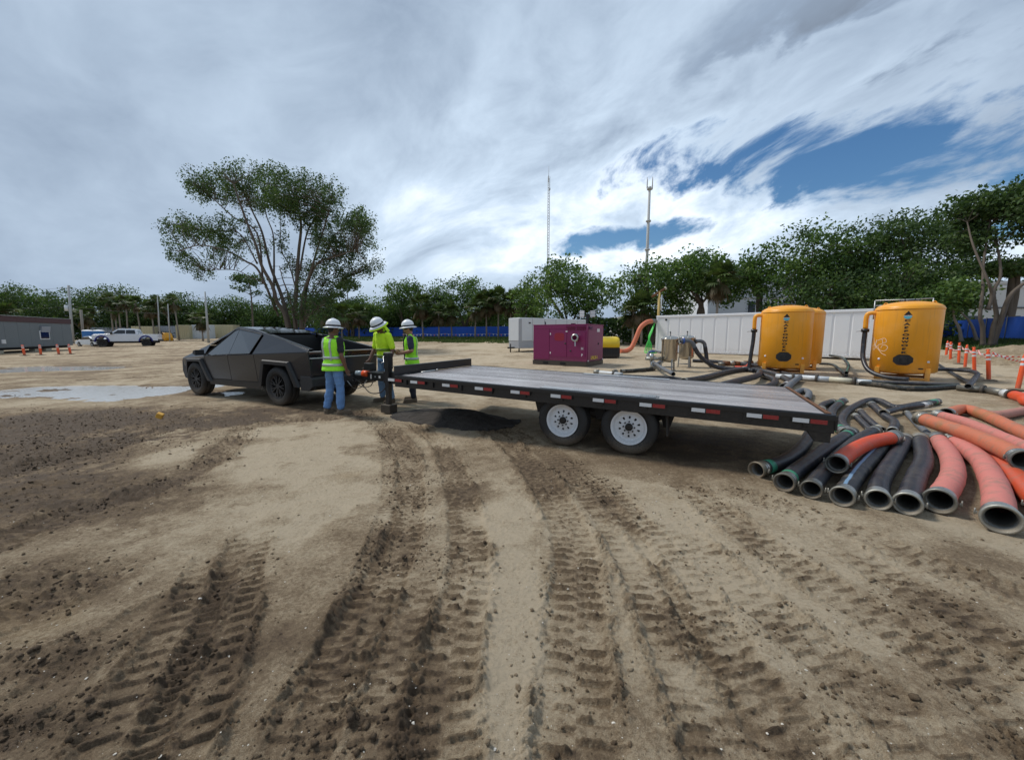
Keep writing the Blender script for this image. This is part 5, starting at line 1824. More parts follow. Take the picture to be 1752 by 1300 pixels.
HOSES = [
    ('thick black hose leftmost in the near pile, open end under the trailer tail', 'black', 0.085, [(2.796, 4.235, 0.085), (3.347, 4.564, 0.085), (4.082, 5.247, 0.085), (5.079, 6.363, 0.085), (6.252, 7.676, 0.085)], 'ag'),
    ('black hose with green clamp, second open end from the trailer side of the pile', 'black', 0.090, [(2.834, 3.854, 0.09), (3.176, 4.165, 0.09), (3.78, 4.662, 0.09), (4.582, 5.318, 0.09), (5.252, 5.839, 0.09)], 'ag'),
    ('black hose whose ringed end is third from the trailer in the row of open ends', 'black', 0.085, [(2.975, 3.682, 0.085), (3.402, 4.087, 0.085), (4.243, 4.821, 0.085), (5.14, 5.553, 0.085), (5.744, 5.968, 0.085)], 'a'),
    ('bright orange hose lying across the top of the black ones', 'orange', 0.090, [(3.467, 3.983, 0.24), (3.918, 4.351, 0.24), (4.56, 4.791, 0.24), (5.123, 5.045, 0.24)], 'a'),
    ('black hose with pale blue streak passing under the bright orange hose', 'black', 0.090, [(3.135, 3.503, 0.09), (3.759, 4.056, 0.09), (4.664, 4.805, 0.09), (5.414, 5.408, 0.09)], 'a'),
    ('black hose with bent neck between the streaked hose and the straight one', 'black', 0.090, [(3.406, 3.437, 0.09), (3.844, 3.87, 0.09), (4.696, 4.594, 0.09), (5.721, 5.471, 0.09)], 'a'),
    ('black hose with open end beside the nearest pair of pink hoses', 'black', 0.095, [(3.582, 3.338, 0.095), (4.24, 3.906, 0.095), (4.992, 4.534, 0.095), (5.914, 5.453, 0.095)], 'a'),
    ('faded pink hose with ringed end, the smaller bent one next to the black hoses', 'pink', 0.105, [(3.896, 3.365, 0.105), (4.698, 3.964, 0.105), (5.453, 4.662, 0.105), (6.135, 5.417, 0.105)], 'a'),
    ('longest faded pink hose with silver tape, its open end lowest in the photo', 'pink', 0.110, [(4.016, 3.016, 0.11), (4.793, 3.68, 0.11), (5.529, 4.383, 0.11), (6.007, 4.969, 0.11), (6.221, 5.307, 0.11)], 'a'),
    ('stained salmon ribbed hose with steel coupling at the right edge of the photo', 'salmon', 0.105, [(6.553, 6.047, 0.275), (6.34, 5.568, 0.275), (6.092, 4.974, 0.275), (5.749, 4.397, 0.275), (5.471, 3.994, 0.275)], 'a'),
    ('pale pink hose tucked between the two stained salmon hoses', 'pink', 0.090, [(8.089, 7.195, 0.09), (7.899, 6.604, 0.09), (7.417, 5.804, 0.09), (6.9, 5.009, 0.09), (6.399, 4.279, 0.09)], ''),
    ('salmon hose arching over the back of the pink pile', 'salmon', 0.105, [(8.294, 7.232, 0.105), (9.169, 7.696, 0.105), (8.814, 7.019, 0.105), (8.085, 6.078, 0.105), (7.252, 5.039, 0.105)], ''),
    ('dusty pink hose lying farthest back in the pink pile', 'dusty', 0.090, [(8.996, 7.304, 0.09), (9.254, 7.195, 0.09), (10.241, 7.59, 0.09), (11.232, 7.9, 0.09)], ''),
    ('deep orange hose sunk under the salmon hose at the right edge', 'deep', 0.100, [(6.62, 5.435, 0.1), (5.962, 4.631, 0.1), (5.37, 3.977, 0.1), (4.658, 3.209, 0.1)], ''),
    ('grey black hose looping back on itself with a green tipped end', 'black', 0.070, [(5.38, 6.027, 0.07), (5.911, 6.784, 0.07), (6.875, 7.751, 0.07), (8.252, 8.869, 0.07), (8.565, 8.869, 0.07), (8.144, 8.07, 0.07), (8.976, 8.415, 0.07), (9.813, 8.79, 0.07)], 'G'),
    ('short black hose with white printed label near its far end', 'black', 0.060, [(7.124, 7.269, 0.12), (8.035, 7.807, 0.12), (8.541, 8.004, 0.12), (8.909, 8.141, 0.12)], 'w'),
    ('grey black hose bent like an elbow behind the bright orange hose', 'black', 0.070, [(7.967, 8.415, 0.07), (7.15, 7.29, 0.07), (6.762, 6.691, 0.07), (6.081, 6.027, 0.07)], 'a'),
    ('short black hose with tan clamp and dark open end', 'black', 0.060, [(7.051, 7.68, 0.06), (6.39, 6.734, 0.06), (6.014, 6.142, 0.06)], 't'),
    ('thin grey hose half hidden under the hose with the tan clamp', 'black', 0.055, [(6.579, 7.253, 0.055), (6.102, 6.532, 0.055), (5.652, 5.866, 0.055)], ''),
    ('flat grey lay hose running straight to the pink hose clamp', 'grey', 0.050, [(7.87, 7.554, 0.05), (6.94, 6.424, 0.05), (6.37, 5.68, 0.05)], ''),
    ('stubby grey hose end behind the trailer corner', 'black', 0.075, [(6.024, 7.489, 0.075), (6.802, 8.316, 0.075), (7.309, 8.684, 0.075)], ''),
    ('grey hose with narrow neck rising beside the trailer corner', 'black', 0.080, [(7.657, 8.811, 0.08), (6.448, 7.641, 0.08), (5.575, 6.557, 0.08), (5.226, 5.914, 0.08)], 'g'),
    ('long black hose arching in the coil behind the trailer deck', 'black', 0.100, [(5.602, 12.487, 0.1), (6.781, 13.519, 0.1), (8.79, 15.654, 0.102), (10.209, 16.616, 0.111), (10.266, 15.189, 0.1), (9.033, 12.487, 0.1), (7.855, 11.073, 0.1)], 'w'),
    ('black hose crossing the middle of the coil behind the deck', 'black', 0.100, [(5.546, 10.307, 0.22), (6.77, 11.492, 0.22), (8.285, 12.978, 0.22), (9.307, 14.425, 0.22)], ''),
    ('black hose forming the inner loop of the coil behind the deck', 'black', 0.100, [(9.515, 14.735, 0.1), (8.777, 12.813, 0.1), (7.653, 11.33, 0.1), (6.855, 10.827, 0.1), (6.162, 11.073, 0.1)], ''),
    ('thin black hose lying along the foot of the orange tank', 'black', 0.070, [(10.128, 16.904, 0.085), (11.318, 17.152, 0.089), (10.848, 15.029, 0.07), (11.167, 13.981, 0.07)], ''),
    ('grey hose stub standing out of the coil past the deck corner', 'grey', 0.090, [(7.197, 10.091, 0.14), (8.563, 11.707, 0.14), (9.871, 13.16, 0.14)], ''),
    ('curled grey hose end lying behind the rusty deck edge', 'grey', 0.075, [(7.085, 9.711, 0.075), (8.0, 10.539, 0.075), (7.864, 10.108, 0.075), (6.963, 9.002, 0.075)], ''),
    ('black hose with green stripe between the two filters and the deck', 'black', 0.080, [(4.606, 16.102, 0.083), (5.196, 16.343, 0.086), (6.286, 17.083, 0.095)], 'c'),
    ('grey hose curling up from the ground to the nearer filter', 'grey', 0.070, [(5.289, 12.583, 0.32), (5.916, 15.328, 0.32), (6.855, 19.159, 0.378), (7.705, 21.936, 0.466), (9.206, 25.366, 0.556), (9.16, 23.652, 0.519)], ''),
    ('grey hose lying behind the curling one near the filters', 'grey', 0.070, [(6.025, 16.932, 0.083), (7.372, 19.583, 0.142), (9.131, 22.824, 0.247)], ''),
    ('black hose lying flat between the deck edge and the white pipe', 'black', 0.070, [(4.032, 14.382, 0.07), (4.773, 13.981, 0.07), (5.549, 13.789, 0.07), (5.861, 13.068, 0.07)], ''),
    ('long black hose with green stripe running in front of the orange tanks', 'black', 0.075, [(11.126, 12.226, 0.075), (11.289, 11.653, 0.075), (11.262, 11.007, 0.075), (12.019, 11.007, 0.075), (13.297, 11.386, 0.075)], ''),
    ('black hose running close under the front of the rightmost orange tank', 'black', 0.070, [(10.846, 13.068, 0.07), (11.746, 13.419, 0.07), (11.785, 12.575, 0.07), (12.658, 12.117, 0.07), (13.648, 11.691, 0.07)], ''),
    ('black hose bending round behind the rightmost tank with pale grey end', 'black', 0.075, [(17.426, 15.872, 0.178), (18.079, 15.872, 0.178), (18.052, 15.133, 0.175), (16.973, 14.002, 0.175), (14.268, 11.865, 0.175), (12.688, 10.642, 0.175)], ''),
    ('thin black hose crossing behind the bent hose near the delineators', 'black', 0.060, [(22.822, 20.866, 0.173), (19.677, 17.516, 0.083), (16.387, 14.072, 0.06), (14.603, 12.196, 0.06)], ''),
    ('black hose lying along the foot of the white container', 'black', 0.090, [(9.773, 20.853, 0.206), (10.561, 20.537, 0.196), (11.277, 19.346, 0.16), (11.752, 18.246, 0.131)], ''),
    ('short orange hose bent double in front of the white container', 'orange', 0.090, [(10.983, 19.346, 0.16), (11.718, 19.347, 0.16), (11.388, 18.514, 0.138), (10.538, 17.464, 0.115), (10.086, 17.463, 0.115)], ''),
    ('black hose with green stripe curving from the middle tank to the ground', 'black', 0.060, [(15.685, 19.643, 0.138), (15.908, 19.082, 0.122), (13.77, 16.043, 0.064), (12.798, 14.687, 0.06)], ''),
    ('black hose with green stripe looping down beside the stacked tanks', 'black', 0.060, [(17.329, 21.036, 0.481), (16.774, 19.627, 0.437), (13.944, 15.969, 0.364), (10.944, 12.568, 0.36)], ''),
]

for i, (lab, col, r, pts, ends) in enumerate(HOSES):
    nearp = i < 22
    hose(lab, col, r, pts, ends, 'hoses piled beside the trailer' if nearp else 'hoses laid among the filters and tanks', nearp, 20 if nearp else 14)


def pipe_thing(name, label, cat, segs, group=None):
    """segs: list of (part name, path, radius, material)"""
    p0 = Vector(segs[0][1][0])
    t = empty(name, (p0.x, p0.y, 0), label=label, cat=cat, group=group)
    b = Vector((p0.x, p0.y, 0))
    for nm, path, r, mat in segs:
        pts = [Vector(p) - b for p in path]
        MB().tube(pts if len(pts) == 2 else spline(pts, 6), r, 14).build(nm, mat, t)
    return t


def flange(p, d, r):
    d = Vector(d).normalized()
    p = Vector(p)
    return ('flange', [p - d * 0.035, p + d * 0.035], r, M['black_plastic'])


d1 = (0.93, -0.37, 0)
pipe_thing('manifold_pipe', 'white and cream pipe run with black flanges on the ground before the orange tanks', 'pipe', [
    ('white_pipe', [(9.45, 13.75, 0.11), (10.15, 13.42, 0.11)], 0.095, M['pvc']), flange((9.9, 13.54, 0.11), d1, 0.14), ('white_pipe', [(10.15, 13.42, 0.11), (10.65, 12.85, 0.11)], 0.095, M['pvc']),
    flange((10.42, 13.1, 0.11), (0.6, -0.7, 0), 0.145), ('cream_pipe', [(10.65, 12.85, 0.11), (11.0, 12.35, 0.11)], 0.095, M['cream_pipe']), flange((11.02, 12.33, 0.11), (0.6, -0.75, 0), 0.145),
    ('white_pipe', [(11.04, 12.30, 0.11), (11.35, 12.1, 0.11)], 0.08, M['pvc'])])
pipe_thing('coupled_pipe', 'grey steel pipe joint leading to an orange hose at the right edge beside the delineator', 'pipe', [
    ('steel_pipe', [(12.75, 10.95, 0.1), (13.0, 10.4, 0.1)], 0.085, M['coupling']), flange((12.95, 10.5, 0.1), (0.4, -1, 0), 0.13), ('steel_pipe', [(13.0, 10.4, 0.1), (12.75, 9.9, 0.1)], 0.10, M['coupling']),
    ('white_pipe', [(12.72, 9.85, 0.1), (12.5, 9.55, 0.11)], 0.11, M['pvc']), flange((12.48, 9.5, 0.11), (-0.5, -1, 0), 0.15), ('orange_hose_end', [(12.46, 9.46, 0.11), (12.1, 9.0, 0.11), (11.6, 8.5, 0.11), (11.9, 7.9, 0.11)], 0.12, HM['orange'])])
pipe_thing('white_pipe_joint', 'short white pipe with steel cap lying behind the deck near the filters', 'pipe', [
    ('steel_cap', [(3.3, 15.5, 0.1), (3.5, 15.42, 0.1)], 0.11, M['coupling']), ('white_pipe', [(3.5, 15.4, 0.1), (4.15, 14.5, 0.1)], 0.08, M['pvc']), flange((3.95, 14.8, 0.1), (0.6, -0.9, 0), 0.12),
    ('steel_cap', [(3.98, 14.95, 0.12), (4.12, 15.3, 0.12)], 0.12, M['coupling'])])
pipe_thing('coupling_pile', 'heap of reddish and grey pipe fittings at the foot of the white container', 'pipe fittings', [
    ('fitting', [(10.3 + 0.28 * k, 19.2 + 0.35 * ((k * 7) % 3) * 0.3, 0.14 + 0.05 * (k % 2)), (10.5 + 0.28 * k, 19.0 + 0.2 * ((k * 5) % 4) * 0.3, 0.16 + 0.03 * (k % 3))], 0.11, M['rust'] if k % 2 else M['coupling']) for k in range(9)])


# ================================================================== stainless filter vessels
M['stainless'] = pm('stainless', (0.50, 0.46, 0.40), 0.22, 1.0, 0.25, 3, rvar=0.1)


def filter_vessel(x, y, label):
    z0 = tz(x, y)
    t = empty('filter_vessel', (x, y, z0), label=label, cat='filter tank', group='stainless filter vessels')
    r = 0.335
    MB().lathe([(0.02, 0.36), (r * 0.6, 0.38), (r * 0.95, 0.46), (r, 0.52), (r, 1.36), (r * 1.02, 1.37)], 36, None, (True, False)).build('vessel', M['stainless'], t)
    lid = MB().lathe([(r * 1.09, 1.36), (r * 1.11, 1.375), (r * 1.11, 1.42), (r * 1.06, 1.43), (r * 0.85, 1.48), (r * 0.4, 1.525), (0.01, 1.535)], 36, None, (False, True)).build('lid', M['stainless'], t)
    for k in range(6):
        a = 2 * PI * k / 6 + 0.2
        mb = MB()
        mb.cyl((r * 1.12 * math.cos(a), r * 1.12 * math.sin(a), 1.28), (r * 1.12 * math.cos(a), r * 1.12 * math.sin(a), 1.47), 0.014, n=8)
        mb.ball((r * 1.12 * math.cos(a), r * 1.12 * math.sin(a), 1.48), 0.024, 8, 5)
        mb.build('lid_bolt', M['steel'], t)
    gg = MB()
    gg.cyl((0, 0, 1.53), (0, 0, 1.68), 0.012, n=8)
    gg.cyl((-0.03, -0.02, 1.60), (0.05, 0.02, 1.60), 0.012, n=8)
    gg.cyl((0.0, -0.02, 1.68), (0.0, 0.02, 1.70), 0.032, n=12)
    gg.build('pressure_gauge', M['black_plastic'], t)
    for k in range(3):
        a = 2 * PI * k / 3 + 0.5
        mb = MB()
        mb.beam((r * 0.92 * math.cos(a), r * 0.92 * math.sin(a), 0.55), (r * 1.02 * math.cos(a), r * 1.02 * math.sin(a), 0.0), 0.05, 0.05)
        mb.box((r * 1.02 * math.cos(a), r * 1.02 * math.sin(a), 0.01), (0.12, 0.12, 0.02))
        mb.build('leg', M['dull_alu'], t)
    fr = MB()
    for k in range(3):
        a, b = 2 * PI * k / 3 + 0.5, 2 * PI * (k + 1) / 3 + 0.5
        fr.beam((r * math.cos(a), r * math.sin(a), 0.16), (r * math.cos(b), r * math.sin(b), 0.16), 0.03, 0.03)
    fr.build('brace', M['dull_alu'], t)
    hd_ = MB().tube([(r, -0.05, 1.2), (r + 0.12, -0.07, 1.2)], 0.075, 14)
    hd_.build('outlet', M['stainless'], t)
    return t


filter_vessel(6.97, 17.1, 'polished steel filter vessel on legs, the nearer of the two beside the container')
filter_vessel(8.35, 18.5, 'polished steel filter vessel standing behind its twin')
pipe_thing('outlet_hose', 'grey elbow and black hose dropping from the nearer steel filter', 'hose', [
    ('elbow', [(7.40, 17.05, 1.33), (7.75, 17.05, 1.33), (7.95, 17.05, 1.22), (8.05, 17.05, 1.02)], 0.09, HM['grey']),
    ('blue_flange', [(7.50, 17.05, 1.33), (7.56, 17.05, 1.33)], 0.14, pm('blue_valve', (0.04, 0.10, 0.35), 0.4)),
    ('hose', [(8.04, 17.05, 1.05), (8.20, 17.05, 0.80), (8.55, 17.05, 0.45), (9.1, 17.0, 0.17), (9.7, 16.9, 0.10), (10.1, 16.9, 0.10)], 0.095, HM['black']),
    ('coupling', [(10.1, 16.9, 0.10), (10.4, 16.9, 0.10)], 0.11, M['coupling'])])
pipe_thing('outlet_hose', 'grey elbow and short black hose dropping from the farther steel filter', 'hose', [
    ('elbow', [(8.62, 18.45, 1.28), (8.95, 18.4, 1.30), (9.12, 18.4, 1.2), (9.18, 18.4, 1.02)], 0.085, HM['grey']), ('flange', [(8.66, 18.45, 1.28), (8.73, 18.44, 1.285)], 0.14, M['black_plastic']),
    ('hose', [(9.18, 18.4, 1.04), (9.24, 18.4, 0.75), (9.3, 18.35, 0.35), (9.5, 18.3, 0.10)], 0.09, HM['black'])])
bv = pipe_thing('inlet_valve', 'small blue handled valve on the grey pipe beside the nearer filter', 'valve', [
    ('pipe', [(5.9, 17.0, 0.55), (6.62, 17.05, 0.55)], 0.075, M['coupling']), ('valve_body', [(6.15, 17.0, 0.5), (6.15, 17.0, 0.78)], 0.09, M['steel']),
    ('handle', [(6.02, 17.0, 0.86), (6.28, 17.0, 0.86)], 0.03, pm('blue_handle', (0.04, 0.10, 0.35), 0.4)), ('support', [(6.15, 17.0, 0.0), (6.15, 17.0, 0.5)], 0.04, M['steel'])])


# ================================================================== purple pump set
M['purple'] = pm('purple_enamel', (0.225, 0.013, 0.098), 0.33, 0, 0.08, 2.0, dirt=0.25, dirt_z=0.9, rvar=0.08)
M['purple_panel'] = pm('purple_panel', (0.205, 0.013, 0.088), 0.36, 0, 0.08, 2.5, rvar=0.08)
M['yellow_paint'] = pm('yellow_paint', (0.80, 0.56, 0.02), 0.38, 0, 0.06, 4)
M['white_mark'] = pm('white_mark', (0.75, 0.72, 0.74), 0.5)
M['red_mark'] = pm('red_mark', (0.28, 0.008, 0.03), 0.4)


def build_purple():
    L, D, Hh = 3.09, 2.14, 2.07
    cx = (1.09 + 4.86) / 2
    cy = (20.54 + 20.51) / 2
    t = empty('pump_set', (cx, cy, 0.02), rz=R(-35), label='purple enclosed pump set on a black skid standing beyond the flatbed deck', cat='pump')
    P, Q = M['purple'], M['purple_panel']
    MB().box((0, 0, (0.26 + Hh) / 2), (L - 0.05, D - 0.05, Hh - 0.26)).build('enclosure', P, t, bevel=0.02)
    MB().box((0, 0, Hh + 0.012), (L - 0.01, D - 0.01, 0.03)).build('roof', P, t, bevel=0.01)
    sk = MB()
    for s in (-1, 1):
        sk.box((0, s * (D / 2 - 0.06), 0.13), (L, 0.10, 0.25))
        sk.box((s * (L / 2 - 0.05), 0, 0.13), (0.10, D - 0.22, 0.25))
    sk.box((0, 0, 0.20), (L - 0.2, D - 0.22, 0.08))
    sk.build('skid', M['black_steel'], t, bevel=0.012)
    for x in (-0.75, 0.25):
        MB().box((x, -D / 2 - 0.008, 0.14), (0.30, 0.012, 0.10)).build('fork_pocket', M['dark_void'], t)
    fy = -D / 2 + 0.025
    def panel(x0, x1, z0, z1, nm='door', mat=Q):
        return MB().box(((x0 + x1) / 2, fy - 0.012, (z0 + z1) / 2), (x1 - x0, 0.022, z1 - z0)).build(nm, mat, t, bevel=0.006)
    panel(-1.47, -0.55, 0.34, 1.86, 'side_panel')
    dd = panel(-0.52, 0.45, 0.48, 1.78)
    panel(0.48, 1.46, 0.48, 1.70, 'side_panel')
    panel(-1.47, 0.42, 1.89, 2.02, 'top_panel')
    for z in (0.66, 1.62):
        MB().box((-0.47, fy - 0.028, z), (0.05, 0.02, 0.10)).build('hinge', M['white_mark'], t)
    for x, z in ((0.38, 1.14), (0.68, 0.78)):
        MB().lathe([(0.045, 0.0), (0.045, 0.02), (0.03, 0.03)], 14, Matrix.Translation((x, fy - 0.022, z)) @ Euler((PI / 2, 0, 0)).to_matrix().to_4x4(), (False, True)).build('latch', M['black_plastic'], t)
    for x0, x1 in ((0.47, 0.90), (0.98, 1.46)):
        MB().box(((x0 + x1) / 2, fy - 0.006, 1.895), (x1 - x0, 0.02, 0.19)).build('vent_backing', M['dark_void'], t)
        for k in range(4):
            MB().box(((x0 + x1) / 2, fy - 0.024, 1.825 + k * 0.047), (x1 - x0, 0.006, 0.028), rot=(0.6, 0, 0)).build('louver', P, t)
    rd = []
    for k in range(24):
        a = 2 * PI * k / 24
        ca, sa = math.cos(a), math.sin(a)
        rd.append((0.04 + 0.28 * math.copysign(abs(ca) ** 0.4, ca), 1.47 + 0.20 * math.copysign(abs(sa) ** 0.5, sa)))
    MB().prism(rd, 'y', fy - 0.026, fy - 0.02).build('red_decal', M['red_mark'], t)
    # discharge coupling pointing out of the front face
    Mx = Matrix.Translation((0.93, fy - 0.02, 1.43)) @ Euler((PI / 2, 0, R(18))).to_matrix().to_4x4()
    MB().lathe([(0.20, 0.0), (0.20, 0.03), (0.17, 0.04), (0.15, 0.06), (0.15, 0.20), (0.18, 0.205), (0.18, 0.24), (0.14, 0.245), (0.14, 0.32), (0.165, 0.325), (0.165, 0.36), (0.12, 0.36), (0.11, 0.12)], 28, Mx).build('discharge_coupling', M['steel'], t)
    MB().beam((1.0, fy - 0.22, 1.30), (1.02, fy - 0.24, 1.02), 0.05, 0.03).build('coupling_lever', M['steel'], t)
    MB().box((0.44, fy - 0.026, 1.74), (0.10, 0.006, 0.06)).build('label', M['white_mark'], t)
    word('H', 0.17, (1.30, fy - 0.026, 0.90), (PI / 2, 0, 0), t, M['white_mark'], 'letter')
    word('P', 0.17, (1.30, fy - 0.026, 0.58), (PI / 2, 0, 0), t, M['white_mark'], 'letter')
    # right-hand end
    ex = L / 2 - 0.025
    MB().box((ex + 0.011, 0, 1.10), (0.022, D - 0.30, 1.50)).build('end_panel', Q, t, bevel=0.006)
    MB().box((ex + 0.016, -0.62, 1.90), (0.02, 0.42, 0.16)).build('vent_backing', M['dark_void'], t)
    for k in range(3):
        MB().box((ex + 0.03, -0.62, 1.85 + k * 0.05), (0.006, 0.42, 0.03), rot=(0, -0.6, 0)).build('louver', P, t)
    MB().box((ex + 0.025, 0.32, 1.80), (0.006, 0.34, 0.16)).build('notice', M['white_mark'], t)
    MB().lathe([(0.05, 0), (0.05, 0.02), (0.03, 0.03)], 12, Matrix.Translation((ex + 0.02, 0.35, 1.12)) @ Euler((0, PI / 2, 0)).to_matrix().to_4x4(), (False, True)).build('latch', M['black_plastic'], t)
    word('UNL30-1', 0.23, (ex + 0.025, -0.12, 0.43), (PI / 2, 0, PI / 2), t, M['yellow_paint'], 'unit_number')
    for y in (-0.9, 0.95):
        MB().cyl((ex + 0.02, y, 0.30), (ex + 0.05, y, 0.30), 0.04, n=10).build('end_cap', M['white_mark'], t)
    ex2 = MB()
    ex2.tube([(-1.05, -0.6, Hh), (-1.05, -0.6, Hh + 0.16), (-1.10, -0.6, Hh + 0.20)], 0.03, 8)
    ex2.build('lifting_hook', M['black_steel'], t)
    MB().box((0.62, -0.7, Hh + 0.05), (0.22, 0.10, 0.06)).build('roof_cover', M['black_steel'], t)
    return t


build_purple()


def build_light_tower():
    x, y = 5.55, 24.3
    t = empty('light_tower', (x, y, tz(x, y)), rz=R(-12), label='yellow hooded light tower with black ribbed base and two lamp heads behind the purple pump', cat='light tower')
    prof = []
    for k in range(13):
        a = PI * k / 12
        prof.append((-0.02 + 0.62 * math.cos(a), 0.72 + 0.60 * math.sin(a) ** 0.7))
    Y = M['yellow_paint']
    mb = MB()
    rs = []
    for xx, sc in ((-1.15, 0.86), (-1.05, 1.0), (0.95, 1.0), (1.08, 0.92), (1.14, 0.80)):
        rs.append([(xx, a * sc, 0.66 + (b - 0.66) * sc) for a, b in [(0.62, 0.66)] + prof[1:-1] + [(-0.66, 0.66)]])
    mb.rings(rs).build('hood', Y, t)
    MB().box((0, 0, 0.36), (2.25, 1.26, 0.58)).build('base', M['black_plastic'], t, bevel=0.02)
    for k in range(14):
        MB().box((-1.02 + k * 0.157, -0.645, 0.38), (0.05, 0.035, 0.50)).build('rib', M['black_plastic'], t)
    for k in range(7):
        MB().box((1.14, -0.54 + k * 0.18, 0.38), (0.035, 0.05, 0.50)).build('rib', M['black_plastic'], t)
    MB().box((0, 0, 0.03), (2.0, 1.0, 0.06)).build('skid', M['black_steel'], t)
    ms = MB()
    ms.box((-0.85, 0, 1.9), (0.16, 0.16, 1.6))
    ms.box((-0.85, 0, 2.55), (0.9, 0.08, 0.08))
    ms.build('mast', M['black_steel'], t)
    for s in (-1, 1):
        h = MB().box((-0.85 + s * 0.33, -0.12, 2.72), (0.34, 0.10, 0.42), rot=(-0.15, 0, s * 0.3)).build('lamp_head', M['black_steel'], t, bevel=0.01)
        for k in range(4):
            MB().box((-0.85 + s * 0.33, -0.182 - 0.012 * 0 + 0.012 * (k - 1.5), 2.57 + 0.1 * k), (0.30, 0.02, 0.075), rot=(-0.15, 0, s * 0.3)).build('lamp_panel', M['white_paint'], h)
    return t


build_light_tower()


# ================================================================== grey white box trailer behind the pump
def build_box_trailer():
    t = empty('equipment_trailer', (0.6, 30.8, 0.19), rz=R(35), label='tall white enclosed trailer with grey lower band behind the purple pump', cat='trailer')
    L, D = 7.4, 1.55
    wp = pm('dull_white', (0.62, 0.64, 0.66), 0.5, 0, 0.08, 1.5, dirt=0.2, dirt_z=1.2)
    gp = pm('grey_band', (0.38, 0.39, 0.41), 0.5, 0, 0.1, 2)
    MB().box((L / 2, D / 2, 1.82), (L, D, 1.86)).build('box', wp, t, bevel=0.05)
    MB().box((L / 2, D / 2, 0.60), (L - 0.03, D - 0.03, 0.56)).build('lower_band', gp, t, bevel=0.03)
    MB().box((0.06, -0.004, 1.5), (0.32, 0.03, 2.3)).build('corner_trim', gp, t, bevel=0.01)
    for k in range(5):
        MB().box((1.3 + k * 1.25, -0.008, 1.82), (0.03, 0.02, 1.7)).build('seam', gp, t)
    MB().box((1.0, -0.02, 2.35), (0.18, 0.03, 0.10)).build('vent', M['dark_void'], t)
    MB().beam((-0.6, D / 2, 0.36), (0.5, D / 2, 0.36), 0.12, 0.12).build('drawbar', M['black_steel'], t)
    for x in (-0.55, 0.3):
        MB().cyl((x, D / 2 - 0.3, 0.02), (x, D / 2 - 0.3, 0.7), 0.05, n=10).build('stand', M['black_steel'], t)
    for x in (4.2, 5.1):
        for y in (0.1, D - 0.1):
            w = empty('wheel', (x, y, 0.36), rz=0 if y < 0.5 else PI)
            w.parent = t
            tyre_mesh(MB(), 0.36, 0.22, 0.2, n=28, tread=False).build('tyre', M['rubber'], w)
            annulus_y(MB(), 0.02, 0.21, -0.06, -0.09).build('rim', M['rim_white'], w)
    MB().tube([(0.9, 0.4, 2.74), (0.9, 0.4, 2.95), (1.0, 0.4, 3.0)], 0.03, 8).build('roof_hook', M['black_steel'], t)
    return t


build_box_trailer()


# ================================================================== white container with hoses
def build_container():
    a = Vector((11.0, 29.75, 0.27))
    d = Vector((8.1, -7.35, 0)).normalized()
    ang = math.atan2(d.y, d.x)
    t = empty('storage_container', a, rz=ang, label='long white steel container with shallow wall panels behind the orange tanks', cat='container')
    L, D, Hh = 12.19, 2.44, 2.74
    wm = pm('container_white', (0.84, 0.85, 0.86), 0.48, 0, 0.05, 1.2, dirt=0.35, dirt_z=1.0)
    MB().box((L / 2, D / 2, Hh / 2 + 0.05), (L - 0.1, D - 0.1, Hh - 0.2)).build('core', wm, t)
    n = 15
    pw = (L - 0.32) / n
    pmsh = MB().prism([(-pw / 2 + 0.045, 0), (-pw / 2 + 0.075, -0.032), (pw / 2 - 0.075, -0.032), (pw / 2 - 0.045, 0)], 'z', 0.16, Hh - 0.16).mesh('wall_panel', wm)
    for i in range(n):
        link('wall_panel', pmsh, t, (0.16 + pw * (i + 0.5), 0.05, 0))
    for z in (0.08, Hh - 0.07):
        MB().box((L / 2, 0.04, z), (L - 0.2, 0.12, 0.14)).build('side_rail', wm, t, bevel=0.01)
    for x in (0.09, L - 0.09):
        for y in (0.09, D - 0.09):
            MB().box((x, y, Hh / 2), (0.17, 0.17, Hh)).build('corner_post', wm, t, bevel=0.012)
    for x in (0.09, L - 0.09):
        for z in (0.06, Hh - 0.05):
            c = MB().box((x, 0.085, z), (0.19, 0.19, 0.12)).build('corner_casting', wm, t, bevel=0.01)
    for x in (0.75, 9.6):
        MB().box((x, 0.0, Hh - 0.30), (0.14, 0.03, 0.12)).build('lashing_point', M['dark_void'], t)
    MB().box((L / 2, D / 2, Hh + 0.008), (L - 0.05, D - 0.05, 0.03)).build('roof', wm, t)
    MB().box((0.035, D / 2, Hh / 2), (0.02, D - 0.36, Hh - 0.3)).build('end_wall', wm, t)
    for x in (1.2, 6.1, 11.0):
        MB().box((x, D / 2, -0.10), (0.25, D, 0.20)).build('sleeper', M['rust'], t)
    return t


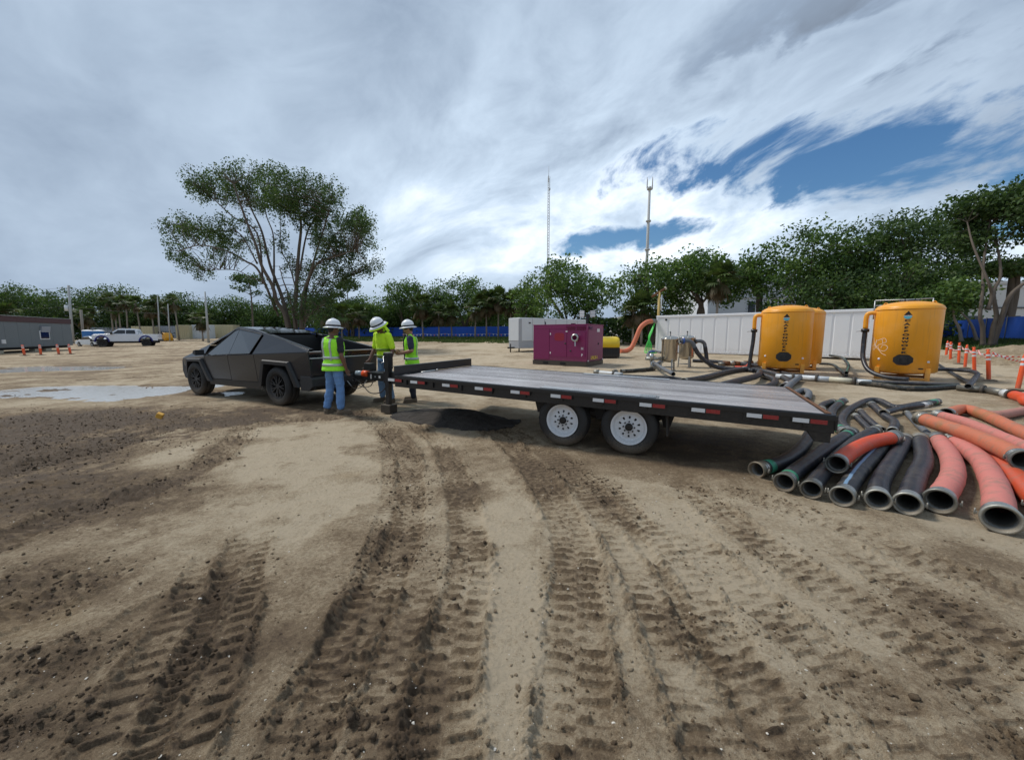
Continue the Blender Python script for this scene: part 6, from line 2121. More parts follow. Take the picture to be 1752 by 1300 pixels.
build_container()
pipe_thing('arched_hose', 'faded orange hose arching down from the end of the white container', 'hose', [
    ('steel_end', [(11.05, 29.9, 2.62), (10.5, 29.4, 2.60)], 0.17, M['coupling']),
    ('hose', [(10.5, 29.4, 2.60), (10.0, 29.0, 2.50), (9.5, 28.8, 2.1), (9.15, 28.7, 1.28), (8.8, 28.6, 0.62), (8.35, 28.5, 0.40), (7.9, 28.3, 0.40)], 0.17, hose_mat('hose_arch', (0.66, 0.17, 0.08), 0.6))])
for k in range(5):
    q = k - 2
    pipe_thing('green_hose', 'bright green hose hanging on the container end, %s of five' % ('outermost', 'second from outside', 'middle one', 'second from the wall', 'closest to the wall')[k], 'hose', [
        ('hose', [(10.85 - 0.05 * k, 29.6, 2.55 - 0.12 * k), (10.55 - 0.06 * k, 29.3, 1.8 - 0.1 * k), (10.30 + 0.08 * q, 29.1, 0.9), (10.20 + 0.13 * q, 28.9, 0.30), (10.35 + 0.15 * q, 28.4, 0.29)], 0.035,
         M.setdefault('green_hose', pm('green_hose', (0.06, 0.62, 0.08), 0.4)))], group='green hoses hanging on the container end')
mt = pipe_thing('rusty_mast', 'yellowish rusty mast with slanted head above the container', 'mast', [
    ('pole', [(12.4, 33.0, 0.3), (12.36, 33.0, 5.15)], 0.10, pm('mast_yellow', (0.55, 0.38, 0.12), 0.6, 0, 0.3, 3)), ('head_arm', [(11.75, 33.0, 4.75), (12.85, 33.0, 5.45)], 0.09, M['rust']),
    ('strap', [(12.55, 32.95, 3.6), (12.55, 32.95, 4.9)], 0.06, M['pvc']), ('cap', [(12.80, 33.0, 5.42), (12.92, 33.0, 5.5)], 0.13, M['tan_band'])])


# ================================================================== orange tanks
def tank_material():
    m = pm('tank_orange', (0.88, 0.37, 0.018), 0.40, 0, 0.08, 1.6, dirt=0.35, dirt_z=0.7, rvar=0.1)
    t = m.node_tree
    N = NT(t)
    bs = [n for n in t.nodes if n.type == 'BSDF_PRINCIPLED'][0]
    src = bs.inputs['Base Color'].links[0].from_socket
    oc = N.n('ShaderNodeTexCoord').outputs['Object']
    st = N.n('ShaderNodeVectorMath', {0: oc, 1: (9.0, 9.0, 0.5)}, operation='MULTIPLY').outputs[0]
    run = N.step(N.noise(st, 1.5, 6.0, 0.65), 0.52, 0.78)                      # rain runs down the paint
    fade = N.step(N.noise(oc, 1.1, 4.0, 0.6), 0.45, 0.7)
    c = N.mix(N.m('MULTIPLY', run, 0.38), src, (0.42, 0.20, 0.05))
    c = N.mix(N.m('MULTIPLY', fade, 0.14), c, (0.92, 0.62, 0.30))
    t.links.new(c, bs.inputs['Base Color'])
    return m


M['tank_orange'] = tank_material()
M['ink'] = pm('ink', (0.012, 0.012, 0.012), 0.5)
M['cyan'] = pm('cyan', (0.10, 0.42, 0.52), 0.5)
M['chalk'] = pm('chalk', (0.80, 0.62, 0.45), 0.8, 0, 0.3, 30)


def wrap(me, r, off=0.004):
    """bend flat lettering (x sideways, z up, y depth) round a tank of radius r"""
    for v in me.vertices:
        a = v.co.x / r
        rr = r + off - v.co.y
        v.co = Vector((rr * math.sin(a), -rr * math.cos(a), v.co.z))
    me.update()


def build_tank(x, y, label, hatch=True, graffiti=False, rail=False, turn=0.0):
    th = math.atan2(x, y)
    t = empty('carbon_tank', (x, y, tz(x, y)), rz=-th + turn, label=label, cat='tank', group='orange carbon tanks')
    r, z0, zs, zt = 0.90, 0.30, 2.53, 2.80
    T_ = M['tank_orange']
    MB().lathe([(r * 0.93, z0 - 0.04), (r, z0), (r, zs - 0.03), (r - 0.006, zs)], 64).build('shell', T_, t)
    top = [(r - 0.004, zs)] + [(r * math.cos(a), zs + (zt - zs) * math.sin(a)) for a in [PI / 2 * k / 10 for k in range(1, 10)]] + [(0.02, zt)]
    lid = MB().lathe(top, 64, None, (False, True)).build('dome', T_, t)
    MB().lathe([(0.02, z0 - 0.16), (r * 0.6, z0 - 0.10), (r * 0.93, z0 - 0.04)], 48, None, (True, False)).build('bottom', T_, t)
    MB().lathe([(r + 0.001, zs - 0.05), (r + 0.014, zs - 0.045), (r + 0.014, zs - 0.015), (r - 0.002, zs + 0.008)], 64).build('weld_rim', T_, t)
    h = MB().lathe([(0.24, zt - 0.035), (0.24, zt + 0.03), (0.20, zt + 0.05), (0.02, zt + 0.055)], 28, None, (False, True)).build('hatch', M['black_steel'], t)
    for k in range(6):
        a = 2 * PI * k / 6
        MB().cyl((0.25 * math.cos(a), 0.25 * math.sin(a), zt - 0.04), (0.25 * math.cos(a), 0.25 * math.sin(a), zt + 0.075), 0.018, n=8).build('hatch_bolt', M['black_steel'], h)
    for a in (R(200), R(340)):
        pts = [Vector((r * 0.72 * math.cos(a) + 0.06 * math.cos(q), r * 0.72 * math.sin(a), zt - 0.14 + 0.10 * math.sin(q))) for q in [PI * k / 8 for k in range(9)]]
        MB().tube(pts, 0.015, 8).build('lifting_eye', T_, t)
    # skid legs and frame
    for sx in (-1, 1):
        for sy in (-1, 1):
            MB().box((sx * 0.64, sy * 0.66, 0.22), (0.13, 0.10, 0.44)).build('leg', T_, t, bevel=0.008)
        MB().box((sx * 0.64, 0, 0.05), (0.12, 1.20, 0.09)).build('skid_beam', T_, t, bevel=0.006)
    for sy in (-1, 1):
        MB().box((0, sy * 0.66, 0.055), (1.15, 0.09, 0.08)).build('cross_beam', T_, t, bevel=0.006)
    # manway low on the front
    if hatch:
        zc = 0.72
        mw = MB()
        xs = [-0.25, -0.2, -0.15, -0.1, -0.05, 0.0, 0.05, 0.1, 0.15, 0.2, 0.25]
        hh = lambda q: 0.185 - max(0.0, abs(q) - 0.13) * 0.95
        vv = [(q, y_, zc + sg * hh(q)) for q in xs for y_ in (-0.012, 0.004) for sg in (-1, 1)]
        fs = []
        for k in range(len(xs) - 1):
            a, b = 4 * k, 4 * k + 4
            fs += [(a, b, b + 1, a + 1), (a + 1, b + 1, b + 3, a + 3), (a, a + 2, b + 2, b)]
        fs += [(0, 1, 3, 2), (4 * len(xs) - 4, 4 * len(xs) - 2, 4 * len(xs) - 1, 4 * len(xs) - 3)]
        me = mw.add(vv, fs).mesh('manway', M['ink'])
        wrap(me, r, 0.006)
        link('manway', me, t)
        MB().tube([(0, -r + 0.01, zc), (0, -r - 0.06, zc)], [0.12, 0.115], 24).build('manway_cover', M['black_plastic'], t)
        for s in (-1, 1):
            MB().box((s * 0.085, -r - 0.075, zc), (0.028, 0.04, 0.16)).build('manway_handle', M['black_steel'], t)
        # logo and lettering
        me = MB().prism([(-0.105, 2.275), (0.105, 2.275), (0.0, 2.42)], 'y', -0.002, 0.0).mesh('logo_peak', M['ink'])
        wrap(me, r)
        link('logo_peak', me, t)
        for nm, a0, a1, mt_ in (('logo_drop', 0.0, PI, M['white_mark']), ('logo_water', PI, 2 * PI, M['cyan'])):
            arc = [(0.105 * math.cos(a0 + (a1 - a0) * k / 12), 2.245 + (0.028 if nm == 'logo_drop' else 0.10) * math.sin(a0 + (a1 - a0) * k / 12)) for k in range(13)]
            me = MB().prism(arc, 'y', -0.002, 0.0).mesh(nm, mt_)
            wrap(me, r)
            link(nm, me, t)
        for k, ch in enumerate('CARBONWORKS'):
            o = word(ch, 0.12, (0, 0, 0), (0, 0, 0), t, M['ink'], 'letter', 0.001, 0.055)
            me = o.data
            for v in me.vertices:
                v.co = Vector((v.co.x * (1.65 if ch != 'W' else 1.3), v.co.z * 0.5 - 0.001, v.co.y * 0.86 + 2.09 - k * 0.1235))
            wrap(me, r)
        MB().box((0.46, -math.sqrt(r * r - 0.46 ** 2) - 0.01, 0.42), (0.13, 0.012, 0.04), rot=(0, 0, 0.53)).build('data_plate', M['ink'], t)
        for sx, zz in ((-0.62, 0.72), (0.62, 0.66)):
            MB().lathe([(0.04, 0), (0.04, 0.02), (0.02, 0.03)], 12, Matrix.Translation((sx, -math.sqrt(r * r - sx * sx), zz)) @ Euler((PI / 2, 0, math.asin(sx / r))).to_matrix().to_4x4(), (False, True)).build('plug', M['white_mark'], t)
    # inlet pipe and valve on the left flank, hose to the ground
    pts = spline([(-0.80, -0.25, 2.40), (-1.02, -0.28, 2.40), (-1.10, -0.29, 2.28), (-1.10, -0.29, 1.82)], 6)
    MB().tube(pts, 0.075, 14).build('inlet_pipe', T_, t)
    vl = MB().cyl((-1.10, -0.29, 1.70), (-1.10, -0.29, 1.82), 0.12, n=18).build('valve', M['black_steel'], t)
    MB().beam((-1.1, -0.29, 1.76), (-1.34, -0.42, 1.72), 0.03, 0.02).build('valve_lever', M['steel'], vl)
    hp = spline([(-1.10, -0.29, 1.72), (-1.11, -0.29, 1.3), (-1.16, -0.32, 0.6), (-1.18, -0.36, 0.12), (-1.0, -0.6, 0.08)] if not graffiti else
                [(-1.10, -0.29, 1.72), (-1.10, -0.32, 1.2), (-1.06, -0.5, 0.7), (-0.85, -0.85, 0.30), (-0.4, -1.15, 0.11), (0.2, -1.3, 0.08)], 8)
    MB().tube(hp, 0.075, 14).build('feed_hose', HM['black'], t)
    if graffiti:
        def scr(pts2):
            P2 = spline([(a, 0, b) for a, b in pts2], 6)
            rs = []
            for q in P2:
                a = q.x / r
                rs.append(Vector(((r + 0.003) * math.sin(a), -(r + 0.003) * math.cos(a), q.z)))
            mb = MB()
            for p0, p1 in zip(rs[:-1], rs[1:]):
                mb.beam(p0, p1, 0.016, 0.004, up=(p0.x, p0.y, 0))
            mb.build('chalk_scrawl', M['chalk'], t)
        scr([(-1.05, 1.50), (-0.92, 1.20), (-0.86, 1.42), (-0.98, 1.05), (-0.80, 1.20)])
        scr([(-0.82, 1.38), (-0.66, 1.44), (-0.62, 1.28), (-0.78, 1.22), (-0.70, 1.05), (-0.52, 1.02), (-0.44, 1.16), (-0.58, 1.24), (-0.66, 1.12)])
        scr([(-0.98, 1.30), (-0.74, 1.06), (-0.60, 0.92), (-0.46, 0.86)])
        scr([(-0.66, 1.46), (-0.54, 1.46), (-0.50, 1.34), (-0.60, 1.30)])
        scr([(-1.06, 1.18), (-0.94, 1.22), (-0.84, 1.10)])
    if rail:
        g = MB()
        for z in (2.72, 2.92):
            g.tube([(-0.95, 0.62, z), (0.1, 0.95, z), (0.6, 0.72, z)], 0.02, 8)
        for a, b in ((-0.95, 0.62), (0.1, 0.95), (0.6, 0.72)):
            g.cyl((a, b, 2.2), (a, b, 2.92), 0.02, n=8)
        g.build('guard_rail', M['dull_alu'], t)
    return t


build_tank(14.4, 14.2, 'orange upright tank with chalk scrawl and guard rail, standing nearest the delineator posts', graffiti=True, rail=True)
build_tank(11.4, 16.2, 'orange upright tank with clean lettered front in front of the container')
build_tank(13.35, 18.05, 'orange upright tank half hidden behind the clean lettered one', hatch=False)


# ================================================================== delineator posts, bases, barrier tape
def delineator(x, y, label, lean=(0, 0), group='orange delineator posts by the tanks', hgt=1.08):
    t = empty('delineator_post', (x, y, tz(x, y)), label=label, cat='traffic post', group=group)
    t.rotation_euler = (lean[0], lean[1], rng.uniform(0, 3))
    MB().lathe([(0.055, 0.05), (0.055, 0.82), (0.048, 0.86), (0.050, 0.98), (0.035, 1.02), (0.030, hgt), (0.01, hgt + 0.01)], 16, None, (False, True)).build('post', M['orange_plastic'], t)
    for z in (0.72, 0.86):
        MB().lathe([(0.0555, z), (0.057, z + 0.005), (0.057, z + 0.07), (0.0555, z + 0.075)], 16).build('reflective_sleeve', M['white_tape'], t)
    MB().lathe([(0.21, 0.0), (0.21, 0.03), (0.10, 0.06), (0.055, 0.065)], 8, None, (True, True), smooth=False).build('rubber_base', M['rubber'], t)
    k = MB().tube([Vector((0.05 * math.cos(a), 0, hgt - 0.02 + 0.045 * math.sin(a))) for a in [PI * q / 8 for q in range(9)]], 0.012, 6)
    k.build('handle', M['orange_plastic'], t)
    return t


posts = [(25.2, 22.4, 'farthest orange delineator post, in the tight cluster behind the tank'), (23.9, 21.0, 'orange delineator post second in the tight cluster behind the tank'),
         (23.2, 20.0, 'orange delineator post at the near side of the tight cluster'), (21.2, 18.0, 'orange delineator post third from the end of the open row'),
         (18.8, 15.6, 'orange delineator post with striped tape in the middle of the row'), (16.58, 13.32, 'orange delineator post second nearest, tape knotted round its top'),
         (14.62, 11.05, 'nearest orange delineator post at the right edge of the photo')]
for i, (x, y, lab) in enumerate(posts):
    delineator(x, y, lab, (rng.uniform(-0.05, 0.05), rng.uniform(0.05, 0.13)))
M['tape'] = None


def tape_material():
    m = bpy.data.materials.new('barrier_tape')
    m.use_nodes = True
    t = m.node_tree
    t.nodes.clear()
    N = NT(t)
    uv = N.n('ShaderNodeAttribute', attribute_name='along').outputs['Fac']
    s = N.m('FRACT', N.m('MULTIPLY', uv, 4.5))
    k = N.m('GREATER_THAN', s, 0.5)
    c = N.mix(k, (0.72, 0.05, 0.03), (0.78, 0.74, 0.70))
    p = N.n('ShaderNodeBsdfPrincipled', {'Base Color': c, 'Roughness': 0.4})
    N.n('ShaderNodeOutputMaterial', {'Surface': p.outputs[0]})
    return m


M['tape'] = tape_material()


def tape(a, b, sag, label, w=0.075, seed=0):
    a, b = Vector(a), Vector(b)
    n = 40
    V, A = [], []
    rr = random.Random(seed)
    L = (b - a).length
    ph = rr.random() * 6
    for i in range(n + 1):
        k = i / n
        p = a.lerp(b, k) - Vector((0, 0, sag * 4 * k * (1 - k)))
        tw = 0.9 * math.sin(ph + k * 9) * (0.3 + 0.7 * (4 * k * (1 - k)))
        d = (b - a).normalized()
        sd_ = d.cross(Vector((0, 0, 1))).normalized()
        u = Vector((0, 0, 1)) * math.cos(tw) + sd_ * math.sin(tw)
        V += [tuple(p - u * w / 2), tuple(p + u * w / 2)]
        A += [L * k, L * k]
    F = [(2 * i, 2 * i + 2, 2 * i + 3, 2 * i + 1) for i in range(n)]
    o = link('barrier_tape', np_mesh('barrier_tape', np.array(V), np.array(F), M['tape'], True, {'along': np.array(A)}), None)
    md = o.modifiers.new('t', 'SOLIDIFY')
    md.thickness = 0.002
    return tag(o, label, 'tape', 'striped tape strung between the delineators')


tp = [(x, y, tz(x, y) + 0.98) for x, y, _ in posts]
tape(tp[0], tp[1], 0.05, 'striped tape between the two farthest delineators', seed=1)
tape((tp[0][0], tp[0][1], tp[0][2] - 0.2), (tp[2][0], tp[2][1], tp[2][2] - 0.25), 0.1, 'lower striped tape wound round the tight post cluster', seed=2)
tape(tp[2], tp[3], 0.16, 'striped tape from the cluster to the first open post', seed=3)
tape(tp[3], tp[4], 0.18, 'striped tape sagging to the post in the middle of the row', seed=4)
tape(tp[4], tp[5], 0.22, 'striped tape sagging to the second nearest post', seed=5)
tape(tp[5], (20.6, 14.4, 0.60), 0.2, 'striped tape running off from the second nearest post towards the bank', seed=6)
tape((tp[3][0], tp[3][1], tp[3][2] - 0.18), (24.5, 17.5, 0.75), 0.2, 'striped tape trailing over the sand heap', seed=7)


# ================================================================== heaps
def heap(name, cx, cy, rx, ry, h, ang, mat, label, cat, seed, res=110, rough=0.35, attr=None, freq=1.6):
    r = np.random.default_rng(seed)
    g = np.linspace(-1.15, 1.15, res)
    U, V_ = np.meshgrid(g, g)
    d = np.hypot(U, V_)
    X = cx + rx * U * math.cos(ang) - ry * V_ * math.sin(ang)
    Y = cy + rx * U * math.sin(ang) + ry * V_ * math.cos(ang)
    n = fbm(X * freq + seed * 3.7, Y * freq, 5, seed, 0.55) - 0.5
    n2 = fbm(X * 11, Y * 11, 3, seed + 2, 0.6) - 0.5
    k = 1 - sstep(d + n * 0.7, 0.0, 1.05)
    Z = terrain(X, Y) + h * k * (1 + n * rough * 2) + n2 * 0.05 * sstep(k, 0, 0.2) - 0.06 * (k < 0.02)
    i = np.arange(res * res).reshape(res, res)
    f = np.stack([i[:-1, :-1], i[:-1, 1:], i[1:, 1:], i[1:, :-1]], -1).reshape(-1, 4)
    vv = np.stack([X.ravel(), Y.ravel(), Z.ravel()], 1)
    dm = d.ravel()[f].max(1) < 1.12
    o = link(name, np_mesh(name, vv, f[dm], mat, True, {'mud': np.full(res * res, attr if attr is not None else 0.2)}))
    return tag(o, label, cat)


M['dark_soil'] = pm('dark_soil', (0.052, 0.044, 0.037), 0.95, 0, 0.6, 7, bump=1.0, bscale=38)
heap('dark_soil_heap', -1.10, 7.30, 1.45, 0.70, 0.19, R(-24), M['dark_soil'], 'low heap of black soil spilled under the nose of the flatbed', 'soil heap', 2)
heap('sand_heap', 27.0, 20.6, 4.2, 2.4, 0.85, R(-20), M['soil'], 'long grey sand heap behind the taped delineators', 'sand heap', 5, attr=0.36)
heap('sand_heap', 24.0, 25.0, 3.0, 2.0, 0.6, R(10), M['soil'], 'smaller sand heap at the foot of the blue fence', 'sand heap', 6, attr=0.34)
# small litter
o = MB().box((0, 0, 0.05), (0.10, 0.075, 0.10)).build('yellow_cup', pm('litter_yellow', (0.75, 0.40, 0.06), 0.6), None, (-6.62, 7.10, 0.06), (0.3, 0.5, 0.4), bevel=0.01)
tag(o, 'crumpled yellow carton lying in the dark churned mud', 'litter')
# ================================================================== trees
def leaf_mat(name, stops, trans=0.35, rough=0.55):
    m = bpy.data.materials.new(name)
    m.use_nodes = True
    t = m.node_tree
    t.nodes.clear()
    N = NT(t)
    tint = N.n('ShaderNodeAttribute', attribute_name='tint').outputs['Fac']
    c = N.ramp(tint, stops)
    d = N.n('ShaderNodeBsdfPrincipled', {'Base Color': c, 'Roughness': rough, 'Specular IOR Level': 0.3}).outputs[0]
    tr = N.n('ShaderNodeBsdfTranslucent', {'Color': N.mix(1.0, c, (1.15, 1.25, 0.7, 1), 'MULTIPLY')}).outputs[0]
    mx = N.n('ShaderNodeMixShader', {0: trans, 1: d, 2: tr}).outputs[0]
    N.n('ShaderNodeOutputMaterial', {'Surface': mx})
    return m


M['leaf_dark'] = leaf_mat('leaf_dark', [(0.0, (0.030, 0.058, 0.020)), (0.5, (0.062, 0.112, 0.034)), (1.0, (0.125, 0.185, 0.055))])
M['leaf_mid'] = leaf_mat('leaf_mid', [(0.0, (0.038, 0.078, 0.022)), (0.5, (0.082, 0.150, 0.038)), (1.0, (0.16, 0.24, 0.06))])
M['leaf_olive'] = leaf_mat('leaf_olive', [(0.0, (0.030, 0.060, 0.020)), (0.5, (0.060, 0.106, 0.034)), (1.0, (0.115, 0.175, 0.055))])
M['leaf_palm'] = leaf_mat('leaf_palm', [(0.0, (0.14, 0.10, 0.055)), (0.3, (0.085, 0.085, 0.035)), (0.45, (0.05, 0.085, 0.026)), (1.0, (0.12, 0.17, 0.045))], 0.25)
M['bark'] = pm('bark', (0.125, 0.10, 0.078), 0.9, 0, 0.35, 2.5, bump=0.8, bscale=14)
M['bark_pale'] = pm('bark_pale', (0.27, 0.235, 0.195), 0.9, 0, 0.3, 2.5, bump=0.7, bscale=14)


def leaves(name, P, size, tint, mat, rs, aspect=0.55, droop=0.0):
    """one quad, folded to a point, per leaf"""
    n = len(P)
    a = rs.normal(size=(n, 3))
    a[:, 2] -= droop
    a /= np.linalg.norm(a, axis=1)[:, None]
    b = rs.normal(size=(n, 3))
    b -= a * (a * b).sum(1)[:, None]
    b /= np.linalg.norm(b, axis=1)[:, None]
    s = (size * (0.6 + 0.8 * rs.random(n)))[:, None]
    V = np.empty((n, 4, 3))
    V[:, 0] = P - a * s * 0.5
    V[:, 1] = P + b * s * aspect * 0.5
    V[:, 2] = P + a * s * 0.5
    V[:, 3] = P - b * s * aspect * 0.5
    F = np.arange(n * 4).reshape(n, 4)
    return np_mesh(name, V.reshape(-1, 3), F, mat, False, {'tint': np.repeat(np.clip(tint, 0, 1), 4)})


def crown_points(lobes, total, rs, clump=0.42, per=38, shell=0.62, shape=(1, 1, 0.7)):
    """leaf positions gathered in clumps over the lobes (cx,cy,cz,rx,ry,rz,density)"""
    wts = np.array([max(l[3], 0.1) * max(l[5], 0.1) * l[6] for l in lobes])
    wts /= wts.sum()
    C, T = [], []
    ncl = max(1, int(total / per))
    for l, w in zip(lobes, wts):
        k = max(1, int(round(ncl * w)))
        d = rs.normal(size=(k, 3))
        d /= np.linalg.norm(d, axis=1)[:, None]
        rr = shell + (1.0 - shell) * rs.random(k) ** 0.5
        rr *= 0.78 + 0.4 * rs.random(k)
        c = np.array(l[:3]) + d * rr[:, None] * np.array(l[3:6])
        C.append(c)
    C = np.vstack(C)
    ct = 0.5 + 0.22 * rs.normal(size=len(C))
    cs = clump * (0.6 + 0.8 * rs.random(len(C)))
    idx = np.repeat(np.arange(len(C)), per)
    g = rs.normal(size=(len(idx), 3))
    gl = np.linalg.norm(g, axis=1)[:, None]
    g = g * np.minimum(1.0, 1.75 / np.maximum(gl, 1e-6))
    P = C[idx] + g * cs[idx][:, None] * np.array(shape)
    tint = ct[idx] + 0.16 * rs.normal(size=len(idx))
    return P, tint, C


def tree(name, label, base, lobes, total, leaf, mat, stems, bark, seed, cat='tree', group=None, clump=0.42, per=38, twigs=0, twig_r=0.02, shell=0.62, aspect=0.55, shape=(1, 1, 0.7)):
    rs = np.random.default_rng(seed)
    t = empty(name, base, label=label, cat=cat, group=group)
    b = np.array(base)
    P, tint, C = crown_points(lobes, total, rs, clump, per, shell, shape)
    link('crown', leaves('crown', P - b, leaf, tint, M[mat], rs, aspect), t)
    mb = MB()
    SP = []
    for pts, r0, r1 in stems:
        sp = spline([Vector(p) - Vector(base) for p in pts], 6)
        k = len(sp)
        mb.tube(sp, [max(r0 + (r1 - r0) * (i / (k - 1)) ** 0.8, r1) * (1.0 + (0.35 if i == 0 else 0.0)) for i in range(k)], 8)
        SP += sp
    tr = mb.build('trunk', M[bark], t)
    if twigs:
        S = np.array([tuple(p) for p in SP])
        tw = MB()
        pick = rs.choice(len(C), min(twigs, len(C)), replace=False)
        for i in pick:
            c = C[i] - b
            d = S - c
            dist = np.linalg.norm(d, axis=1) + 1.2 * np.maximum(0, S[:, 2] - c[2])
            j = int(dist.argmin())
            a = Vector(S[j])
            e = Vector(c)
            mid = a.lerp(e, 0.5) + Vector((rs.normal() * 0.2, rs.normal() * 0.2, 0.08 * (e - a).length))
            tw.tube(spline([a, mid, e], 3), [twig_r, twig_r * 0.8, twig_r * 0.7, twig_r * 0.55, twig_r * 0.45, twig_r * 0.35, twig_r * 0.25][:7], 5)
        tw.build('twigs', M[bark], t)['kind'] = 'stuff'
    return t


BIG_LOBES = [
    (-28.37, 38.66, 15.41, 2.64, 2.30, 1.64, 1.00),
    (-24.68, 36.07, 15.37, 1.75, 1.94, 1.31, 1.00),
    (-23.92, 38.86, 16.23, 1.77, 2.18, 1.53, 1.00),
    (-18.53, 33.49, 13.66, 2.03, 2.45, 1.78, 1.00),
    (-17.66, 36.64, 14.44, 1.67, 2.33, 2.00, 0.90),
    (-18.61, 35.26, 12.49, 2.40, 2.26, 1.60, 1.10),
    (-17.73, 37.81, 12.07, 2.01, 2.71, 2.01, 1.00),
    (-13.43, 34.05, 11.17, 1.29, 1.92, 1.29, 0.80),
    (-14.56, 38.23, 10.20, 1.74, 2.09, 1.45, 0.80),
    (-15.64, 36.26, 9.29, 2.20, 1.83, 1.21, 1.10),
    (-13.93, 38.41, 8.21, 1.40, 1.65, 1.05, 0.90),
    (-29.87, 35.86, 10.98, 1.52, 1.81, 1.20, 1.10),
    (-27.28, 35.58, 10.56, 2.26, 1.92, 1.29, 1.00),
    (-31.92, 37.73, 9.33, 1.26, 1.51, 0.91, 1.00),
    (-28.59, 38.90, 10.62, 2.06, 1.80, 1.18, 0.90),
    (-24.46, 35.22, 11.35, 1.49, 1.56, 0.96, 0.50),
    (-30.72, 38.81, 7.78, 2.12, 1.21, 0.65, 0.60),
    (-25.37, 38.57, 10.27, 1.46, 2.11, 1.46, 0.60),
    (-15.96, 34.07, 9.50, 1.29, 1.75, 1.14, 0.80),
    (-20.27, 36.65, 7.91, 1.11, 1.72, 1.11, 0.50),
    (-16.05, 37.23, 6.56, 1.92, 1.49, 0.90, 0.80),
    (-19.49, 38.66, 7.42, 2.05, 1.79, 1.17, 1.00),
    (-17.37, 36.99, 5.56, 1.68, 1.36, 0.78, 0.60),
    (-12.61, 33.80, 10.77, 1.13, 1.74, 1.23, 0.90),
    (-18.83, 35.99, 4.40, 1.64, 2.30, 1.64, 0.50),
    (-27.83, 35.96, 14.55, 1.36, 1.58, 0.98, 0.90),
    (-20.74, 36.00, 13.32, 1.91, 2.00, 1.36, 1.00),
    (-24.87, 38.75, 14.59, 2.35, 1.92, 1.29, 0.90),
    (-20.46, 35.10, 15.24, 1.33, 1.55, 0.96, 0.70),
    (-14.97, 34.34, 12.59, 1.14, 1.76, 1.46, 0.70),
    (-16.97, 36.13, 5.47, 1.64, 1.34, 0.77, 0.60),
    (-13.74, 36.85, 11.60, 1.23, 1.85, 1.34, 0.90),
    (-20.22, 38.63, 4.61, 1.87, 2.43, 1.76, 0.80),
    (-20.88, 36.49, 4.71, 1.44, 1.96, 1.33, 0.45),
    (-16.94, 34.61, 4.04, 1.57, 2.00, 1.36, 0.80),
    (-15.72, 38.58, 7.85, 1.87, 1.53, 0.94, 0.80),
    (-29.33, 35.95, 8.15, 1.63, 1.22, 0.65, 0.60),
    (-21.61, 37.05, 9.83, 1.24, 1.86, 1.46, 0.35),
    (-16.69, 35.86, 8.03, 1.63, 1.58, 0.98, 0.80),
    (-25.02, 34.30, 8.24, 1.77, 1.19, 0.62, 0.50),
]
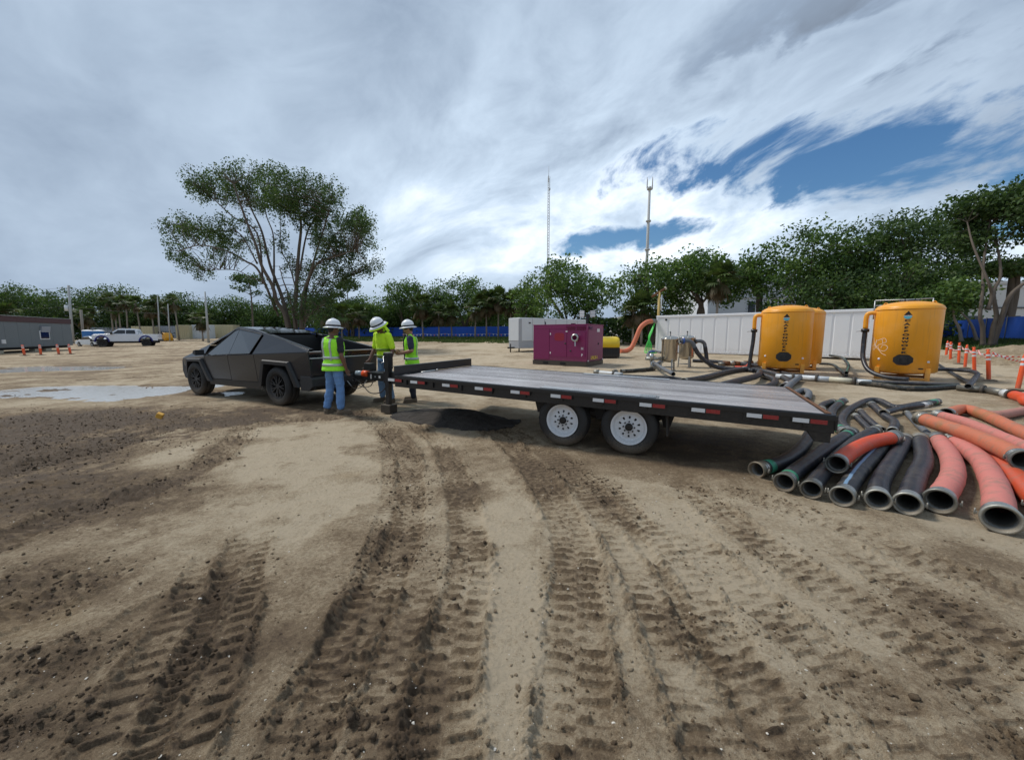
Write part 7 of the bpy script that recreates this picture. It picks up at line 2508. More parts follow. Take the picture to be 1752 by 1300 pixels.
BIG_STEMS = [
    ([(-20.48, 36.0, 1.52), (-20.75, 35.75, 3.33), (-21.27, 35.5, 4.52), (-21.43, 35.25, 5.94), (-22.09, 35.0, 7.62), (-22.31, 34.75, 9.32), (-22.88, 34.5, 11.49), (-23.17, 34.25, 13.04), (-23.3, 34.0, 14.12)], 0.34, 0.05),
    ([(-20.21, 36.0, 1.52), (-21.17, 36.4, 4.43), (-22.06, 36.8, 6.71), (-22.74, 37.2, 8.27), (-23.49, 37.6, 11.17), (-24.48, 38.0, 13.13), (-25.53, 38.4, 15.21)], 0.30, 0.05),
    ([(-20.0, 36.0, 1.52), (-20.04, 36.1, 3.35), (-19.72, 36.2, 6.63), (-19.45, 36.3, 9.09), (-19.14, 36.4, 11.48), (-19.45, 36.5, 13.28), (-19.94, 36.6, 14.73)], 0.36, 0.05),
    ([(-19.67, 36.0, 1.52), (-19.21, 35.73, 3.85), (-18.76, 35.47, 5.4), (-18.0, 35.2, 6.9), (-16.95, 34.93, 9.36), (-16.16, 34.67, 11.01), (-15.49, 34.4, 12.61)], 0.28, 0.04),
    ([(-21.72, 36.0, 5.45), (-22.7, 35.5, 7.25), (-23.5, 35.0, 8.03), (-24.18, 34.5, 8.57), (-25.04, 34.0, 8.91), (-26.32, 33.5, 9.04), (-27.66, 33.0, 8.46)], 0.17, 0.03),
    ([(-19.22, 36.0, 4.4), (-18.48, 35.6, 5.98), (-17.33, 35.2, 7.81), (-16.18, 34.8, 8.19), (-15.12, 34.4, 8.36), (-13.53, 34.0, 8.67), (-12.41, 33.6, 7.86)], 0.17, 0.03),
    ([(-19.44, 36.0, 2.54), (-18.46, 35.0, 2.93), (-17.06, 34.0, 3.75), (-15.75, 33.0, 4.17)], 0.10, 0.03),
    ([(-21.54, 36.0, 4.93), (-22.95, 36.75, 6.07), (-24.74, 37.5, 6.97), (-26.88, 38.25, 7.8), (-30.29, 39.0, 7.86)], 0.10, 0.02),
    ([(-21.89, 36.0, 6.03), (-22.15, 37.0, 8.76), (-22.7, 38.0, 11.11), (-23.8, 39.0, 13.05), (-24.59, 40.0, 15.51)], 0.15, 0.03),
    ([(-19.29, 36.0, 9.03), (-18.97, 37.0, 10.86), (-18.55, 38.0, 12.71), (-18.65, 39.0, 14.89)], 0.14, 0.03),
    ([(-22.72, 36.0, 7.8), (-23.08, 36.25, 10.67), (-25.26, 36.5, 12.17), (-26.91, 36.75, 13.62), (-28.33, 37.0, 14.72)], 0.13, 0.03),
    ([(-19.61, 36.0, 6.6), (-20.64, 36.75, 7.93), (-21.69, 37.5, 9.39), (-22.09, 38.25, 11.71), (-22.37, 39.0, 14.08)], 0.10, 0.02),
    ([(-23.11, 36.0, 9.59), (-24.5, 36.0, 10.61), (-26.58, 36.0, 10.86), (-29.18, 36.0, 11.12)], 0.10, 0.02),
    ([(-17.46, 36.0, 9.59), (-15.83, 36.0, 10.61), (-14.48, 36.0, 11.37)], 0.09, 0.02),
    ([(-18.41, 36.0, 7.02), (-17.28, 37.0, 7.17), (-16.37, 38.0, 6.77)], 0.07, 0.02),
    ([(-19.78, 36.0, 1.52), (-20.05, 35.7, 3.85), (-20.2, 35.4, 5.39), (-20.37, 35.1, 6.48), (-20.42, 34.8, 7.59)], 0.16, 0.03),
    ([(-19.89, 36.0, 1.52), (-19.19, 36.53, 3.37), (-18.65, 37.07, 5.03), (-18.07, 37.6, 6.17)], 0.14, 0.03),
]

tree('spreading_tree', 'tall spreading many stemmed tree with thin crown rising behind the angular truck', (-19.95, 36.0, 0.0), BIG_LOBES, 54000, 0.17, 'leaf_olive',
     [([(p[0], p[1], max(p[2] - 1.6 if i == 0 else p[2], 0.0) if i == 0 else p[2]) for i, p in enumerate(s)], a * 0.68, b) for s, a, b in BIG_STEMS],
     'bark', 5, clump=0.27, per=34, twigs=1100, twig_r=0.032, shell=0.15, shape=(0.85, 0.85, 1.15))


def px_at(x, y, Y):
    """world x and z of a direction (picture units of the survey) at depth Y, from the survey camera"""
    u, v = (x - 876) / 660.0, (650 - y) / 660.0
    p = 0.117
    dyy, dzz = math.cos(p) + v * math.sin(p), -math.sin(p) + v * math.cos(p)
    return u * Y / dyy, 1.606 + dzz * Y / dyy


def round_tree(x, ytop, w, Y, label, seed, mat='leaf_dark', total=7000, leaf=0.30, zlow=2.0, group=None, name='broadleaf_tree', nl=9, bark='bark', clump=0.5, lean=0.0, per=34, twigs=40, depth=0.8):
    """tree with the crown centred on survey direction x, topping out at ytop, w wide"""
    rs = np.random.default_rng(seed * 7 + 1)
    X, zt = px_at(x, ytop, Y)
    hw = w / 660.0 * Y / 2
    gz = tz(X, Y)
    zl = gz + zlow
    lobes = []
    for k in range(nl):
        a = 2 * PI * k / nl + rs.random()
        rr = hw * (0.25 + 0.40 * rs.random())
        zc = zl + (zt - zl) * (0.22 + 0.58 * rs.random())
        q = hw * (0.42 + 0.18 * rs.random())
        lobes.append((X + rr * math.cos(a) * 1.35, Y + rr * math.sin(a) * depth, zc, q, q * 0.9, min((zt - zl) * 0.30, q * 0.9), 1.0))
    lobes.append((X, Y, zt - (zt - zl) * 0.24, hw * 0.62, hw * 0.55, (zt - zl) * 0.24, 1.2))
    lobes.append((X + hw * 0.3, Y - 0.3, zl + (zt - zl) * 0.62, hw * 0.6, hw * 0.55, (zt - zl) * 0.25, 1.0))
    stems = []
    bx = X + lean
    zm = gz + (zl - gz) * 0.8 + 0.4
    tr = 0.16 + 0.018 * hw
    for l in lobes[:6]:
        stems.append(([(bx, Y, gz - 0.1), (bx + (X - bx) * 0.4 + rs.normal() * 0.15, Y, zm), ((bx + l[0]) / 2, (Y + l[1]) / 2, (zm + l[2]) / 2 + 0.3), (l[0], l[1], l[2])], tr, 0.04))
    return tree(name, label, (bx, Y, gz), lobes, total, leaf, mat, stems, bark, seed, group=group, clump=clump, per=per, twigs=twigs, twig_r=0.035)


# ---- right-hand wood along the bank
G1 = 'trees along the bank on the right'
round_tree(975, 452, 150, 45, 'rounded dark tree directly behind the purple pump', 11, 'leaf_mid', 9000, 0.32, 1.2, G1, nl=10)
round_tree(905, 482, 60, 52, 'small rounded tree behind the white equipment trailer', 12, 'leaf_mid', 4000, 0.30, 1.0, G1)
round_tree(1120, 446, 140, 41, 'dark rounded tree over the left end of the white container', 13, 'leaf_mid', 8000, 0.30, 2.0, G1)
round_tree(1205, 431, 150, 40, 'wide dark tree whose top carries the taller mast in front of it', 14, 'leaf_mid', 7500, 0.30, 4.0, G1)
round_tree(1300, 428, 110, 39, 'loose dark tree beside the pale gable above the middle tank', 15, 'leaf_mid', 4200, 0.30, 4.6, G1, lean=0.8)
round_tree(1392, 392, 150, 37, 'dense dark tree directly above the middle orange tank', 16, 'leaf_mid', 9000, 0.28, 2.4, G1)
round_tree(1478, 372, 160, 36, 'tall dark tree between the two lettered tanks', 17, 'leaf_dark', 10000, 0.28, 3.0, G1)
round_tree(1585, 362, 170, 35, 'tall airy tree above the scrawled tank', 18, 'leaf_olive', 9000, 0.26, 4.5, G1, clump=0.45)
round_tree(1560, 455, 150, 31, 'low dense tree filling the gap behind the scrawled tank', 19, 'leaf_dark', 7000, 0.27, 1.6, G1)
round_tree(1450, 470, 130, 33, 'low dense tree behind the guard rail', 20, 'leaf_dark', 6000, 0.27, 1.2, G1)
# leaning bare stems with airy crowns at the right edge
X0, Z0 = px_at(1665, 580, 27.0)
lob = []
for (x, y, a, b, Y, d) in ((1700, 350, 60, 26, 28, 1.0), (1745, 345, 50, 30, 27, 1.0), (1660, 372, 40, 22, 29, 0.8), (1690, 410, 35, 22, 28, 0.7), (1640, 405, 34, 20, 29, 0.6), (1790, 370, 50, 34, 26, 0.9)):
    X, Z = px_at(x, y, Y)
    lob.append((X, Y, Z, a / 660 * Y, a / 660 * Y * 0.8, b / 660 * Y, d))


def stem_px(pts, r0, r1):
    return ([(px_at(x, y, Y)[0], Y, px_at(x, y, Y)[1]) for x, y, Y in pts], r0, r1)


tree('bare_stemmed_tree', 'airy tall tree with pale bare stems before the blue fence at the right', (px_at(1681, 585, 26)[0], 26.0, tz(px_at(1681, 585, 26)[0], 26)), lob, 9000, 0.26, 'leaf_olive',
     [stem_px([(1682, 592, 26), (1681, 560, 26), (1677, 540, 26), (1681, 500, 26.3), (1683, 450, 27), (1690, 400, 27.6), (1700, 355, 28)], 0.14, 0.04),
      stem_px([(1696, 592, 26), (1700, 560, 26), (1705, 540, 26), (1700, 500, 26.3), (1712, 470, 26.6), (1705, 420, 27.4), (1690, 400, 28)], 0.18, 0.04),
      stem_px([(1698, 592, 26), (1712, 550, 25.8), (1726, 510, 25.6), (1745, 490, 25.5), (1775, 470, 25.4), (1800, 440, 25.6)], 0.17, 0.06),
      stem_px([(1690, 530, 26), (1697, 505, 26), (1690, 480, 26), (1665, 420, 27), (1655, 380, 28)], 0.12, 0.04)],
     'bark', 31, group=G1, clump=0.42, per=30, twigs=80, twig_r=0.03, shell=0.3)
tree('slender_tree', 'slender leaning tree with thin crooked stems left of the bare stemmed tree', (px_at(1645, 582, 28)[0], 28.0, tz(px_at(1645, 582, 28)[0], 28)),
     [(px_at(1630, 505, 28)[0], 28.0, px_at(1630, 505, 28)[1], 2.0, 1.6, 1.0, 1.0), (px_at(1610, 520, 28.5)[0], 28.5, px_at(1610, 520, 28)[1], 1.4, 1.2, 0.8, 0.8)], 3200, 0.26, 'leaf_mid',
     [stem_px([(1645, 584, 28), (1641, 562, 28), (1633, 545, 28), (1630, 525, 28), (1620, 505, 28.2)], 0.12, 0.03), stem_px([(1671, 582, 28), (1664, 560, 28), (1655, 545, 28), (1640, 530, 28), (1630, 510, 28)], 0.11, 0.03)],
     'bark_pale', 32, group=G1, twigs=20)
o = round_tree(1740, 455, 150, 30, 'very dark dense tree at the right edge behind the bare stems', 33, 'leaf_dark', 6000, 0.27, 5.4, G1)

# ---- middle wood behind the fence
G2 = 'trees behind the blue fence in the middle'
for i, (x, yt, w, Y, mt, lab) in enumerate(((640, 508, 70, 72, 'leaf_mid', 'low bright tree right of the spreading tree, behind the first hard hat'), (690, 478, 78, 70, 'leaf_mid', 'bright crowned tree standing above the bowed worker'),
                                            (745, 492, 60, 71, 'leaf_dark', 'thin topped tree above the worker with the phone'), (795, 474, 82, 68, 'leaf_mid', 'tallest bushy tree behind the fence over the trailer nose'),
                                            (838, 500, 50, 67, 'leaf_mid', 'small tree beside the palms left of the white trailer'), (600, 516, 60, 74, 'leaf_dark', 'dark low tree half hidden by the spreading tree'),
                                            (720, 520, 90, 73, 'leaf_dark', 'dark undergrown tree between the two workers in lime'), (665, 525, 70, 74, 'leaf_dark', 'low dark tree behind the bowed worker'),
                                            (860, 515, 80, 75, 'leaf_dark', 'dark low tree behind the palm group'))):
    round_tree(x, yt, w, Y, lab, 40 + i, mt, 6000, 0.36, 0.8, G2, clump=0.65, nl=8, twigs=16)

# ---- left wood
G3 = 'trees of the dark wood on the left'
for i, (x, yt, w, lab) in enumerate(((-30, 488, 90, 'dark tree at the left edge above the site office'), (30, 490, 90, 'dark tree above the middle of the site office roof'), (85, 488, 80, 'dark tree just left of the leaning utility pole'),
                                     (140, 494, 80, 'dark tree right of the leaning utility pole'), (195, 492, 70, 'dark tree above the hood of the white pickup'), (245, 500, 70, 'dark tree above the bed of the white pickup'),
                                     (295, 503, 70, 'dark tree above the yellow loader'), (345, 508, 80, 'dark tree behind the straight light pole'), (400, 508, 80, 'dark tree above the windshield of the angular truck'),
                                     (450, 512, 90, 'dark tree left of the spreading tree trunk'), (540, 512, 90, 'dark tree right of the spreading tree trunk'))):
    round_tree(x, yt + (7, -2, 12, 3, -4, 9, 0, 13, 2, 10, 4)[i], w, 88, lab, 60 + i, 'leaf_dark' if i % 3 else 'leaf_olive', 7500, 0.40, 0.3, G3, clump=0.85, nl=9, twigs=6)


def understorey(name, label, px0, px1, Y, ztop, n, seed, mat='leaf_dark', size=0.5):
    rs = np.random.default_rng(seed)
    x0, x1 = px_at(px0, 572, Y)[0], px_at(px1, 572, Y)[0]
    X = x0 + (x1 - x0) * rs.random(n)
    Yy = Y + rs.normal(size=n) * 1.2
    hn = fbm(X * 0.25, X * 0 + seed, 3, seed)
    Z = terrain(X, Yy) + ztop * (0.5 + hn) * rs.random(n) ** 0.7
    P = np.stack([X, Yy, Z], 1)
    o = link(name, leaves(name, P, size, 0.4 + 0.2 * rs.normal(size=n), M[mat], rs))
    return tag(o, label, 'shrubs', kind='stuff')


understorey('shrubbery', 'dense dark shrubs closing the wood under the trees on the left', -80, 560, 90, 5.2, 22000, 3, size=0.6)
understorey('shrubbery', 'dark shrubs under the trees behind the blue fence', 540, 930, 76, 5.0, 9000, 4, size=0.6)
understorey('shrubbery', 'dark shrubs under the trees on the right bank', 930, 1150, 43, 2.4, 5000, 5, size=0.4)
understorey('shrubbery', 'dark shrubs along the fence behind the scrawled tank', 1420, 1640, 38, 3.0, 4000, 6, size=0.4)


# ---- palms: fan fronds on a slim trunk
def palm_mesh(seed, nf=30, R_=1.5, skirt=16, frond_w=0.95):
    rs = np.random.default_rng(seed)
    V, F, T = [], [], []
    def frond(az, el, L, tint, w):
        d = np.array([math.cos(az) * math.cos(el), math.sin(az) * math.cos(el), math.sin(el)])
        side = np.cross(d, (0, 0, 1.0))
        side /= np.linalg.norm(side) + 1e-6
        upv = np.cross(side, d)
        stem = d * L * 0.45
        V.extend([-side * 0.015, side * 0.015, stem + side * 0.012, stem - side * 0.012])
        b = len(V) - 4
        F.append((b, b + 1, b + 2, b + 3))
        T.extend([tint] * 4)
        k = 11
        for i in range(k):
            a = (i / (k - 1) - 0.5) * 2.6
            dirv = d * math.cos(a) + side * math.sin(a) * w
            ln = L * 0.60 * (1 - 0.25 * abs(a) / 1.3)
            tip = stem + dirv * ln + np.array([0, 0, -0.22 * ln * (0.6 + rs.random())])
            midp = stem + dirv * ln * 0.55 + upv * 0.02
            pw = np.cross(dirv, upv)
            pw = pw / (np.linalg.norm(pw) + 1e-6) * 0.045 * L
            b = len(V)
            V.extend([stem, midp + pw, tip, midp - pw])
            F.append((b, b + 1, b + 2, b + 3))
            T.extend([tint + 0.08 * rs.normal()] * 4)
    for i in range(nf):
        frond(rs.random() * 2 * PI, math.radians(-25 + 105 * rs.random()), R_ * (0.8 + 0.4 * rs.random()), 0.62 + 0.16 * rs.normal(), frond_w)
    for i in range(skirt):
        frond(rs.random() * 2 * PI, math.radians(-80 + 40 * rs.random()), R_ * (0.7 + 0.4 * rs.random()), 0.12 + 0.12 * rs.normal(), 0.55)
    return np_mesh('crown', np.array(V), np.array(F), M['leaf_palm'], False, {'tint': np.clip(np.array(T), 0, 1)})


PALMS = [palm_mesh(1, 30, 1.5, 10), palm_mesh(2, 34, 1.7, 22), palm_mesh(3, 26, 1.4, 6), palm_mesh(4, 40, 1.6, 30)]
TRUNKS = {}


def palm(x, ytop, Y, label, group, kind=0, scale=1.0, lean=0.0):
    X, zt = px_at(x, ytop, Y)
    gz = tz(X, Y)
    h = zt - gz - 1.1 * scale
    t = empty('palm_tree', (X, Y, gz), label=label, cat='palm tree', group=group)
    c = link('crown', PALMS[kind], t, (lean, 0, h), (0, 0, rng.uniform(0, 6)))
    c.scale = (scale, scale, scale)
    r = 0.115
    MB().tube([(0, 0, -0.1), (lean * 0.15, 0, h * 0.3), (lean * 0.5, 0.05, h * 0.65), (lean, 0, h + 0.05)], [r * 1.25, r, r * 0.9, r * 1.1], 8).build('trunk', M['bark_pale'], t)
    return t


GP = 'palms in front of the dark wood on the left'
for x, yt, k, lab in ((186, 502, 0, 'slim palm left of the pair above the pickup windshield'), (194, 518, 2, 'short palm of the pair above the pickup windshield'), (200, 508, 0, 'taller palm right of the pickup windshield pair'),
                      (211, 505, 2, 'slim palm above the rear of the pickup cab'), (234, 508, 0, 'leaning slim palm above the front of the pickup bed'), (258, 517, 1, 'bushy palm above the pickup bed rail'),
                      (266, 506, 0, 'slim palm above the pickup tailgate'), (286, 516, 2, 'low palm directly above the yellow loader cab'), (299, 504, 0, 'tall slim palm just right of the yellow loader')):
    palm(x, yt, 70, lab, GP, k, rng.uniform(0.95, 1.2), rng.uniform(-0.5, 0.3))
palm(146, 526, 62, 'round headed palm beside the office end wall', GP, 3, 1.15)
palm(2, 522, 60, 'broad palm behind the left part of the site office', GP, 3, 1.5)
palm(343, 534, 66, 'low round palm behind the straight light pole', GP, 3, 1.2)
GM = 'palms with brown skirts along the blue fence'
for x, yt, k, lab, Y, sc in ((560, 512, 3, 'skirted palm just right of the spreading tree base', 60, 1.5), (582, 520, 1, 'skirted palm behind the hat of the nearest worker', 60, 1.4), (612, 525, 1, 'low skirted palm right of the nearest worker', 63, 1.2),
                             (722, 505, 3, 'skirted palm above the hat of the phone holder', 60, 1.4), (750, 522, 1, 'low palm right of the phone holder', 59, 1.2), (772, 520, 3, 'palm in the gap left of the palm group', 60, 1.2),
                             (812, 512, 1, 'first palm of the group left of the white trailer', 58, 1.2), (832, 500, 3, 'second palm of the group left of the white trailer', 58, 1.4), (852, 496, 1, 'third palm of the group left of the white trailer', 58, 1.35),
                             (872, 500, 3, 'palm nearest the white trailer corner', 57, 1.35), (893, 498, 1, 'palm directly behind the white trailer', 56, 1.3)):
    palm(x, yt, Y, lab, GM, k, sc, rng.uniform(-0.4, 0.4))
GR = 'palms among the trees on the right bank'
palm(1232, 452, 36, 'skirted palm above the middle of the white container', GR, 3, 1.25)
palm(1100, 505, 38, 'skirted palm behind the orange arching hose', GR, 1, 1.1)
palm(1085, 515, 38.5, 'low palm left of the orange arching hose', GR, 1, 1.0)
# ---- thin pines behind the spreading tree
for x, yt, w, lab, sd_ in ((425, 468, 50, 'small flat topped pine left of the spreading tree trunk', 71), (592, 478, 34, 'thin pine right of the spreading tree trunk', 72)):
    X, zt = px_at(x, yt, 75)
    gz = tz(X, 75)
    k = w / 660 * 75 / 2
    tree('pine_tree', lab, (X, 75.0, gz), [(X, 75, zt - 1.0, k, k * 0.8, 0.9, 1.0), (X - k * 0.6, 75, zt - 2.8, k * 0.6, k * 0.5, 0.5, 0.5), (X + k * 0.7, 75, zt - 3.6, k * 0.5, k * 0.5, 0.4, 0.4)], 1500, 0.4, 'leaf_olive',
         [([(X, 75, gz), (X + 0.2, 75, zt - 5), (X, 75, zt - 0.6)], 0.2, 0.06), ([(X + 0.1, 75, zt - 4), (X - k * 0.6, 75, zt - 2.9)], 0.07, 0.03), ([(X + 0.1, 75, zt - 4.6), (X + k * 0.7, 75, zt - 3.7)], 0.07, 0.03)],
         'bark', sd_, group='thin pines behind the spreading tree', clump=0.45, per=25)
# ================================================================== fence, grass, flags
M['blue_fabric'] = pm('blue_fabric', (0.018, 0.105, 0.56), 0.7, 0, 0.12, 1.5, bump=0.2, bscale=12, rand=0.10)
M['fence_post'] = pm('fence_post', (0.28, 0.29, 0.30), 0.5, 0.5, 0.2, 6)


def build_fence():
    t = empty('blue_fence', (0, 0, 0), label='blue fabric site fence running along the far bank', cat='fence')
    meshes = []
    for v in range(3):
        n, m = 16, 6
        P = []
        for j in range(m + 1):
            for i in range(n + 1):
                u, w = i / n, j / m
                P.append((u, 0.05 * (float(fbm(np.array(u * 5.0 + v * 9), np.array(w * 2.0), 3, v)) - 0.5) * math.sin(PI * u) * 2, 1.83 * w - 0.03 * math.sin(PI * u) * w))
        F = [(j * (n + 1) + i, j * (n + 1) + i + 1, (j + 1) * (n + 1) + i + 1, (j + 1) * (n + 1) + i) for j in range(m) for i in range(n)]
        meshes.append(np_mesh('fence_panel', np.array(P), np.array(F), M['blue_fabric'], True))
    post = MB().cyl((0, 0, -0.1), (0, 0, 1.9), 0.03, n=8).mesh('fence_post', M['fence_post'])
    k = 0
    for a, b in zip(FENCE[:-1], FENCE[1:]):
        L = float(np.hypot(*(b - a)))
        n = max(1, int(round(L / 3.0)))
        for i in range(n):
            p, q = a + (b - a) * i / n, a + (b - a) * (i + 1) / n
            pz, qz = tz(*p), tz(*q)
            d = q - p
            o = link('fence_panel', meshes[k % 3], t, (p[0], p[1], pz), (0, 0, math.atan2(d[1], d[0])))
            o.scale = (float(np.hypot(*d)), 1, 1)
            link('fence_post', post, t, (p[0], p[1] + 0.05, pz))
            k += 1
    return t


build_fence()


def build_flags():
    a, b = Vector((-17.5, 62.5, 0)), Vector((2.5, 57.0, 0))
    t = empty('pennant_line', a, label='line of small white and pink pennants strung low before the blue fence', cat='pennants')
    n = 34
    pts = []
    for i in range(n + 1):
        p = a.lerp(b, i / n)
        p.z = tz(p.x, p.y) + 0.85 - 0.12 * math.sin(PI * (i % 6) / 6)
        pts.append(p - a)
    MB().tube(pts, 0.012, 5).build('cord', M['white_tape'], t)
    pk = pm('pennant_pink', (0.65, 0.20, 0.18), 0.6)
    w1 = MB().prism([(-0.13, 0), (0.13, 0), (0.0, -0.30)], 'y', -0.004, 0.004).mesh('pennant', M['white_tape'])
    w2 = MB().prism([(-0.13, 0), (0.13, 0), (0.0, -0.30)], 'y', -0.004, 0.004).mesh('pennant', pk)
    for i, p in enumerate(pts):
        link('pennant', w1 if i % 3 else w2, t, p, (rng.uniform(-0.3, 0.3), 0, rng.uniform(-0.3, 0.3)))
    for i in range(0, n + 1, 6):
        MB().cyl((0, 0, -0.95), (0, 0, 0.05), 0.03, n=6).build('stake', M['bark_pale'], t, pts[i])


build_flags()


def build_grass():
    rs = np.random.default_rng(9)
    n = 52000
    seg = rs.random(n)
    pts = FENCE[1:]
    L = np.hypot(*(np.diff(pts, axis=0).T))
    k = rs.choice(len(L), n, p=(L * np.array([1.0, 1.0, 0.8, 1.0, 1.2])[:len(L)]) / (L * np.array([1.0, 1.0, 0.8, 1.0, 1.2])[:len(L)]).sum())
    p = pts[k] + (pts[k + 1] - pts[k]) * seg[:, None]
    d = pts[k + 1] - pts[k]
    nn = np.stack([d[:, 1], -d[:, 0]], 1) / np.hypot(d[:, 0], d[:, 1])[:, None]
    wide = np.where(p[:, 0] < 10, 15.0, 5.0)
    off = wide * rs.random(n) ** 1.3
    q = p + nn * off[:, None]
    keep = fbm(q[:, 0] * 0.35, q[:, 1] * 0.35, 3, 5) + 0.35 * (1 - off / wide) > 0.5
    q = q[keep]
    m = len(q)
    z = terrain(q[:, 0], q[:, 1])
    h = 0.12 + 0.22 * rs.random(m)
    a = rs.random(m) * PI
    w = 0.05 + 0.06 * rs.random(m)
    dx_, dy_ = np.cos(a) * w, np.sin(a) * w
    V = np.empty((m, 3, 3))
    V[:, 0] = np.stack([q[:, 0] - dx_, q[:, 1] - dy_, z - 0.02], 1)
    V[:, 1] = np.stack([q[:, 0] + dx_, q[:, 1] + dy_, z - 0.02], 1)
    V[:, 2] = np.stack([q[:, 0] + rs.normal(size=m) * 0.06, q[:, 1] + rs.normal(size=m) * 0.06, z + h], 1)
    gm = leaf_mat('grass_blade', [(0.0, (0.045, 0.075, 0.02)), (0.6, (0.075, 0.125, 0.03)), (1.0, (0.15, 0.17, 0.06))], 0.2)
    o = link('grass', np_mesh('grass', V.reshape(-1, 3), np.arange(m * 3).reshape(m, 3), gm, False, {'tint': np.repeat(np.clip(0.5 + 0.25 * rs.normal(size=m), 0, 1), 3)}))
    tag(o, 'strip of rough green grass on the bank along the blue fence', 'grass', kind='stuff')


build_grass()


# ================================================================== site office
def build_office():
    c = Vector((-47.4, 41.8, 0))
    d = Vector((0.398, -0.917, 0))
    ang = math.atan2(d.y, d.x)
    t = empty('site_office', c, rz=ang, label='long grey site office trailer with brown roof band at the left edge', cat='site office')
    L, D = 18.0, 3.6          # local x along the wall towards the camera, +y faces the yard
    gw = pm('office_grey', (0.165, 0.19, 0.205), 0.6, 0, 0.08, 0.8, dirt=0.3, dirt_z=0.9)
    bw = pm('office_brown', (0.075, 0.030, 0.033), 0.6, 0, 0.12, 1)
    n = 12
    MB().box((L / 2, -D / 2, 1.62), (L - 0.02, D, 2.30)).build('core', gw, t)
    pw = L / n
    pmesh = MB().box((0, 0, 0), (pw - 0.02, 0.03, 2.28)).mesh('wall_panel', gw)
    for i in range(n):
        link('wall_panel', pmesh, t, ((i + 0.5) * pw, 0.012, 1.62))
    MB().box((L / 2, -D / 2, 2.98), (L + 0.12, D + 0.16, 0.50)).build('roof_band', bw, t, bevel=0.02)
    MB().box((L / 2, -D / 2, 3.25), (L + 0.2, D + 0.24, 0.05)).build('roof', M['dull_alu'], t)
    MB().box((L / 2, -D / 2, 0.36), (L - 0.3, D - 0.3, 0.22)).build('chassis', M['dark_void'], t)
    for x in (3.5, 5.0, 9.5, 11.5, 14.5):
        MB().box((x, -0.35, 0.13), (0.8, 0.4, 0.26)).build('block', M['tan_band'], t)
    # window with white frame and awning shutter above
    x = 4.2
    MB().box((x, 0.045, 1.55), (1.35, 0.05, 0.85)).build('window_frame', M['white_paint'], t, bevel=0.01)
    MB().box((x, 0.074, 1.55), (1.15, 0.012, 0.66)).build('window_pane', M['glass_dark'], t)
    MB().box((x - 0.12, 0.09, 2.12), (1.2, 0.12, 0.55), rot=(-0.15, 0, 0)).build('window_shutter', pm('shutter', (0.33, 0.36, 0.42), 0.5), t)
    MB().box((9.3, 0.05, 1.0), (0.42, 0.05, 0.34)).build('wall_vent', M['white_paint'], t)
    return t


build_office()
for x, y, lab in ((-37.7, 29.9, 'orange post in front of the office, farthest left'), (-37.3, 30.5, 'orange post standing beside the first one by the office'), (-36.2, 31.0, 'orange post between the office window and the first posts'),
                  (-35.6, 32.0, 'orange post at the right end of the office row')):
    pass
for px, lab in ((42, 'orange post by the office, leftmost of its row'), (70, 'orange post by the office, second from the left edge'), (101, 'orange post below the office window'), (121, 'orange post at the right end of the office wall')):
    Yd = 29.8 + (px - 42) * 0.025
    X, _ = px_at(px, 607, Yd)
    q = delineator(X, Yd, lab, (0, -0.06), 'orange posts along the site office', 1.02)
    q.scale = (1.35, 1.35, 0.78)


# ================================================================== white pickup
def car_wheel(parent, x, y, r, w, s, rimmat, tm=None):
    wh = empty('wheel', (x, y, r), rz=0 if s < 0 else PI)
    wh.parent = parent
    tyre_mesh(MB(), r, w, r * 0.58, n=36, tread=False).build('tyre', tm or M['rubber'], wh)
    mb = MB()
    annulus_y(mb, r * 0.50, r * 0.60, -w * 0.40, -w * 0.46)
    for k in range(6):
        a = 2 * PI * k / 6
        mb.beam((0, -w * 0.40, 0), (r * 0.52 * math.cos(a), -w * 0.42, r * 0.52 * math.sin(a)), 0.05, 0.05, up=(0, 1, 0))
    mb.cyl((0, -w * 0.3, 0), (0, -w * 0.45, 0), 0.09, n=12)
    mb.cyl((0, 0.0, 0), (0, -w * 0.22, 0), r * 0.57, n=28)
    mb.build('rim', rimmat, wh)


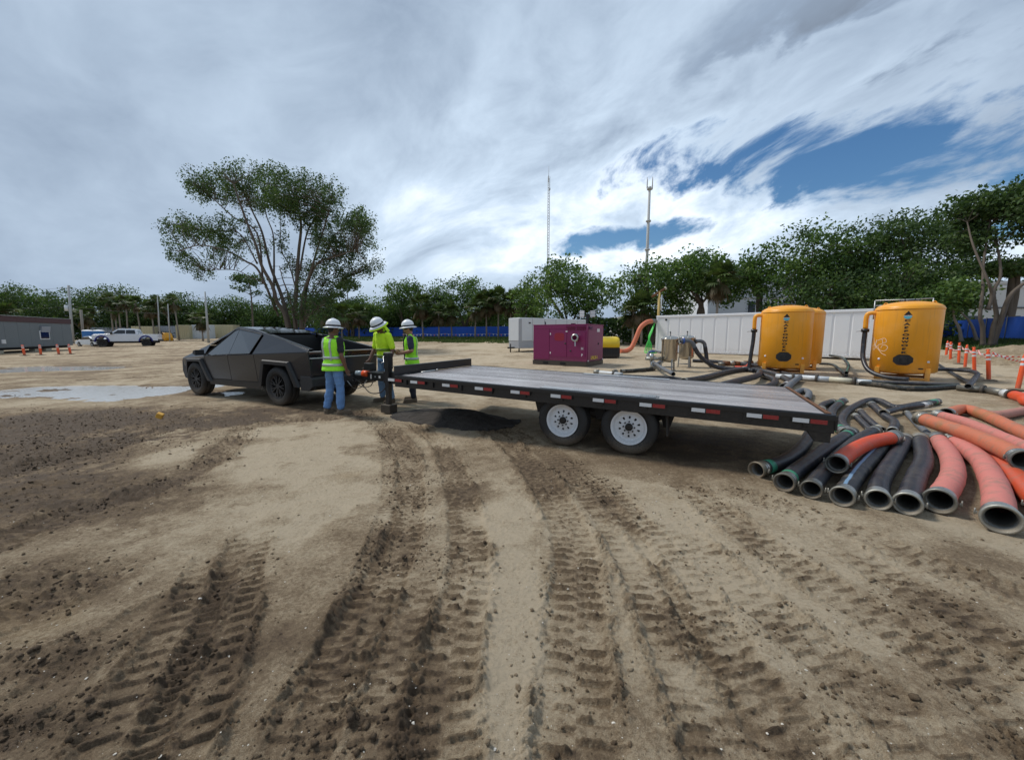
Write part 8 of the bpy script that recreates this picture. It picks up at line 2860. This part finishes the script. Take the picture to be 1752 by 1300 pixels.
def build_pickup():
    f, r = Vector((-50.4, 47.4, 0)), Vector((-46.7, 49.5, 0))
    d = (f - r).normalized()
    left = Vector((-d.y, d.x, 0))
    ang = math.atan2(d.y, d.x)
    t = empty('white_pickup', r - left * 0.86 if left.dot(Vector((0, -1, 0))) > 0 else r + left * 0.86, rz=ang,
              label='lifted white crew cab pickup with dark blue wheel flares parked by the office', cat='pickup truck')
    wp = pm('car_white', (0.80, 0.83, 0.88), 0.22, 0, 0.03, 2, dirt=0.3, dirt_z=0.9, coat=0.5)
    bl = pm('flare_blue', (0.02, 0.025, 0.20), 0.4, 0, 0.1, 4)
    WB = 4.02
    t.scale = (1.0, 1.0, 1.16)
    k = WB / 3.95
    sx = lambda a: a * k
    low = [(-1.15, 0.72), (-0.58, 0.72), (-0.50, 0.98), (-0.28, 1.16), (0.28, 1.16), (0.50, 0.98), (0.58, 0.66), (3.38, 0.66), (3.45, 0.98), (3.68, 1.16), (4.22, 1.16), (4.46, 0.98), (4.52, 0.80),
           (4.78, 0.80), (4.84, 1.05), (4.80, 1.32), (4.70, 1.38), (3.30, 1.46), (0.60, 1.42), (-1.15, 1.42)]
    for s in (-1, 1):
        y0, y1 = (0.80, 0.98) if s > 0 else (-0.98, -0.80)
        MB().prism([(sx(a), b) for a, b in low], 'y', y0, y1).build('body_side', wp, t, bevel=0.03)
    c = MB()
    c.prism([(sx(a), b) for a, b in ((0.62, 0.66), (3.35, 0.66), (3.5, 1.45), (0.62, 1.42))], 'y', -0.80, 0.80)
    c.build('cabin_core', wp, t)
    MB().prism([(sx(a), b) for a, b in ((3.3, 1.15), (4.78, 1.10), (4.72, 1.40), (3.3, 1.475))], 'y', -0.84, 0.84).build('hood', wp, t, bevel=0.04)
    # cab with pillars: tapered upper body
    def ring(z, xa, xb, w):
        return [(sx(xa), -w, z), (sx(xb), -w, z), (sx(xb), w, z), (sx(xa), w, z)]
    cab = MB().rings([ring(1.43, 0.66, 3.35, 0.93), ring(1.92, 0.80, 2.62, 0.76), ring(1.99, 1.0, 2.40, 0.70)], smooth=False)
    cab.build('cab', wp, t, bevel=0.03)
    for s in (-1, 1):
        for xa, xb, xc, xd in ((0.92, 1.78, 1.78, 0.98), (1.86, 2.98, 2.50, 1.86)):
            P = [(sx(xa), s * (0.945 - 0.0), 1.48), (sx(xb), s * 0.945, 1.48), (sx(xc), s * 0.80, 1.88), (sx(xd), s * 0.80, 1.88)]
            mb = MB()
            mb.add([Vector(p) for p in P] + [Vector((p[0], p[1] - s * 0.04, p[2])) for p in P], [(0, 1, 2, 3) if s < 0 else (3, 2, 1, 0), (0, 4, 5, 1), (1, 5, 6, 2), (2, 6, 7, 3), (3, 7, 4, 0)])
            mb.build('side_window', M['glass_dark'], t)
        MB().prism([(sx(2.95), 1.42), (sx(3.12), 1.42), (sx(3.12), 1.66), (sx(2.95), 1.66)], 'y', s * 1.0, s * 1.22).build('mirror', M['black_plastic'], t, bevel=0.02)
        for xc in (0.0, 3.95):
            mb = MB()
            rs_ = []
            for q in range(11):
                a = PI * (q / 10)
                ca, sa = math.cos(a), math.sin(a)
                rs_.append([(sx(xc) + rr * ca * 1.02, s * yy, 0.62 + rr * sa * 0.98) for rr, yy in ((0.56, 0.90), (0.56, 1.04), (0.68, 1.04), (0.70, 0.985))])
            mb.rings(rs_).build('wheel_flare', bl, t)
        MB().box((sx(4.72), s * 0.70, 1.20), (0.18, 0.42, 0.22)).build('headlight', M['glass_dark'], t, bevel=0.03)
        MB().box((sx(2.0), s * 0.92, 0.60), (sx(2.6), 0.12, 0.08)).build('side_step', M['black_plastic'], t)
    MB().add([(sx(3.30), -0.86, 1.50), (sx(3.30), 0.86, 1.50), (sx(2.58), 0.72, 1.91), (sx(2.58), -0.72, 1.91)], [(0, 1, 2, 3)]).build('windshield', M['glass_dark'], t)
    MB().box((sx(4.84), 0, 1.12), (0.10, 1.3, 0.36)).build('grille', M['black_plastic'], t, bevel=0.03)
    MB().box((sx(4.88), 0, 0.80), (0.22, 1.94, 0.26)).build('front_bumper', M['black_plastic'], t, bevel=0.04)
    MB().box((sx(-1.20), 0, 0.76), (0.16, 1.9, 0.20)).build('rear_bumper', M['black_plastic'], t, bevel=0.03)
    MB().box((sx(-1.14), 0, 1.10), (0.06, 1.62, 0.62)).build('tailgate', wp, t, bevel=0.02)
    MB().box((sx(-0.25), 0, 0.90), (sx(1.75), 1.60, 0.06)).build('bed_floor', M['black_plastic'], t)
    ch = MB()
    for s in (-1, 1):
        ch.box((sx(1.8), s * 0.45, 0.55), (sx(5.6), 0.12, 0.18))
    ch.box((0, 0, 0.48), (0.14, 1.5, 0.14))
    ch.box((sx(3.95), 0, 0.48), (0.14, 1.5, 0.14))
    ch.box((sx(1.8), 0, 0.6), (sx(2.4), 1.5, 0.1))
    ch.build('chassis', M['axle_black'], t)
    for x in (0, 3.95):
        for s in (-1, 1):
            car_wheel(t, sx(x), s * 0.86, 0.47, 0.32, s, M['black_plastic'])
    return t


build_pickup()


def build_car():
    t = empty('parked_car', (-54.6, 50.6, 0), rz=R(162), label='white car mostly hidden beyond the nose of the white pickup', cat='car')
    wp = pm('car_pale', (0.72, 0.76, 0.78), 0.25, 0, 0.04, 2, dirt=0.3, dirt_z=0.7, coat=0.4)
    body = [(-2.1, 0.35), (-1.75, 0.32), (-1.7, 0.55), (-1.4, 0.70), (-1.1, 0.55), (-1.05, 0.28), (1.0, 0.28), (1.05, 0.55), (1.35, 0.70), (1.65, 0.55), (1.7, 0.32), (2.15, 0.36), (2.18, 0.68), (1.9, 0.84), (0.95, 0.95),
            (0.2, 1.36), (-0.9, 1.40), (-1.65, 1.02), (-2.12, 0.95)]
    MB().prism(body, 'y', -0.86, 0.86).build('body', wp, t, bevel=0.06)
    for s in (-1, 1):
        MB().prism([(0.85, 0.96), (0.18, 1.30), (-0.85, 1.33), (-1.35, 1.02)], 'y', s * 0.845, s * 0.872).build('side_window', M['glass_dark'], t)
        MB().box((2.10, s * 0.62, 0.68), (0.12, 0.34, 0.12)).build('headlight', M['light_bar'], t, bevel=0.03)
        for x in (-1.4, 1.35):
            car_wheel(t, x, s * 0.76, 0.33, 0.21, s, M['dull_alu'])
    return t


build_car()


# ================================================================== portable toilets, boxes, yellow loader
def toilet(x, y, label):
    t = empty('portable_toilet', (x, y, 0), rz=R(40), label=label, cat='portable toilet', group='blue portable toilets by the office')
    bm = M.setdefault('toilet_blue', pm('toilet_blue', (0.05, 0.19, 0.46), 0.5, 0, 0.08, 2))
    MB().box((0, 0, 1.10), (1.1, 1.1, 2.0)).build('cabin', bm, t, bevel=0.03)
    MB().lathe([(0.80, 2.10), (0.82, 2.14), (0.60, 2.26), (0.05, 2.32)], 4, Matrix.Rotation(R(45), 4, 'Z'), (True, True), smooth=False).build('roof', M['white_paint'], t)
    MB().box((0, -0.565, 1.06), (0.72, 0.03, 1.76)).build('door', bm, t, bevel=0.01)
    MB().box((0, 0, 0.06), (1.18, 1.18, 0.12)).build('skid', M['black_plastic'], t)
    return t


toilet(-62.2, 57.0, 'blue portable toilet next to the office end')
toilet(-60.6, 57.0, 'blue portable toilet nearer the white pickup nose')


def yard_box(name, px0, px1, Y, h, mat, label, cat='container', depth=2.2, ribs=6):
    x0, x1 = px_at(px0, 585, Y)[0], px_at(px1, 585, Y)[0]
    w = x1 - x0
    t = empty(name, ((x0 + x1) / 2, Y, tz((x0 + x1) / 2, Y)), rz=R(4), label=label, cat=cat)
    MB().box((0, depth / 2, h / 2), (w, depth, h)).build('box', mat, t, bevel=0.03)
    rm = MB().box((0, 0, 0), (w / ribs * 0.55, 0.05, h - 0.3)).mesh('rib', mat)
    for i in range(ribs):
        link('rib', rm, t, (-w / 2 + w * (i + 0.5) / ribs, -0.02, h / 2))
    return t, w


cream = pm('cream_box', (0.52, 0.47, 0.30), 0.6, 0, 0.1, 1)
pale = pm('pale_box', (0.62, 0.66, 0.68), 0.6, 0, 0.08, 1)
greyb = pm('grey_box', (0.30, 0.33, 0.37), 0.6, 0, 0.1, 1)
yard_box('cream_container', 303, 325, 76, 2.75, cream, 'cream steel container right of the yellow loader')
t_, w_ = yard_box('white_container', 330, 356, 77, 2.75, pale, 'white container behind the straight light pole')
MB().box((-0.1, -0.06, 1.9), (0.9, 0.02, 0.5)).build('notice', M['ink'], t_)
yard_box('grey_container', 270, 302, 84, 2.6, greyb, 'grey container behind the yellow loader', ribs=8)
yard_box('cream_container', 360, 400, 80, 2.7, cream, 'cream container above the truck windshield corner', ribs=8)
yard_box('cream_container', 228, 262, 82, 2.6, cream, 'cream container behind the pickup bed', ribs=8)
yard_box('grey_container', 160, 228, 86, 2.6, greyb, 'long grey container behind the pickup cab', ribs=12)
pal = empty('pallet_stack', (px_at(313, 588, 73)[0], 73.0, 0), label='short stack of weathered pallets before the cream container', cat='pallets')
for k in range(4):
    MB().box((0, 0, 0.09 + k * 0.17), (1.3, 1.1, 0.13)).build('pallet', M['wood'], pal, None, (0, 0, 0.1 * (k % 2)))


def build_loader():
    x, _ = px_at(283, 588, 68)
    t = empty('skid_loader', (x, 68.0, 0.0), rz=R(-30), label='yellow skid steer loader with black cab parked right of the white pickup', cat='loader')
    y = pm('loader_yellow', (0.80, 0.36, 0.015), 0.4, 0, 0.08, 3, dirt=0.4, dirt_z=0.8)
    MB().prism([(0.1, 0.45), (1.75, 0.55), (1.85, 1.05), (1.45, 1.75), (0.9, 1.95), (0.5, 1.9), (0.1, 1.2)], 'y', -0.55, 0.55).build('engine_body', y, t, bevel=0.05)
    MB().box((-0.2, 0, 0.75), (2.2, 1.0, 0.5)).build('chassis', M['axle_black'], t, bevel=0.04)
    for sx_ in (-0.95, 0.35):
        for s in (-1, 1):
            MB().beam((sx_, s * 0.5, 0.9), (sx_ + 0.05, s * 0.5, 2.1), 0.08, 0.08).build('cab_post', M['black_steel'], t)
    MB().box((-0.28, 0, 2.12), (1.45, 1.1, 0.08)).build('cab_roof', M['black_steel'], t)
    MB().box((-0.25, 0, 1.25), (0.6, 0.6, 0.6)).build('seat', M['black_plastic'], t, bevel=0.05)
    for s in (-1, 1):
        MB().tube([(1.2, s * 0.68, 1.75), (0.2, s * 0.70, 1.80), (-1.1, s * 0.70, 1.1), (-1.5, s * 0.66, 0.45)], 0.09, 6).build('lift_arm', M['black_steel'], t)
        MB().box((0.45, s * 0.59, 1.45), (0.35, 0.02, 0.10)).build('decal', M['ink'], t)
        for x_ in (-0.75, 0.75):
            car_wheel(t, x_, s * 0.72, 0.43, 0.30, s, y)
    MB().prism([(-1.45, 0.15), (-2.05, 0.10), (-2.1, 0.16), (-1.6, 0.65), (-1.45, 0.62)], 'y', -0.85, 0.85).build('bucket', M['black_steel'], t)
    return t


build_loader()


# ================================================================== poles, wires, towers
M['pole_grey'] = pm('pole_grey', (0.42, 0.43, 0.42), 0.7, 0, 0.15, 3)


def pole(name, px, ytop, ybot, Y, r0, r1, label, arms=False, tilt=0.0, mat='pole_grey'):
    X, zt = px_at(px, ytop, Y)
    t = empty(name, (X, Y, tz(X, Y)), ry=tilt, label=label, cat='utility pole' if arms else 'pole', group='poles on the left of the yard')
    h = zt - tz(X, Y)
    MB().cyl((0, 0, -0.2), (0, 0, h), r0, r1, 10).build('shaft', M[mat], t)
    if arms:
        MB().beam((-0.2, 0, h - 0.25), (0.35, 0, h - 0.10), 0.05, 0.05).build('cross_arm', M[mat], t)
        MB().cyl((-0.42, -0.1, h - 3.9), (-0.42, -0.1, h - 3.0), 0.26, n=12).build('transformer', M['pvc'], t)
        for z in (h - 3.6, h - 2.9):
            MB().beam((-0.4, 0, z), (0.5, 0, z), 0.06, 0.06).build('bracket', M[mat], t)
            MB().cyl((0.5, 0, z), (0.5, 0, z + 0.2), 0.06, n=8).build('insulator', M['pvc'], t)
    return Vector((X, Y, zt))


q1 = pole('utility_pole', 112, 488, 545, 60, 0.20, 0.13, 'tall grey utility pole with transformer leaning behind the site office', True, 0.05)
q2 = pole('light_pole', 349, 499, 578, 58, 0.17, 0.09, 'straight pale metal pole left of the angular truck', False, 0.02)
q3 = pole('light_pole', 266, 505, 575, 66, 0.10, 0.06, 'thin pale pole rising from the pickup tailgate', False, 0.04)
q4 = pole('timber_post', 136, 530, 565, 58, 0.16, 0.15, 'short timber post between the office end and the round palm', False, 0.04, 'bark_pale')
q5 = pole('light_pole', 284, 520, 576, 64, 0.08, 0.06, 'short thin pole above the loader cab', False, 0.05)
for k, (z, lab) in enumerate(((-0.4, 'upper wire strung across the left wood'), (-3.2, 'lower wire strung across the left wood'))):
    pts = []
    a, b = Vector((q1.x - 40, q1.y - 4, q1.z + z - 0.3)), Vector((q1.x + 0.3, q1.y, q1.z + z))
    c = Vector((q2.x, q2.y + 1.0, q2.z + z * 0.8 - 0.4))
    for i in range(13):
        p = a.lerp(b, i / 12)
        p.z -= 0.7 * 4 * (i / 12) * (1 - i / 12)
        pts.append(p)
    for i in range(1, 17):
        p = b.lerp(c, i / 16)
        p.z -= 0.5 * 4 * (i / 16) * (1 - i / 16)
        pts.append(p)
    o = MB().tube(pts, 0.014, 5).build('power_wire', M['black_plastic'])
    tag(o, lab, 'wire', 'wires across the left wood')


def tower(px, ytop, Y, label, head):
    X, zt = px_at(px, ytop, Y)
    t = empty('antenna_mast', (X, Y, 0), label=label, cat='antenna mast')
    if head:
        MB().cyl((0, 0, 0), (0, 0, zt - 1.5), 0.75, 0.42, 12).build('shaft', M['pole_grey'], t)
        for z in (zt * 0.58, zt * 0.76, zt - 2.4):
            MB().cyl((0, 0, z - 0.25), (0, 0, z + 0.25), 0.95, n=12).build('collar', M['pole_grey'], t)
        for k in range(4):
            a = 2 * PI * k / 4 + 0.4
            mb = MB()
            mb.beam((0, 0, zt - 2.2), (1.3 * math.cos(a), 1.3 * math.sin(a), zt - 1.6), 0.14, 0.14)
            mb.cyl((1.3 * math.cos(a), 1.3 * math.sin(a), zt - 2.4), (1.3 * math.cos(a), 1.3 * math.sin(a), zt + 1.4), 0.13, n=6)
            mb.build('antenna_arm', M['pole_grey'], t)
    else:
        s = 0.42
        for k in range(3):
            a = 2 * PI * k / 3
            MB().cyl((s * math.cos(a), s * math.sin(a), 0), (s * math.cos(a), s * math.sin(a), zt - 3), 0.09, n=6).build('corner_tube', M['pole_grey'], t)
        mb = MB()
        z, i = 1.0, 0
        while z < zt - 4:
            for k in range(3):
                a, b = 2 * PI * k / 3, 2 * PI * (k + 1) / 3
                if i % 2:
                    a, b = b, a
                mb.cyl((s * math.cos(a), s * math.sin(a), z), (s * math.cos(b), s * math.sin(b), z + 1.0), 0.05, n=4)
            z += 1.0
            i += 1
        mb.build('lacing', M['pole_grey'], t)['kind'] = 'stuff'
        MB().cyl((0, 0, zt - 5), (0, 0, zt + 0.5), 0.10, 0.05, 6).build('whip', M['pole_grey'], t)
        for z in (zt * 0.46, zt * 0.88):
            MB().box((0.4, 0, z), (0.5, 0.4, 0.6)).build('lamp', M['pole_grey'], t)
    return t


tower(939, 287, 150, 'thin lattice radio mast above the tree behind the white trailer', False)
tower(1112, 312, 150, 'thicker antenna mast with prongs on top above the container', True)


# ================================================================== pale buildings
def building(name, x0, x1, Y0, Y1, z1, mat, label, bands=(), windows=(), parapet=0.35, gable=0.0):
    cx, cy = (x0 + x1) / 2, (Y0 + Y1) / 2
    t = empty(name, (cx, cy, 0), label=label, cat='building')
    w, d = x1 - x0, Y1 - Y0
    MB().box((0, 0, z1 / 2), (w, d, z1)).build('wall', mat, t)
    MB().box((0, 0, z1 + parapet / 2), (w + 0.3, d + 0.3, parapet)).build('roof', mat, t, bevel=0.04)
    for z, hh, mt_ in bands:
        MB().box((0, -d / 2 - 0.06, z), (w + 0.06, 0.12, hh)).build('wall_band', mt_, t)
    for wx, wz, ww, wh in windows:
        f = MB().box((wx, -d / 2 - 0.03, wz), (ww + 0.2, 0.08, wh + 0.2)).build('window', mat, t)
        MB().box((wx, -d / 2 - 0.075, wz), (ww, 0.03, wh)).build('pane', M['glass_dark'], f)
    return t


wallw = pm('stucco_white', (0.62, 0.64, 0.66), 0.8, 0, 0.06, 0.4, bump=0.1, bscale=8)
wallg = pm('stucco_grey', (0.52, 0.53, 0.53), 0.8, 0, 0.08, 0.4, bump=0.1, bscale=8)
darkb = pm('band_dark', (0.06, 0.065, 0.07), 0.6)
building('white_building', 25.0, 38.5, 50, 62, 8.6, wallw, 'white stucco building showing between the trees above the middle tank', bands=((6.3, 0.18, wallg),), windows=((-1.2, 5.0, 0.9, 1.6), (3.2, 5.0, 0.9, 1.6)))
building('grey_building', 46.0, 84.0, 44, 56, 7.2, wallg, 'long pale grey building behind the bare stems at the right edge', bands=((4.6, 0.14, darkb), (6.9, 0.2, wallw)), windows=((-13, 3.2, 1.6, 1.0), (-8.6, 3.2, 1.6, 1.0)))
building('low_annex', 13.0, 24.0, 46, 52, 3.4, wallw, 'low white annex glimpsed under the trees left of the container', windows=((-3, 2.3, 1.2, 0.9), (0, 2.3, 1.2, 0.9)))


def house(x, y, w, label, sd_):
    t = empty('small_house', (x, y, 0), label=label, cat='house', group='orange roofed houses behind the fence')
    MB().box((0, 0, 1.9), (w, 6, 3.8)).build('wall', wallw, t)
    rf = pm('roof_tile_%d' % sd_, (0.42, 0.16, 0.07), 0.8, 0, 0.2, 2, bump=0.4, bscale=6)
    MB().prism([(-w / 2 - 0.5, 3.7), (w / 2 + 0.5, 3.7), (w / 2 - 1.5, 5.3), (-w / 2 + 1.5, 5.3)], 'y', -3.4, 3.4).build('roof', rf, t)
    for k in (-0.3, 0.0, 0.3):
        f = MB().box((w * k, -3.02, 2.0), (1.3, 0.06, 1.2)).build('window', wallg, t)
        MB().box((w * k, -3.06, 2.0), (1.1, 0.03, 1.0)).build('pane', M['glass_dark'], f)


house(-10.5, 90, 13, 'orange roofed house glimpsed between the palm trunks left of the white trailer', 1)
house(-25.0, 92, 12, 'orange roofed house glimpsed behind the worker with the phone', 2)
house(-73.0, 95, 10, 'small orange roofed house above the pickup windshield', 3)
house(-88.0, 96, 10, 'small orange roofed house just right of the office end', 4)
